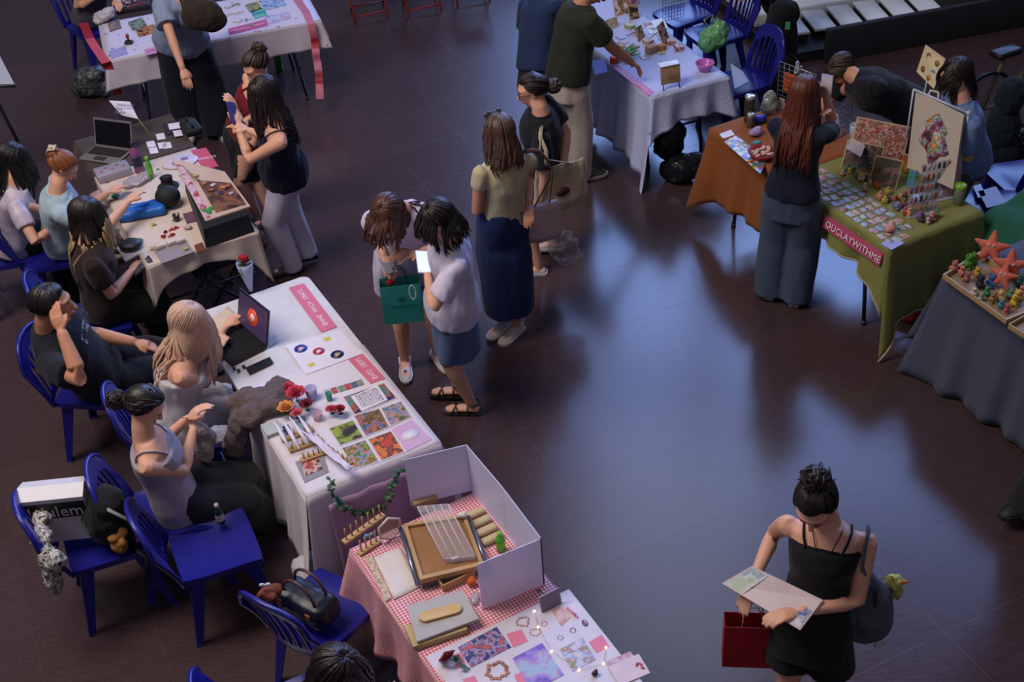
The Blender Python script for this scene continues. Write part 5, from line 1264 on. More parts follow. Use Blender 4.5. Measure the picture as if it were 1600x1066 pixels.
soft('cotton_ball', 'white cotton tuft on the corner of the cork tray', 'cotton', at(722, 808, Z2+.075), [((0, 0, .012), (.026, .02, .014)), ((.012, .008, .018), (.014, .014, .012))], mat('#d9d3d6', .9), amp=.006)
# white paper cover on the near half
zc = Z2+.0012
flat('paper_cover', 'white paper cover under the art prints on the foreground table', 'paper', [(665, 1027), (889, 921), (1040, 1112), (830, 1235)], Z2-.0005, mat('#cfc6d2', .5), .0012)
def pr(label, px, cols, sc_, seed, kind='noise', cat='art print', m=None): return flat('art_print', label, cat, px, zc, m or art(cols, sc_, seed, kind), .0015, 'art prints on the foreground table')
pr('purple print with a swirl of koi fish', [(715, 1012), (776, 980), (799, 1012), (736, 1044)], ['#2f2a63', '#3b3478', '#2b3f78', '#b9a0c0', '#4a3c86', '#c05a55'], 26, 4)
pr('violet and pink print with a pale round figure', [(801, 1029), (847, 1005), (881, 1055), (830, 1082)], ['#6a4aa0', '#7a55b5', '#8e7cc8', '#b08ac0', '#9fb2c8'], 9, 6)
pr('print with green, blue and orange blossoms', [(875, 1015), (910, 997), (931, 1031), (895, 1050)], ['#b9c2b0', '#5f9a6a', '#c47a48', '#8fa5cf', '#c9c2cc'], 26, 8)
pr('peach coloured print beside the small standing sign', [(862, 955), (880, 945), (892, 965), (877, 979)], ['#c49a92', '#b98478', '#cbaea8'], 26, 9)
pr('pale print with tiny rows of drawings at the far right', [(945, 1035), (985, 1018), (1003, 1045), (962, 1062)], ['#cfc0c8', '#c9b2bc', '#b98a98'], 34, 10)
pkm = mat('#d9788e', .5)
for i, q in enumerate([[(791, 991), (815, 984), (825, 1002), (802, 1012)], [(920, 1004), (940, 992), (952, 1010), (932, 1021)], [(707, 1024), (722, 1019), (727, 1038), (713, 1046)], [(803, 1055), (822, 1048), (832, 1070), (812, 1078)], [(722, 1062), (742, 1056), (748, 1070), (730, 1076)]]):
    flat('sticky_note', ['pink sticky note above the violet print', 'pink sticky note at the far right of the white paper', 'pink sticky note under the loose rose', 'pink sticky note left of the violet print', 'pink sticky note at the bottom edge by the wreath'][i], 'sticky note', q, zc, pkm, .0012, 'pink sticky notes')
def wreath(label, px, r, col, dots, seed):
    p = at(*px, zc); b = MB(); rr = random.Random(seed)
    for i in range(dots): a = 2*math.pi*i/dots; k = r*rr.uniform(.75, 1.08); b.lathe((math.cos(a)*k, math.sin(a)*k, 0), [(r*.22, 0), (r*.22, .0012)], 7)
    solo('sticker', label, 'sticker', b, mat(col, .5, var=.2), p)
wreath('brown wreath sticker near the standing sign', (817, 972), .028, '#b98a7c', 12, 1); wreath('peach wreath sticker beside the upper pink note', (836, 988), .022, '#c79a88', 10, 2); wreath('large copper wreath sticker at the bottom edge', (777, 1048), .045, '#b98070', 18, 3)
wreath('dark purple flower sticker near the table edge', (895, 985), .014, '#4a3550', 8, 4); wreath('navy flower sticker left of the purple one', (876, 997), .012, '#26284a', 7, 5); wreath('small orange wreath sticker right of the standing sign', (850, 975), .014, '#b97a50', 9, 6)
b = MB(); b.lathe((0, 0, 0), [(.020, 0), (.020, .0015)], 22, sx=.65); solo('sticker', 'oval brown and blue sticker near the table edge', 'sticker', b, art(['#5a3a50', '#7a4a5a', '#4a5a8a', '#b08a90'], 60, 5), at(914, 974, zc), R_(20))
b = MB(); b.tube([(-.03, 0, .006), (.03, 0, .006)], .006, 10); b.tube([(.028, 0, .006), (.045, 0, .006)], .0035, 8); solo('highlighter', 'pink highlighter pen behind the standing sign', 'pen', b, mat('#e38ab0', .3), at(893, 957, zc), R_(-55))
standcard('sign_holder', 'small mauve standing sign on the foreground table', 'sign', (862, 950), Z2, .105, .085, R_(28), 12, mat('#8a7c92', .5), .003, bodymat=mat('#b5aab8', .3))
# fairy lights: lit bulbs on a thin wire
fl = [(835, 955), (841, 980), (862, 1018), (905, 1047), (943, 1037), (947, 1012)]
P_ = [at(*q, zc+.006) for q in fl]; t = thing('fairy_lights', 'string of warm fairy lights winding between the prints', 'lights', P_[2]); b = MB(); b.tube([q-P_[2] for q in P_], .0010, 5); obj('wire', b, mat('#b9a98a', .4), t)
for q in P_: b = MB(); b.ball(q-P_[2], .0055, 10, 8); obj('bulb', b, mat('#ffd9a0', .3, emit=2.4), t)
flower('dark red rose lying at the left of the white paper', at(700, 1028, Z2+.03), .030, '#6d1220', stem=Vector((.09, -.05, -.022)), tilt=(-.5, .5, .8))
soft('cone_trinket', 'small dark brown trinket at the bottom edge', 'trinket', at(929, 1056, zc), [((0, 0, .012), (.016, .014, .012)), ((.008, .008, .022), (.01, .01, .01))], mat('#3a2620', .6), amp=.003)
t = flat('ticket_card', 'pink ticket card with a red ribbon jutting over the table corner', 'card', [(950, 1042), (998, 1022), (1016, 1052), (968, 1072)], zc+.004, mat('#d3bcc4', .5), .0015)
b = MB(); b.tube([(.035, .0, .004), (.045, .012, .006), (.058, -.002, .005), (.05, -.018, .004), (.06, -.024, .004)], .005, 6, .3); obj('ribbon', b, mat('#b33a44', .5), t)
# ================================================================ top left paper covered table
ZC = .7462
def ribbon_path(name, label, pxs, w, mats, off=None):
    """hanging or lying paper ribbon: list of (x, y, z); colour changes by segment"""
    P_ = [at(*q) for q in pxs]; t = thing(name, label, 'ribbon', P_[0]); 
    for i in range(len(P_)-1):
        a, b_ = P_[i]-P_[0], P_[i+1]-P_[0]; d = (b_-a).normalized(); s = d.cross(ray(*pxs[i][:2])).normalized()*w/2; b = MB()
        if abs(d.z) < .5: s = Vector((s.x, s.y, 0)).normalized()*w/2
        nn = s.cross(d).normalized(); k = 5
        rings = []
        for j in range(k+1):
            c = a.lerp(b_, j/k)+nn*.012*math.sin(math.pi*j/k)*(1 if i % 2 else -1)*(1 if abs(d.z) > .5 else .0)+Vector((0, 0, .001)); rings.append([c-s, c+s, c+s+nn*.0012, c-s+nn*.0012])
        b.rings(rings, True, True, False); obj('ribbon_section', b, mats[i % len(mats)], t)
    return t
rd, lr, rp = mat('#9c1420', .5), mat('#c04a55', .5), mat('#c06a80', .5)
ribbon_path('paper_ribbon', 'red paper ribbon across the left end of the paper covered table', [(130, 36, ZC+.003), (140, 60, ZC+.003), (148, 73, ZC+.003), (166, 98, ZC+.003), (171, 108, .68), (185, 148, .42)], .075, [rd, lr, lr, rd, rd])
ribbon_path('paper_ribbon', 'pink and red paper chain hanging from the right end of the paper covered table', [(462, -4, ZC+.003), (478, 18, ZC+.003), (486, 38, ZC), (491, 60, .62), (493, 76, .54), (494, 90, .47), (497, 104, .40), (498, 116, .34), (499, 131, .28), (500, 155, .18)], .065, [rp, rp, rp, rd, rp, rp, rp, rd, rp])
t = boxthing('open_box', 'open black box of trinkets on the paper covered table', 'box', (208, 12), ZC, (.30, .24, .05), yC, mat('#1e1d22', .6), .006)
b = MB(); b.box((0, 0, .052), (.26, .20, .004)); obj('contents', b, art(['#2a2228', '#7a2a2e', '#b9a59a', '#3a3238', '#8a4a44', '#1c1a1f'], 40, 4, 'cells'), t)
flat('picture_tile', 'grey picture tile with a green figure on the paper covered table', 'picture', [(200, 36), (222, 28), (230, 40), (208, 48)], ZC, art(['#3a3c42', '#4a4c50', '#6f8a6a', '#8f8f8a'], 18, 5), .006)
flat('picture_tile', 'red and yellow picture tile on the paper covered table', 'picture', [(212, 48), (240, 38), (246, 50), (218, 58)], ZC, art(['#7a1f22', '#a8402e', '#c79a4a', '#3a1c1e'], 22, 6), .006)
flat('picture_tile', 'pale blue printed tile near the front of the paper covered table', 'picture', [(170, 80), (196, 72), (200, 84), (174, 92)], ZC, art(['#9a94c4', '#7f7ab5', '#b5aed0', '#8a86bc'], 60, 7), .002)
soft('plastic_bag', 'crumpled white plastic bag at the far left of the paper covered table', 'bag', at(163, 34, ZC), [((0, 0, .05), (.09, .07, .05)), ((.05, .03, .07), (.06, .05, .05)), ((-.03, -.03, .03), (.06, .05, .03))], mat('#b9b4bc', .4), amp=.012)
flat('photo_tile', 'brown patterned tile beside the white plastic bag', 'picture', [(168, 36), (186, 30), (190, 44), (172, 50)], ZC, art(['#5a4a42', '#8a7568', '#3a302c', '#a8968c'], 40, 8), .006)
st = thing('ink_stamp', 'black stamp with a red handle held over the paper cover', 'stamp', at(202, 68, ZC)); b = MB(); b.box((0, 0, .012), (.07, .05, .024), bev=.006); obj('stamp_base', b, blackm, st); b = MB(); b.lathe((0, 0, .024), [(.012, 0), (.010, .02), (.015, .045), (.012, .06)], 14); obj('handle', b, mat('#8e1c24', .4), st)
for k, (L0, L1, n) in enumerate((((226, 82), (268, 72), 11), ((357, 50), (417, 35), 12))):
    a, b_ = at(*L0, ZC), at(*L1, ZC); d = b_-a; o = flat('name_strip', ['pink lettered name strip left of the pale blue shirt', 'pink lettered name strip right of the pale blue shirt'][k], 'sign', [(L0[0]-1, L0[1]-5), (L1[0]-1, L1[1]-5), (L1[0]+2, L1[1]+5), (L0[0]+2, L0[1]+5)], ZC, mat('#c98ab0' if k == 0 else '#c4508c', .5), .001)
    glyphs(n, d.length*.9, .05, mat('#a02a60' if k == 0 else '#ead0e2', .5), o, (0, 0, .0018), (0, 0, 0), 31+k)
cols = [['#5f8a3a', '#c9b93a', '#2f3a6a', '#88b04a'], ['#4a4a9c', '#5a9fc4', '#c0c4e0', '#3a6aa8'], ['#2f8a6a', '#3a8ab0', '#70b8a0'], ['#8a86bc', '#b5aed8', '#c9c2dc'], ['#d0c4d4', '#b8a8cc', '#c4a0b8']]
for k, q in enumerate([[(383, 8), (402, 2), (410, 14), (391, 20)], [(404, 2), (436, -8), (448, 8), (416, 16)], [(392, 18), (412, 12), (418, 24), (398, 30)], [(412, 26), (432, 20), (440, 32), (420, 38)], [(436, 22), (450, 18), (456, 28), (442, 32)]]):
    flat('art_card', ['green and yellow art card by the beads on the paper covered table', 'blue and violet art card at the far right of the paper covered table', 'teal art card in the middle of the paper covered table', 'lilac art card near the paper chain', 'small pale art card nearest the paper chain'][k], 'art card', q, ZC, art(cols[k], 18, k), .002, 'art cards on the paper covered table')
for k, (x, y) in enumerate([(358, 12), (368, 8), (364, 22), (374, 20), (382, 32), (372, 34), (352, 26), (390, 40)]):
    b = MB(); rr = random.Random(k)
    for i in range(9): b.ball((rr.uniform(-.02, .02), rr.uniform(-.035, .035), .006), .008, 8, 6)
    solo('bead_string', 'strings of pale and green beads by the backpacked shopper', 'beads', b, mat(['#c9c6cc', '#7fa08a', '#d4d0d6'][k % 3], .3), at(x, y, ZC), R_(yC*57+90), 'bead strings on the paper covered table')
# brown shoulder bag of the pale blue shirt shopper
o_ = at(318, 18, 1.26); bagm = fab('#3a3028', '#2c241e')
soft('shoulder_bag', 'dark brown slouchy bag on the back of the pale blue shirt', 'bag', o_, [((0, -.06, 0), (.17, .09, .13)), ((.06, -.05, -.05), (.12, .08, .10)), ((-.06, -.04, .06), (.10, .06, .08))], bagm, amp=.010, sc_=12)
# under the table
soft('backpack', 'grey and black backpack on the floor under the paper covered table', 'backpack', at(147, 150, 0), [((0, 0, .14), (.17, .13, .14)), ((.06, -.02, .22), (.12, .10, .08)), ((-.08, .02, .10), (.12, .10, .10)), ((.12, -.05, .08), (.07, .05, .08))], art(['#17181b', '#1f2124', '#5a6064', '#26282c', '#474c50'], 7, 3), amp=.008)
bottle('green bottle standing on the floor under the paper covered table', (437, 110), 0, .26, .035, '#3f8a3a', '#2f6f2f', group=None)
# whiteboard on a stand at the left edge
t = thing('flipchart', 'white board on a black stand cut off by the left edge', 'board', at(46, 256, 0)); q0 = at(46, 256, 0)
a, b_, c_ = at(-60, 85, 1.05)-q0, at(-2, 84, 1.05)-q0, at(24, 134, .96)-q0
n_ = (b_-a).cross(c_-b_).normalized(); b = MB(); d_ = a+(c_-b_); v = [a, b_, c_, d_]; b.add(v+[p-n_*.02*(-1) for p in v], [(3, 2, 1, 0), (4, 5, 6, 7), (0, 1, 5, 4), (1, 2, 6, 5), (2, 3, 7, 6), (3, 0, 4, 7)], False); obj('whiteboard', b, mat('#aaa9b4', .4), t)
b = MB(); b.tube([c_, d_], .014, 8); obj('tray', b, mat('#1a1b1f', .4), t)
b = MB(); b.tube([c_+Vector((-.22, .05, 0)), Vector((0, 0, .01))], .016, 8); obj('leg', b, mat('#24262c', .4), t); b = MB(); b.tube([c_+Vector((-.3, .1, 0)), Vector((-.6, .35, .01))], .016, 8); obj('leg', b, mat('#24262c', .4), t)

# ================================================================ small dark table and craft table
zE = .7462
t = thing('camera_bag', 'open black camera bag with white cards on the dark cloth', 'bag', at(300, 205, zE), yE)
b = MB(); b.box((0, 0, .03), (.20, .13, .06), bev=.02); obj('bag_body', b, mat('#121317', .7), t); b = MB(); b.tube([(-.08, .0, .06), (-.04, .01, .10), (.04, .01, .10), (.08, 0, .06)], .008, 8); obj('strap', b, mat('#0e0f12', .6), t)
for k, q in enumerate([[(254, 196), (276, 190), (284, 206), (262, 212)], [(278, 189), (300, 184), (306, 194), (284, 199)]]): flat('tray', ['dark grey flat tray on the dark cloth', 'black flat tray at the far side of the dark cloth'][k], 'tray', q, zE, mat('#1d1e24' if k else '#2a2c34', .5), .012)
for k, (x, y) in enumerate([(262, 194), (275, 192), (270, 205), (253, 224), (246, 224), (228, 222), (232, 232), (243, 210)]):
    flat('label_card', ['white card far left of the black camera bag', 'second white card left of the black camera bag', 'white card in front of the grey tray', 'white card with a dark bar by the pink bottle', 'white card nearest the pink bottle', 'tilted white card behind the pink bottle', 'white card at the front edge of the dark cloth', 'white card between laptop and trays'][k], 'card', [(x, y), (x+13, y-2), (x+16, y+7), (x+3, y+9)], zE+.013 if k < 3 else zE+.001, whitep, .002, 'white cards on the dark cloth')
# laptop of the craft table
laptop('open silver laptop with a black screen at the craft table', (150, 229), (208, 237), .7462, .21, 18, mat('#0a0a12', .15), body='#8a8384', flipside=1)
def tbl(px, dz=0): return at(px[0], px[1], .7462+dz)
# card on a stick
c0, c1, c2, c3 = at(170, 157, 1.02), at(203, 159, 1.0), at(216, 186, .93), at(190, 180, .94)
t = thing('stick_sign', 'white lettered card on a wooden stick behind the laptop', 'sign', at(243, 222, .7462)); o_ = t.location
n_ = (c1-c0).cross(c3-c0).normalized()*.003; v = [c0-o_, c1-o_, c2-o_, c3-o_]; b = MB(); b.add(v+[p+n_ for p in v], [(3, 2, 1, 0), (4, 5, 6, 7), (0, 1, 5, 4), (1, 2, 6, 5), (2, 3, 7, 6), (3, 0, 4, 7)], False); cd_ = obj('card', b, mat('#cfcfe2', .5), t)
b = MB(); b.tube([c2-o_-Vector((0, 0, .0)), (0, 0, 0)], .004, 6); obj('stick', b, mat('#8a6a42', .6), t)
ex = (c1-c0).normalized(); ez = n_.normalized(); ez = ez if ez.z > 0 else -ez; ey = ez.cross(ex)
M4 = Matrix((ex, ey, ez)).transposed().to_4x4(); g_ = glyphs(7, .13, .09, mat('#6a6a86', .6), t, (0, 0, 0), (0, 0, 0), 41, rows=3); g_.matrix_local = Matrix.Translation((c0+c1+c2+c3)/4-o_+ez*.005)@M4
bottle('pink translucent bottle beside the laptop', (219, 268), .7462, .24, .036, '#8a4a7c', '#2a2440')
bottle('small green bottle right of the pink bottle', (237, 278), .7462, .17, .022, '#5fae36', '#78c040', name='bottle')
t = thing('plastic_box', 'clear plastic box with red dots on the craft table', 'box', tbl((178, 274)), yD+R_(90))
b = MB(); b.box((0, 0, .03), (.24, .15, .06), bev=.01); obj('box_body', b, clearmat('#a9a4b0', .2, .65), t); b = MB()
for k in range(5): b.ball((-.08+.04*k, .02*(-1)**k, .061), (.012, .010, .005), 8, 6)
obj('contents', b, mat('#a83a3a', .5), t)
soft('plastic_wrap', 'crumpled clear wrap in front of the plastic box', 'wrapping', tbl((212, 288)), [((0, 0, .02), (.08, .06, .025)), ((.05, .04, .03), (.05, .04, .03)), ((-.04, -.03, .02), (.05, .04, .02))], clearmat('#aaa2b0', .2, .7), amp=.012)
# hat and ball
t = thing('top_hat', 'small black top hat with a red band', 'hat', tbl((263, 292))); b = MB(); b.lathe((0, 0, 0), [(.075, 0), (.075, .006), (.045, .008), (.04, .07), (.046, .075)], 24); obj('hat_body', b, mat('#0e0d12', .8), t); b = MB(); b.lathe((0, 0, .010), [(.0465, 0), (.045, .016)], 24, cap=False); obj('hat_band', b, mat('#5a1018', .6), t)
b = MB(); b.ball((0, 0, .075), (.085, .08, .075), 24, 16); solo('ball', 'black round ball cushion in front of the top hat', 'ball', b, mat('#0c0c11', .7), tbl((266, 322)))
# draped black box with the slanted display board
q = [(268, 262), (350, 268), (397, 350), (312, 368)]; pz = .7462
b0 = [at(290, 300, pz), at(352, 280, pz), at(398, 362, pz), at(322, 388, pz)]
t = thing('draped_box', 'box under a black cloth carrying the slanted display board', 'box', sum(b0, Vector())/4); b = MB(); H_ = .12
lo = [p-t.location for p in b0]; hi = [p*.93+Vector((0, 0, H_)) for p in lo]
b.rings([lo, [l.lerp(h_, .5)*.99 for l, h_ in zip(lo, hi)], hi], True, True, False); obj('black_cloth', b, fab('#191a26', '#111219'), t)
q = [(268, 245), (345, 262), (391, 322), (321, 345)]; zz = [.90, .93, .885, .872]
C_ = [at(x, y, z) for (x, y), z in zip([(268, 247), (351, 268), (391, 322), (321, 345)], (.90, .90, .88, .88))]
t = thing('display_board', 'cream display board with brown pictures slanted on the black box', 'board', sum(C_, Vector())/4); v = [p-t.location for p in C_]
n_ = (v[1]-v[0]).cross(v[3]-v[0]).normalized(); n_ = n_ if n_.z > 0 else -n_
def onb(u, w, d=0): return v[0].lerp(v[1], u).lerp(v[3].lerp(v[2], u), w)+n_*d
def bslab(u0, u1, w0, w1, d, th): P_ = [onb(u0, w0, d), onb(u1, w0, d), onb(u1, w1, d), onb(u0, w1, d)]; m = MB(); m.add(P_+[p+n_*th for p in P_], [(3, 2, 1, 0), (4, 5, 6, 7), (0, 1, 5, 4), (1, 2, 6, 5), (2, 3, 7, 6), (3, 0, 4, 7)], False); return m
obj('board', bslab(0, 1, 0, 1, -.012, .012), mat('#bfa79a', .6), t); obj('picture', bslab(.28, .95, .35, .94, .0005, .0012), art(['#4a3028', '#5c3e32', '#8a5a44', '#6a4a44', '#3a2622'], 7, 4), t)
obj('side_strip', bslab(.02, .16, .1, .98, .0005, .0012), art(['#b55a78', '#c98aa0', '#c9b8c4', '#a83a50'], 10, 4), t)
for k, (u, w, c, s_) in enumerate([(.38, .42, '#a86a4a', .03), (.45, .55, '#8a4a34', .028), (.55, .45, '#c9c4d8', .026), (.60, .62, '#3a2a5a', .03), (.72, .50, '#b5785a', .03), (.80, .65, '#b5a0b8', .025), (.85, .45, '#9a5a44', .028), (.3, .28, '#b59a6a', .03)]):
    b = MB(); b.box(onb(u, w, .008), (s_*1.4, s_, .014), bev=.006, rz=yD+k); obj('ornament', b, mat(c, .5), t)
for k in range(4): b = MB(); b.tube([onb(.16+k*.04, .12+.06*k, .004), onb(.22+k*.05, .38, .006)], .0022, 6); obj('necklace', b, mat(['#6a5a50', '#8a7a6a', '#3a3234', '#a8988a'][k], .4), t)
b = MB(); p_ = onb(.16, .88, .004)
for k in range(3): leaf(b, p_, Vector((math.cos(k*2+1), math.sin(k*2+1), .1)), .05, .02)
obj('green_leaf', b, mat('#2f8a3a', .5), t)
t2 = flat('name_strip', 'pink name strip at the far corner of the craft table', 'sign', [(298, 235), (322, 231), (342, 260), (318, 265)], .7462, mat('#c04a68', .6), .001); glyphs(7, .16, .05, wletter, t2, (0, 0, .002), (0, 0, R_(0)), 12)
b = MB(); b.lathe((0, 0, 0), [(.10, 0), (.105, .006), (.10, .012)], 30, sx=1.25, sy=.9); o = solo('oval_board', 'white oval board with two violet squares on the craft table', 'board', b, mat('#c9bccb', .5), tbl((282, 254)), R_(20))
for k in (-1, 1): b = MB(); b.box((k*.035, k*.02, .0135), (.05, .04, .002)); obj('violet_square', b, mat('#8a6a9c', .5), o)
# blue pouch
o_ = tbl((222, 336)); bp = MB(); bp.box((0, 0, .035), (.33, .15, .07), rz=R_(12), bev=.03)
soft_m = remesh(bp, .008, 3, .5, folds(.007, 14, 1, 3), 'blue_pouch'); t = thing('blue_pouch', 'bright blue zipped pouch on the craft table', 'bag', o_); obj('pouch_body', soft_m, mat('#1560b8', .45), t)
b = MB(); b.tube([(-.15, -.035, .07), (0, 0.0, .076), (.15, .033, .07)], .004, 6); obj('zip', b, mat('#3f86d0', .3), t)
cup('small glass jar with dark contents in front of the blue pouch', (277, 345), .7462, .05, .024, mat('#3a3436', .2), 'jar', 'jar')
flat('purple_sheet', 'dark mauve packet between the glass jar and the black box', 'packet', [(286, 336), (302, 332), (308, 346), (292, 350)], .7462, mat('#6a4a5e', .4), .01)
soft('pink_pouch', 'small pale pink pouch near the black box', 'pouch', tbl((294, 358)), [((0, 0, .015), (.03, .022, .015))], mat('#b59aa0', .6), amp=.003)
t = flat('craft_tray', 'clear compartment tray at the near corner of the craft table', 'tray', [(240, 392), (288, 374), (304, 396), (254, 414)], .7462, mat('#8f8790', .3), .012)
for k, (x, y, c, lab) in enumerate([(250, 388, '#c9bab2', 'cream box at the left of the compartment tray'), (268, 382, '#cbbcb5', 'middle cream box in the compartment tray'), (282, 379, '#c4b8b8', 'right cream box in the compartment tray')]): boxthing('bead_box', lab, 'box', (x, y), .7462+.012, (.055, .045, .03), R_(30), mat(c, .6), .005)
for k, (x, y) in enumerate([(262, 362), (273, 358), (268, 368), (258, 370)]):
    b = MB(); rr = random.Random(k+4)
    for i in range(5): b.box((rr.uniform(-.02, .02), rr.uniform(-.015, .015), .004), (.014, .02, .008), rz=rr.random()*3)
    solo('red_charm', ['red charms farthest left of the tray', 'red charms nearest the glass jar', 'red charms beside the cream boxes', 'red charms at the seat side of the tray'][k], 'charm', b, mat('#a83a34', .5), tbl((x, y)), 0, 'red charms on the craft table')
for k, (x, y) in enumerate([(240, 352), (238, 390), (291, 390)]): cup(['yellow lid near the blue pouch', 'yellow lid at the table edge by the tray', 'yellow lid inside the tray corner'][k], (x, y), .7462 if k < 2 else .76, .012, .016, mat('#b59a3a', .4), 'lid', 'lid')
flat('brown_patch', 'reddish brown leather patch near the tray', 'patch', [(303, 384), (316, 379), (322, 390), (308, 396)], .7462, mat('#6f3a2c', .6), .003)
for k, q in enumerate([[(178, 302), (186, 300), (190, 312), (182, 316)], [(214, 372), (222, 378), (226, 390), (218, 386)]]):
    b = MB(); leaf(b, Vector((0, 0, .003)), Vector((math.cos(yD+3.1), math.sin(yD+3.1), 0)), .11, .03); o = solo('cutout_leaf', ['green felt leaf behind the raised hand', 'green felt leaf near the table edge by the tray'][k], 'leaf', b, mat('#2f6a4a', .7), at(q[0][0], q[0][1], .748)); o.modifiers.new('t', 'SOLIDIFY').thickness = .002
# things on the seat side
flat('plate', 'white rounded tray with a black round case at the table edge', 'tray', [(182, 388), (206, 376), (222, 396), (196, 410)], .735, mat('#bdb4b8', .4), .01)
b = MB(); b.ball((0, 0, .03), (.075, .065, .03), 20, 12); solo('round_case', 'black round case on the white rounded tray', 'case', b, mat('#101116', .5), at(205, 388, .745))
t = thing('phone', 'phone with a pink figure held by the person with black to blonde hair', 'phone', POMBRE.wr[1]+V(.07, .02, .02)); b = MB(); b.box((0, 0, 0), (.15, .075, .009), bev=.004, rz=.5, ry=-.5); obj('phone_case', b, mat('#23262e', .3), t); b = MB(); b.box((0, 0, .0055), (.13, .06, .002), rz=.5, ry=-.5); obj('screen', b, art(['#a86a78', '#2a2c34', '#5a6068'], 30, 2), t)
# wrapped cloths on the lap side: grey bag between the seated people and the craft table
soft('grey_cloth_bag', 'grey cloth bag hanging at the seat side of the craft table', 'bag', at(182, 352, .62), [((0, 0, .0), (.09, .07, .12)), ((.05, -.06, -.03), (.08, .06, .10)), ((-.02, .05, .04), (.06, .05, .07))], fab('#6a6468', '#8a8486'), amp=.014)
soft('brown_tote', 'brown leather tote standing under the right side of the craft table', 'bag', at(392, 402, 0), [((0, 0, .13), (.15, .08, .13)), ((.0, .0, .20), (.12, .06, .07))], mat('#5a4436', .6), amp=.008)
# camp stool with a bag under the gap between the tables
t = thing('camp_stool', 'small black camp stool between the craft table and the white table', 'stool', at(345, 470, 0), R_(30)); b = MB(); b.box((0, 0, .36), (.34, .30, .03), bev=.012); obj('seat', b, mat('#14161f', .7), t)
for sx in (-1, 1):
    for sg in (-1, 1): b = MB(); b.tube([(sg*.15, sx*.14, .35), (-sg*.15, sx*.14, 0)], .011, 8); obj('leg', b, mat('#1b1d24', .4), t)
# ================================================================ blue checked table
ZF = .7462
t = thing('mini_easel', 'small wooden standing sign with a white top on thin legs', 'sign', at(1048, 138, ZF), R_(14))
b = MB(); b.box((0, .01, .105), (.155, .012, .13), rx=R_(-10), bev=.003); obj('board', b, mat('#a3856a', .6, sc_=20, var=.1), t)
b = MB(); b.box((0, .045, .178), (.155, .07, .012), bev=.003); obj('white_top', b, mat('#d5dcec', .4), t)
b = MB()
for i in range(7): a = i*.9; b.tube([(math.cos(a)*.025, .002, .095+math.sin(a)*.025), (math.cos(a+.7)*.025, .002, .095+math.sin(a+.7)*.025)], .002, 6)
b.v = [(x, y-.008-.17*(z-.10), z) for x, y, z in b.v]; obj('drawing', b, mat('#7a5a48', .6), t)
for x, y in ((-.065, -.02), (.065, -.02), (0, .09)): b = MB(); b.tube([(x*.9, .01 if y < 0 else .03, .07 if y < 0 else .15), (x, y, 0)], .0045, 6); obj('leg', b, mat('#4a3024', .5), t)
b = MB(); b.lathe((0, 0, 0), [(.035, 0), (.045, .004), (.062, .04), (.074, .066), (.071, .066), (.058, .04), (.04, .008), (.002, .007)], 28, cap=False); solo('bowl', 'pink plastic bowl on the blue checked cloth', 'bowl', b, mat('#b565b0', .3), at(1101, 110, ZF))
o = strip('pink name strip along the front of the blue checked table', [(1013, 150), (958, 106), (965, 101), (1022, 144)], ZF, 13, (5,), mat('#c0508a', .5), 9, .03)
flat('purple_cloth', 'small violet cloth hanging off the table beside the olive T-shirt', 'cloth', [(924, 96), (944, 92), (950, 112), (930, 118)], ZF, mat('#5a54a8', .7), .003)
def frame_card(lab, px, w, h, yaw, cols, k): standcard('framed_picture', lab, 'picture', px, ZF, w, h, R_(yaw), 22, art(cols, 18, k), .006, 'framed pictures on the blue checked table')
frame_card('framed red picture standing behind the mini easel', (1042, 68), .13, .17, 60, ['#a8281f', '#c9503a', '#c9b8b0', '#5a1c1a'], 1)
frame_card('framed coral picture next to the green leaves', (1003, 62), .10, .11, 50, ['#b8483f', '#c99a90', '#3a5a40', '#d0b0a0'], 2)
frame_card('small framed brown picture near the head of the olive T-shirt shopper', (958, 44), .11, .08, 30, ['#7a5a44', '#a88a70', '#c9b8a0'], 3)
frame_card('tall framed picture with dark figures at the back', (975, 22), .16, .13, 20, ['#c9bcb0', '#5a4a44', '#a87a50', '#d6cfd0'], 4)
frame_card('dark framed picture at the back of the blue checked table', (992, 30), .09, .12, 20, ['#4a3a34', '#b89a78', '#2a2222'], 5)
frame_card('violet picture panel at the top edge of the frame', (990, 8), .12, .10, 20, ['#7a5aa8', '#a88ac8', '#5a3a78', '#c04a5a'], 6)
t = thing('posy', 'bunch of green leaves with yellow and orange flowers', 'flowers', at(978, 88, ZF)); b = MB(); rr = random.Random(3)
for i in range(26): a = rr.uniform(0, 6.3); leaf(b, Vector((rr.uniform(-.05, .05), rr.uniform(-.04, .04), .01+rr.random()*.03)), Vector((math.cos(a), math.sin(a), rr.uniform(0, .7))), .075, .014)
obj('leaves', b, mat('#3f8a4a', .5, var=.2), t); b = MB()
for i in range(9): b.ball((rr.uniform(-.09, .0), rr.uniform(.02, .10), .04+rr.random()*.02), (.018, .018, .012), 8, 6)
obj('yellow_flowers', b, mat('#c9a832', .6), t); b = MB()
for i in range(5): b.ball((rr.uniform(-.03, .05), rr.uniform(-.08, -.03), .03), (.022, .02, .016), 8, 6)
obj('orange_flowers', b, mat('#c95a24', .6), t)
boxthing('orange_box', 'small orange box at the table edge under the reaching arm', 'box', (960, 98), ZF, (.06, .045, .05), R_(20), mat('#c9501e', .5), .004)
boxthing('kraft_box', 'tan box between the flowers and the mini easel', 'box', (1018, 82), ZF, (.09, .06, .06), R_(30), mat('#a58a6c', .7), .004)
boxthing('kraft_box', 'tan and orange box below the red framed picture', 'box', (1034, 78), ZF, (.06, .05, .045), R_(30), mat('#b87a42', .7), .004)
flat('white_sheet', 'white sheets of paper at the far end of the blue checked table', 'paper', [(1008, 36), (1036, 28), (1044, 44), (1016, 54)], ZF, mat('#d3daea', .5), .004)
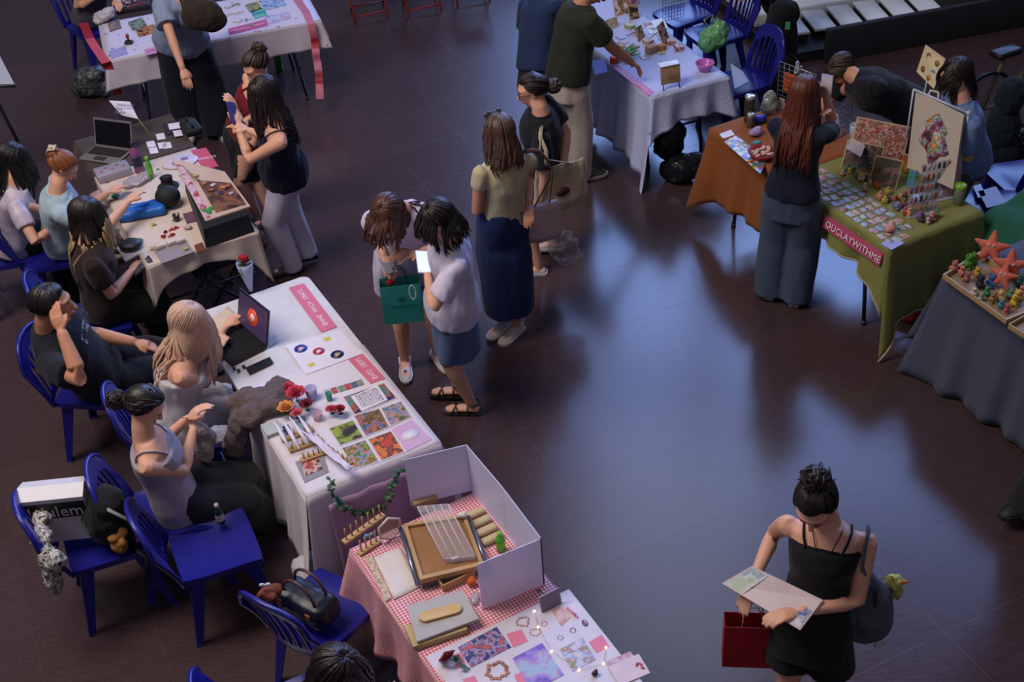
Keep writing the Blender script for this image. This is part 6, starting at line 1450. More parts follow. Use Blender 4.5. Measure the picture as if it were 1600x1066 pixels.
b = MB()
for i in range(8): b.tube([(-.10+i*.028, 0, 0), (-.10+i*.028, .0, .22)], .0018, 5); b.tube([(-.10, 0, i*.03), (.10, 0, i*.03)], .0018, 5)
solo('wire_grid', 'small dark wire grid at the top edge above the blue checked table', 'rack', b, mat('#22242c', .4), at(1052, 30, ZF), R_(20))
for k in range(22):
    u, vv = .62+.11*(k // 4)+rnd.uniform(-.02, .02), .08+.15*(k % 4)+rnd.uniform(-.02, .02)
    p = oF2+V(math.cos(yF), math.sin(yF), 0)*u+V(-math.sin(yF), math.cos(yF), 0)*vv; b = MB(); hh = rnd.choice([.004, .006, .012, .03]); b.box((0, 0, hh/2), (rnd.uniform(.07, .10), rnd.uniform(.05, .07), hh), bev=.001)
    if u > 1.2 and 14 < k: continue
    solo('small_card', 'small coloured cards and boxes crowding the far half of the blue checked cloth', 'card', b, art([['#b8483f', '#c9b8b0', '#8a3a3a'], ['#c9a832', '#7a9a4a', '#d0c8b8'], ['#6a5aa8', '#a89ac8', '#c9c4d4'], ['#c9c4d0', '#a8a0b0', '#8a90b0'], ['#a87a50', '#c9a888', '#7a5a44']][k % 5], 40, k), V(p.x, p.y, ZF), yF+rnd.uniform(-.5, .5), 'small cards on the blue checked cloth')
# green bag on the chair and other things behind
o_ = at(1115, 78, .50); t = thing('plastic_bag', 'pale green knotted plastic bag on the blue chair', 'bag', o_)
obj('bag_body', shift(lump([((0, 0, .11), (.12, .09, .11)), ((.04, .02, .17), (.08, .07, .08)), ((-.05, -.02, .08), (.09, .08, .08))], amp=.016, sc_=16), V(0, 0, 0)), clearmat('#6fae72', .25, .82), t)
for k in (-1, 1): b = MB(); b.tube([(k*.05, 0, .2), (k*.06-.03, 0, .27), (-.02, 0, .31), (k*.01-.02, .0, .24)], .012, 8, .4); obj('bag_handle', b, clearmat('#86c088', .25, .8), t)
flat('paper_sheet', 'white papers on the chair behind the checked table corner', 'paper', [(1141, 100), (1160, 112), (1170, 128), (1148, 140)], .52, mat('#9aa0bc', .5), .006)
t = thing('backpack', 'large black backpack standing behind the blue chairs, right of the table', 'backpack', at(1212, 172, 0))
obj('backpack_body', lump([((0, 0, .30), (.16, .13, .30)), ((0, .02, .62), (.15, .12, .28)), ((.02, 0, .86), (.12, .10, .12)), ((.05, -.10, .35), (.12, .08, .20))], amp=.010, sc_=9), fab('#0d0f14', '#15181e'), t)
b = MB(); b.box((.02, -.11, .80), (.035, .01, .06)); obj('green_tag', b, mat('#4fae7c', .4), t)
for k in (-1, 1): b = MB(); b.tube([(k*.07, .10, .9), (k*.09, .17, .7), (k*.08, .12, .4)], .016, 8, .5); obj('shoulder_strap', b, mat('#101218', .7), t)
soft('rubbish_bag', 'dark rubbish bag on the floor under the blue checked table', 'bag', at(1066, 282, 0), [((0, 0, .11), (.15, .13, .11)), ((.08, .02, .13), (.12, .10, .09)), ((-.07, .03, .09), (.10, .10, .09))], mat('#11161a', .3), amp=.016, sc_=12)
soft('yellow_cloth', 'small yellow cloth on the floor under the blue checked table', 'cloth', at(1032, 232, 0), [((0, 0, .02), (.06, .05, .02))], mat('#8a8a2c', .8), amp=.008)
soft('black_bag', 'black bag with a fringe hanging below the checked cloth', 'bag', at(1045, 225, .25), [((0, 0, .0), (.12, .08, .14)), ((.05, .02, .08), (.09, .07, .1))], mat('#101117', .6), amp=.01)
# hands of a person at the top edge
pp = Person('person at the top edge behind the blue chairs, only forearms in view', 1.65, 215, (1200, -40, .88), (1180, -125), (1170, -150), [(1215, 62), (1240, 70)], [(1150, 18, .86), (1172, 2, .95)], nod=35, skin='mid', sex='m')
pp.body(); pp.top(fab('#2c2f3a', '#23262f'), hem=-.1, sleeve=.7, infl=.02, sl_r=.03); pp.trousers(fab('#15161c'), wide=.02, seed=60); pp.shoes(mat('#1b1b20'), mat('#2c2c32')); pp.hair('#14100f', None, .1, style='short', n=40, seed=61)

# ================================================================ orange and olive table
ZG = .7462
def jar(label, px, z, h, r, body, lid, lidh=.02, alpha=1):
    t = thing('jar', label, 'jar', at(*px, z)); b = MB(); b.lathe((0, 0, 0), [(r*.9, 0), (r, .006), (r, h*.86), (r*.8, h*.93)], 20); obj('jar_body', b, clearmat(body, .15, alpha) if alpha < 1 else mat(body, .25), t)
    b = MB(); b.lathe((0, 0, h*.92), [(r*.95, 0), (r*.98, .004), (r*.98, lidh), (r*.85, lidh+.004)], 20); obj('lid', b, mat(lid, .2, .6 if lid == '#c9d2d6' else 0), t); return t
jar('tall brown jar with a shiny silver lid on the orange cloth', (1170, 190), ZG, .20, .036, '#3a2e28', '#c9d2d6'); jar('short glass jar with a silver lid in front of the tall jar', (1172, 198), ZG, .09, .026, '#5a4a48', '#c9d2d6')
flat('white_card', 'small white card at the corner of the orange cloth', 'card', [(1124, 210), (1142, 203), (1148, 211), (1130, 217)], ZG, mat('#d8d4dc', .5), .002)
flat('comic_mat', 'colourful glossy mat overhanging the orange cloth', 'mat', [(1131, 222), (1150, 212), (1200, 250), (1188, 272)], ZG, art(['#5a8a9c', '#a84a4a', '#c9b84a', '#8a5aa8', '#d6d0d8', '#3a5a8a', '#4a8a5a'], 40, 3, 'cells', .25), .003)
b = MB(); b.lathe((0, 0, 0), [(.06, 0), (.075, .01), (.098, .05), (.094, .05), (.07, .014), (.01, .012)], 28, cap=False); bw = solo('bowl', 'red bowl of cream pieces beside the auburn haired person', 'bowl', b, mat('#8f1a1e', .35), at(1190, 246, ZG))
b = MB(); rr = random.Random(4)
for i in range(26): b.ball((rr.uniform(-.06, .06), rr.uniform(-.06, .06), .035+rr.random()*.02), (.016, .013, .010), 8, 6)
k = tag(obj('bowl_contents', b, mat('#c9a892', .6), loc=at(1190, 246, ZG)), 'cream coloured pieces piled in the red bowl', 'candy', kind='stuff')
soft('small_bag', 'lilac bag beside the silver lidded jars', 'bag', at(1180, 212, ZG), [((0, 0, .025), (.05, .04, .025)), ((.02, .02, .04), (.03, .03, .02))], mat('#9a86b8', .4), amp=.006)
soft('teal_pouch', 'small teal pouch on the orange cloth', 'pouch', at(1182, 226, ZG), [((0, 0, .015), (.035, .025, .015))], mat('#4a8a9a', .4), amp=.004)
soft('blue_pouch', 'bright blue bundle behind the silver lidded jar', 'pouch', at(1186, 192, ZG), [((0, 0, .03), (.05, .04, .03)), ((.03, .01, .03), (.03, .03, .03))], mat('#1a2fa8', .4), amp=.005)
soft('clear_bag', 'clear bag of pale things behind the auburn haired person', 'bag', at(1200, 178, ZG), [((0, 0, .06), (.06, .05, .06)), ((.01, .02, .12), (.05, .04, .05))], clearmat('#8f9a92', .2, .75), amp=.010)
def wiregrid(label, p0, p1, p2, p3, sign=None, off=(0, 0)):
    """standing wire grid: corners bottom left, bottom right (px+z), heights"""
    A, B_ = at(*p0), at(*p1); h = p2; t = thing('wire_grid', label, 'rack', A); d = B_-A; wm = mat('#a8acae', .35, .7); n = 7; m_ = int(h/.035)
    b = MB(); b.tube([(0, 0, 0), (0, 0, h), (d.x, d.y, h), (d.x, d.y, 0), (0, 0, 0)], .0035, 6); obj('rim', b, wm, t)
    b = MB()
    for i in range(1, n): q = d*(i/n); b.tube([(q.x, q.y, 0), (q.x, q.y, h)], .0016, 5)
    for j in range(1, m_): b.tube([(0, 0, h*j/m_), (d.x, d.y, h*j/m_)], .0016, 5)
    obj('wires', b, wm, t); return t, d
t, d = wiregrid('tall wire grid with an orange sign behind the auburn haired person', (1213, 168, ZG), (1268, 190, ZG), .36, 0)
o0 = t.location; nn = Vector((d.y, -d.x, 0)).normalized()*(1 if d.y < 0 or True else 1); yw = math.atan2(d.y, d.x)
T = thing('orange_sign', 'orange sign with dark lettering hanging on the tall wire grid', 'sign', o0+d*.42+Vector((0, 0, .17))-Vector((-math.sin(yw), math.cos(yw), 0))*.006, yw)
b = MB(); b.box((0, 0, .06), (.155, .004, .14)); obj('sign_board', b, mat('#b5532a', .6), T); glyphs(6, .13, .11, mat('#4a2a1e', .6), T, (0, -.003, .06), (R_(90), 0, 0), 51, rows=3)
b = MB(); rr = random.Random(9)
for i in range(9): b.box((rr.uniform(-.02, .02), rr.uniform(-.02, .02), rr.uniform(-.03, .03)), (.012, .012, .05), rz=rr.random()*3, rx=rr.uniform(-.8, .8))
solo('clip_bundle', 'bundle of clear clips on top of the tall wire grid', 'clips', b, mat('#a9aab4', .2), o0+d*.55+Vector((0, 0, .37)))
for k in range(4):
    b = MB(); b.box((0, 0, 0), (.05, .008, .06), bev=.003); solo('packet', 'small clear packets hanging low on the tall wire grid', 'packet', b, mat(['#8a9094', '#a8877a', '#9a9aa8', '#a06a4a'][k], .3), o0+d*(.05+.12*k)+Vector((0, 0, .03+.035*(k % 2)))-Vector((-math.sin(yw), math.cos(yw), 0))*.01, yw, 'packets on the tall wire grid')
wiregrid('low wire grid behind the white paper lamp', (1300, 205, ZG), (1328, 190, ZG), .16, 0)
b = MB(); b.lathe((0, 0, 0), [(.05, 0), (.056, .01), (.03, .10), (.012, .16), (.010, .165)], 18, sx=1, sy=.7); solo('paper_cone', 'white translucent cone shaped stand near the low wire grid', 'stand', b, mat('#c9d4ea', .3), at(1304, 212, ZG))
cup('pale translucent tumbler behind the dark picture board', (1334, 215), ZG, .10, .035, clearmat('#b9c0cc', .2, .8))
phn = p_ = REDHAIR.wr[1]+V(0.0, .02, .06); T = phone(p_, V(.8, -.6, 0).normalized(), V(0, 0, 1), 'phone with a red light held up by the auburn haired person', '#8a8f9c', '#c9c9d6'); b = MB(); b.box((0, 0, 0), (.014, .012, .016)); o = obj('red_light', b, mat('#ff3a2a', .3, emit=1.5), T); o.location = (.02, .0, .03)
# dark picture boards leaning back
S_ = R_(-60)
def board(label, px, w, h, yaw, lean, cols, k, sc__=14, z=ZG, kind='noise'): return standcard('picture_board', label, 'board', px, z, w, h, R_(yaw), lean, art(cols, sc__, k, kind), .008, 'picture boards on the olive cloth')
board('large dark picture board standing in the middle of the olive cloth', (1342, 268), .25, .19, -34, 30, ['#1e1512', '#3a231c', '#5a3a2e', '#2a1c1a', '#6f5a52', '#241a18'], 4)
board('dark red and green picture board right of the large dark one', (1378, 292), .18, .19, -34, 30, ['#2a1410', '#5a1f1a', '#2f4a2a', '#3a221c', '#7a5a50'], 5)
board('tall board of pink and red drawings with a red header behind the dark ones', (1368, 250), .36, .26, -34, 18, ['#8a6a60', '#a8887c', '#5a3c36', '#b0483c', '#c0a8a0', '#6a4a44'], 6, 22)
flat('white_label', 'white printed label leaning on the dark picture board', 'label', [(1330, 215), (1352, 228), (1345, 246), (1322, 232)], ZG+.16, mat('#b5a8ac', .5), .003)
# rows of little stickers along the olive cloth
rr = random.Random(21); u_ = Vector((math.cos(yG), math.sin(yG), 0)); v_ = Vector((-u_.y, u_.x, 0)); far0 = Vector((aG.x, aG.y, 0))
hues = ['#c9c4d4', '#b9a8a8', '#c4867a', '#8fa0c0', '#a8b8a0', '#c9b070', '#d0c8d0', '#a86a5a', '#6f8fa8', '#b8929e', '#9a9cc0', '#5a7a5a']
proto = None; cells = []
for i in range(13):
    for j in range(5):
        cells.append((.06+i*.073, .055+j*.052))
for k, (u, vv) in enumerate(cells):
    if vv > .19 and u < .12: continue
    p = far0+u_*u-v_*vv; q = Vector((p.x+rr.uniform(-.008, .008), p.y+rr.uniform(-.008, .008), ZG))
    b = MB()
    if k % 3: b.box((0, 0, .0012), (.060, .044, .0024), bev=.001)
    else: b.lathe((0, 0, 0), [(.026, 0), (.026, .0024)], 10, sx=1.1)
    nm, cat_, lb, gp = ('sticker', 'sticker', 'small printed stickers laid in rows along the front of the olive cloth', 'stickers in rows on the olive cloth')
    o = solo(nm, lb, cat_, b, art([hues[(k*5) % 12], hues[(k*7+3) % 12], hues[(k*3+1) % 12]], 70, k % 9), q, yG+rr.uniform(-.4, .4), gp)
for k in range(58):
    u, vv = rr.uniform(.08, .92), rr.uniform(.32, .50); p = far0+u_*u-v_*vv; h = rr.uniform(.02, .045)
    if u > .5 and vv > .42: continue
    b = MB(); b.box((0, 0, h/2), (rr.uniform(.025, .05), rr.uniform(.02, .035), h), bev=.008); b.ball((0, 0, h+.006), .012, 10, 8)
    solo('trinket', 'little clay trinkets standing behind the sticker rows on the olive cloth', 'trinket', b, mat(['#8a5a3a', '#a84a3a', '#5a7a4a', '#c9a890', '#6f5a8a', '#c98a6a', '#3a3a44', '#b5a04a'][k % 8], .5), Vector((p.x, p.y, ZG)), rr.uniform(0, 3), 'clay trinkets on the olive cloth')
soft('pink_plush', 'pale pink plush with a green leaf at the front of the olive cloth', 'plush', at(1391, 362, ZG), [((0, 0, .025), (.035, .030, .028)), ((.012, .02, .05), (.022, .02, .02)), ((-.02, -.01, .02), (.02, .02, .015))], mat('#c98f84', .8), amp=.003)
flat('purple_card', 'lilac card at the near corner of the olive cloth', 'card', [(1376, 381), (1396, 372), (1414, 380), (1393, 391)], ZG, art(['#8a86c4', '#a89cd0', '#7a74b0', '#9aa0d0'], 40, 2), .002)
b = MB(); b.ball((0, 0, .02), (.035, .035, .022), 14, 10); solo('slate_dish', 'round slate blue dish near the keyring rack', 'dish', b, mat('#5a5f86', .4), at(1402, 325, ZG)); board('small coral picture card near the keyring rack', (1424, 332), .07, .07, -30, 35, ['#a8483a', '#c07a5a', '#8a3a3a'], 9)
for k, (x, y) in enumerate([(1412, 268), (1422, 292)]): board(['orange narrow card hanging at the left of the keyring rack', 'blue narrow card beside the orange one'][k], (x, y), .05, .12, -40, 8, [['#c98a2f', '#b55a2a', '#d0a85a'], ['#2a7aa8', '#3f9a6a', '#4a8ac0']][k], k, 20, ZG+.02)
# keyring racks of clear plastic
def keyrack(label, px, yaw, w, h, rows, cols_, seed):
    t = thing('keyring_rack', label, 'rack', at(*px, ZG), R_(yaw)); b = MB(); b.panel((-w/2, 0, 0), (w, 0, 0), (0, .03, h), .003); obj('clear_panel', b, clearmat('#c9c9d6', .1, .35), t); b = MB(); b.box((0, .03, .004), (w*1.05, .12, .008)); obj('base', b, clearmat('#c9c9d6', .1, .5), t); rr = random.Random(seed)
    for r in range(rows):
        for c in range(cols_):
            b = MB(); x = -w/2+(c+.5)*w/cols_; z = h*(r+.6)/rows; b.box((x, -.008+.03*z/h, z), (w/cols_*.55, .006, h/rows*.62), bev=.003); b.tube([(x, -.006+.03*z/h, z+h/rows*.3), (x, -.006+.03*z/h, z+h/rows*.42)], .002, 5)
            obj('keyring', b, mat(['#a84a3a', '#8fa05a', '#c9c4cc', '#3a4a5a', '#c98a5a', '#5a8a8a', '#8a5a7a', '#b8a0a8'][rr.randrange(8)], .4), t)
    return t
keyrack('front clear rack of keyrings in white frames on the olive cloth', (1440, 334), 12, .20, .20, 3, 6, 1); keyrack('taller clear rack of keyrings behind the front one', (1462, 312), 12, .24, .26, 4, 7, 2); keyrack('clear rack of keyrings under the canvas bag', (1484, 300), 12, .14, .20, 3, 4, 3)
t = thing('house_box', 'green and white little house shaped box by the canvas bag', 'box', at(1427, 262, ZG), R_(12)); b = MB(); b.box((0, 0, .05), (.07, .05, .10), bev=.004); obj('box_body', b, art(['#3a8a4a', '#c9c4c4', '#b88a3a', '#4a9a6a'], 30, 3), t); b = MB(); b.prism([(-.04, -.03), (.04, -.03), (0, .035)], 0, .03); o = obj('roof', b, mat('#3a8f5a', .5), t); o.location = (0, 0, .10)
jar('clear jar of trinkets with a lime green lid at the far corner', (1497, 318), ZG, .12, .036, '#6a6f62', '#7aa83a', .026)
# hanging canvas bag with a colourful print
q = [at(1432, 142, 1.26), at(1508, 180, 1.24), at(1489, 296, .86), at(1418, 262, .87)]
t = thing('canvas_bag', 'cream canvas bag with a colourful print hanging on a white frame', 'bag', q[3]); o_ = t.location; v = [p-o_ for p in q]; n_ = (v[1]-v[0]).cross(v[3]-v[0]).normalized(); n_ = n_ if n_.dot(CO-o_) > 0 else -n_
def cb(u, w, d=0): return v[0].lerp(v[1], u).lerp(v[3].lerp(v[2], u), w)+n_*(d+.010*math.sin(u*7)*math.sin(w*4+1))
b = MB(); b.grid(lambda i, j: cb(i/16, j/16, .008), 16, 16); b.grid(lambda i, j: cb(1-i/16, j/16, -.014), 16, 16)
for e in range(4): b.grid(lambda i, j, e=e: (cb(i/16, 0, .008-.022*j) if e == 0 else cb(1, i/16, .008-.022*j) if e == 1 else cb(1-i/16, 1, .008-.022*j) if e == 2 else cb(0, 1-i/16, .008-.022*j)), 16, 1)
obj('bag_body', b, fab('#b8ada0', '#a89c8e', .2), t)
b = MB()
pts = [cb(.50+.27*math.cos(a)*(1+.25*math.sin(a*5)), .50+.30*math.sin(a)*(1+.2*math.cos(a*4)), .010) for a in np.linspace(0, 6.1, 24)]; b.add(pts+[cb(.5, .5, .011)], [(i, (i+1) % 24, 24) for i in range(24)]); o = obj('print', b, art(['#c9a82e', '#b83a2a', '#3a8a5a', '#c0b6a8', '#3a4a8a', '#a8402e', '#30323c'], 17, 6), t); o.modifiers.new('t', 'SOLIDIFY').thickness = .001
b = MB(); P_ = [v[0]+V(-.02, 0, .012), v[1]+V(.02, 0, .012)]; b.tube(P_, .008, 8); b.ball(P_[1], .016, 10, 8); obj('hanging_rod', b, mat('#b8bac8', .3), t)
for e_ in P_: b = MB(); b.tube([e_, V(e_.x, e_.y, .755-o_.z)], .007, 8); obj('stand_post', b, mat('#b8bac8', .3), t)

b = MB(); b.tube([cb(.25, 0, .0), cb(.27, -.09, -.01), cb(.42, -.12, -.01), cb(.45, 0, 0)], .009, 8, .4); obj('bag_handle', b, fab('#b8ada0'), t)
# card of drawings held up on the frame
q = [at(1446, 70, 1.46), at(1477, 92, 1.44), at(1459, 139, 1.27), at(1432, 112, 1.29)]; o_ = q[3]; v = [p-o_ for p in q]; n_ = (v[1]-v[0]).cross(v[3]-v[0]).normalized()*.004
t = thing('drawing_card', 'cream card with four round drawings above the canvas bag', 'card', o_); b = MB(); b.add(v+[p+n_ for p in v], [(3, 2, 1, 0), (4, 5, 6, 7), (0, 1, 5, 4), (1, 2, 6, 5), (2, 3, 7, 6), (3, 0, 4, 7)], False); obj('card', b, mat('#c9b894', .6), t)
sg = 1 if n_.dot(CO-o_) > 0 else -1
for k, (u, w, c) in enumerate([(.3, .25, '#7a3a3a'), (.75, .28, '#8a6a3a'), (.25, .75, '#8a4a2a'), (.72, .62, '#3a7aa8'), (.62, .85, '#a87a3a')]):
    c_ = v[0].lerp(v[1], u).lerp(v[3].lerp(v[2], u), w)+n_*(1.1 if sg > 0 else -.1); ax = (v[1]-v[0]).normalized(); ay = (v[3]-v[0]).normalized(); b = MB(); pts = [c_+ax*math.cos(a)*.020+ay*math.sin(a)*.020 for a in np.linspace(0, 6.1, 16)]; b.rings([pts, [p+n_.normalized()*.0015*sg for p in pts]]); obj('drawing', b, mat(c, .6), t)
b = MB(); b.tube([v[2].lerp(v[3], .4), V(.06, .03, .755-o_.z)], .005, 6); obj('stick', b, mat('#b8bac8', .3), t)
# pink sign hanging on the long side: OUCLAYWITHME
out = v_*1.0
def front(u, d, z): p = far0+u_*u+v_*d; return Vector((p.x, p.y, z))
T = thing('name_strip', 'pink name strip with pale capitals hanging on the olive cloth', 'sign', front(.30, .035, .66), yG+math.pi)
L_ = .54; b = MB(); b.panel((-L_/2, 0, -.045), (L_, 0, 0), (0, .02, .085), .003); obj('strip', b, mat('#b84a72', .6), T)
text('OUCLAYWITHME', .062, wletter, T, (0.02, -.0035, -.004), (R_(90-13), 0, 0), spacing=1.05)
soft('red_bag', 'red bag on the floor under the end of the olive cloth', 'bag', at(1425, 500, 0), [((0, 0, .05), (.12, .07, .05)), ((.06, .05, .05), (.08, .06, .05))], mat('#8a1418', .5), amp=.006)

# ================================================================ slate table
ZH = .7462
def tray(label, px, h=.035):
    c, yaw, q = local_quad(px, ZH); t = thing('wooden_tray', label, 'tray', c, yaw); b = MB(); b.prism([(p.x, p.y) for p in q], 0, .006); obj('tray_bottom', b, mat('#8a7458', .6), t)
    for i in range(4):
        a, b_ = q[i], q[(i+1) % 4]; ia, ib = a*.95, b_*.95; b = MB(); b.prism([(a.x, a.y), (b_.x, b_.y), (ib.x, ib.y), (ia.x, ia.y)], 0, h); obj('tray_side', b, mat('#a88a62', .55), t)
    return t
tray('wooden tray full of little plush toys on the slate cloth', [(1472, 436), (1571, 508), (1640, 480), (1530, 400)]); tray('second wooden tray at the right edge of the slate cloth', [(1574, 514), (1640, 556), (1690, 530), (1620, 488)])
def starplush(label, px, z, r, yaw, tilt=25):
    p = at(*px, z); t = thing('star_plush', label, 'plush', p, R_(yaw)); mb = MB(); M = Matrix.Rotation(-R_(tilt), 3, 'X')
    mb.ball(M@V(0, 0, r*.9), (r*.42, r*.26, r*.42), 14, 10, M)
    for k in range(5): a = R_(90+72*k); d = V(math.cos(a), 0, math.sin(a)); c = V(0, 0, r*.9); mb.tube([M@(c+d*r*.1), M@(c+d*r*.55), M@(c+d*r*1.02)], [r*.34, r*.24, r*.07], 12, .75, up=V(0, 1, 0))
    me = remesh(mb, r*.06, 3, .5, None, 'plush_body'); obj('plush_body', me, mat('#c2604c', .85, sc_=40), t)
    for sx in (-1, 1):
        b = MB(); c = M@V(sx*r*.14, -r*.26, r*1.05); b.ball(c, (r*.09, r*.05, r*.11), 12, 8); e = obj('eye', b, mat('#d8d0cc', .4), t); b = MB(); b.ball(c+M@V(0, -r*.045, 0), (r*.04, r*.02, r*.05), 10, 6); obj('pupil', b, mat('#1a1416', .3), t)
    return t
starplush('coral star plush at the back of the toy tray', (1543, 412), ZH+.02, .105, -30); starplush('coral star plush at the right of the toy tray', (1574, 440), ZH+.02, .105, -20, 15); starplush('smaller coral star plush between the two larger ones', (1560, 452), ZH+.02, .085, -40, 30)
toys = [(1512, 418, '#4a8a34', 'green plush leaning at the left of the toy tray', .038), (1520, 412, '#5f8a3a', 'second green plush behind the first one', .03), (1490, 424, '#b5665c', 'pink plush at the left corner of the toy tray', .030), (1502, 430, '#b8766a', 'small pink plush near the tray edge', .026), (1510, 440, '#a86458', 'rose plush in front of the green one', .026), (1530, 450, '#23242e', 'black plush in the middle of the toy tray', .036), (1548, 448, '#2f5a96', 'blue plush in the middle of the toy tray', .034), (1541, 462, '#3a7a62', 'teal plush beside the black one', .026), (1550, 472, '#9a7650', 'tan plush near the tray edge', .026), (1562, 470, '#c9a052', 'yellow plush at the right of the tan one', .028), (1563, 482, '#4a7a8a', 'blue grey plush near the tray corner', .024), (1572, 488, '#b8506a', 'hot pink plush at the near tray corner', .022), (1583, 478, '#c9a238', 'yellow plush near the right end of the tray', .03), (1588, 470, '#c4a04a', 'golden plush at the right edge of the tray', .03), (1578, 466, '#5a8a6a', 'sage green plush between the yellow ones', .026), (1592, 446, '#3a6a6a', 'dark teal plush at the right edge', .03), (1526, 432, '#b88a42', 'mustard plush under the back star', .026), (1521, 462, '#c0b4a8', 'cream plush near the tray edge', .022), (1596, 460, '#b8766a', 'dusty pink plush at the right edge', .024), (1532, 470, '#8a9a8a', 'grey green plush by the tray edge', .022)]
for x, y, c, lab, r in toys:
    p = at(x, y, ZH+.008); t = thing('small_plush', lab, 'plush', p, rnd.uniform(0, 6), 'little plush toys in the wooden tray'); b = MB(); b.ball((0, 0, r*.8), (r*.8, r*.7, r*.8), 12, 9); b.ball((0, 0, r*1.9), (r*.62, r*.58, r*.58), 12, 9)
    for sx in (-1, 1): b.ball((sx*r*.45, 0, r*2.4), (r*.2, r*.15, r*.26), 8, 6); b.ball((sx*r*.7, -r*.3, r*.9), (r*.26, r*.3, r*.24), 8, 6); b.ball((sx*r*.4, -r*.6, r*.25), (r*.28, r*.34, r*.22), 8, 6)
    obj('plush_body', b, mat(c, .85), t)
    for sx in (-1, 1): b = MB(); b.ball((sx*r*.22, -r*.54, r*2.0), r*.11, 8, 6); obj('eye', b, mat('#14141a', .3), t)
# green cloth over the chair behind, papers on the chair, dark things in the corner
o_ = at(1600, 395, .60); b = MB(); b.grid(lambda i, j: V(-.20+.45*i/16, -.10+.5*j/16, .22-.5*(1-i/16)**2*.6+.02*math.sin(i*.8+j*.3)), 16, 16); o = tag(obj('green_cloth', b, fab('#1f5a42', '#174a36'), loc=o_), 'dark green cloth folded over a seat at the right edge', 'cloth'); o.modifiers.new('t', 'SOLIDIFY').thickness = .004
for k, q in enumerate([[(1528, 300), (1556, 292), (1572, 318), (1542, 326)], [(1520, 292), (1532, 288), (1540, 306), (1528, 310)]]): flat('paper_sheet', ['grey papers lying on the blue chair at the right edge', 'white papers at the back of the blue chair seat'][k], 'paper', q, .455, mat('#8a8fa4' if k == 0 else '#aab6cc', .4), .005)
# bicycle in the dark corner
q0 = at(1575, 210, 0); t = thing('bicycle', 'dark bicycle standing in the corner at the right edge', 'bicycle', q0, R_(25)); bk = mat('#121318', .3, .3)
for x in (-.35, .55):
    b = MB(); b.tube([(x+math.cos(a)*.30, 0, .32+math.sin(a)*.30) for a in np.linspace(0, 2*math.pi, 33)], .016, 8); w = obj('wheel', b, bk, t); b = MB()
    for i in range(14): a = i*math.pi/7; b.tube([(x, 0, .32), (x+math.cos(a)*.29, 0, .32+math.sin(a)*.29)], .0015, 4)
    obj('spokes', b, mat('#5a5e6a', .3, .8), w)
for n_, ps, r, c in (('frame', [(-.35, 0, .32), (-.05, 0, .30), (.10, 0, .78), (-.2, 0, .72), (-.35, 0, .32)], .016, '#8a7f72'), ('frame_tube', [(-.05, 0, .30), (.38, 0, .70), (.10, 0, .78)], .016, '#8a7f72'), ('fork', [(.55, 0, .32), (.40, 0, .78), (.36, 0, .92)], .014, '#1a1b20'), ('handlebar', [(.30, -.28, .96), (.36, -.08, .92), (.36, .08, .92), (.30, .28, .96)], .012, '#b8bcc8')): b = MB(); b.tube(ps, r, 8); obj(n_, b, mat(c, .3, .4), t)
b = MB(); b.box((-.2, 0, .76), (.24, .13, .05), bev=.02); obj('saddle', b, blackm, t); b = MB(); b.ball((.46, 0, .84), (.05, .05, .06), 12, 8); obj('front_lamp', b, mat('#c0c8dc', .15, .6), t); b = MB(); b.box((.0, .0, .0), (.01, .01, .01))
soft('teal_backpack', 'dark teal backpack behind the light blue shirt', 'backpack', at(1556, 262, .0), [((0, 0, .60), (.11, .11, .16)), ((0, .02, .32), (.13, .12, .26)), ((.02, 0, .13), (.13, .12, .13))], fab('#16242e', '#101b22'), amp=.008)
soft('black_sack', 'shiny black sack at the foot of the bicycle', 'bag', at(1590, 250, 0), [((0, 0, .14), (.16, .16, .14)), ((-.06, .05, .22), (.10, .10, .09))], mat('#0d1014', .2), amp=.016)
# ================================================================ things people carry
def paperbag(label, px, z, w, h, d, yaw, m, tilt=0, handle='#111217', hp=None, opening=True, name='gift_bag'):
    """open paper bag; px/z = bottom centre"""
    p = at(*px, z); t = thing(name, label, 'bag', p, R_(yaw)); b = MB(); w2, d2 = w/2, d/2
    rings = [[V(x*w2, y*d2, 0) for x, y in ((-1, -1), (1, -1), (1, 1), (-1, 1))], [V(x*w2*1.0, y*d2, h) for x, y in ((-1, -1), (1, -1), (1, 1), (-1, 1))]]
    b.rings([rings[0]], False); b.v = []; b.f = []; b.sm = []
    b.add([*rings[0], *rings[1]], [(3, 2, 1, 0), (0, 1, 5, 4), (1, 2, 6, 5), (2, 3, 7, 6), (3, 0, 4, 7)], False); o = obj('bag_body', b, m, t); s = o.modifiers.new('t', 'SOLIDIFY'); s.thickness = .0025
    for y in (-1, 1):
        b = MB(); b.tube([V(-w*.2, y*d2, h-.02), V(-w*.17, y*d2*.6, h+.05), V(-w*.08, y*d2*.3, h+.095), V(w*.08, y*d2*.3, h+.095), V(w*.17, y*d2*.6, h+.05), V(w*.2, y*d2, h-.02)], .003, 6); obj('handle', b, mat(handle, .6), t)
    return t
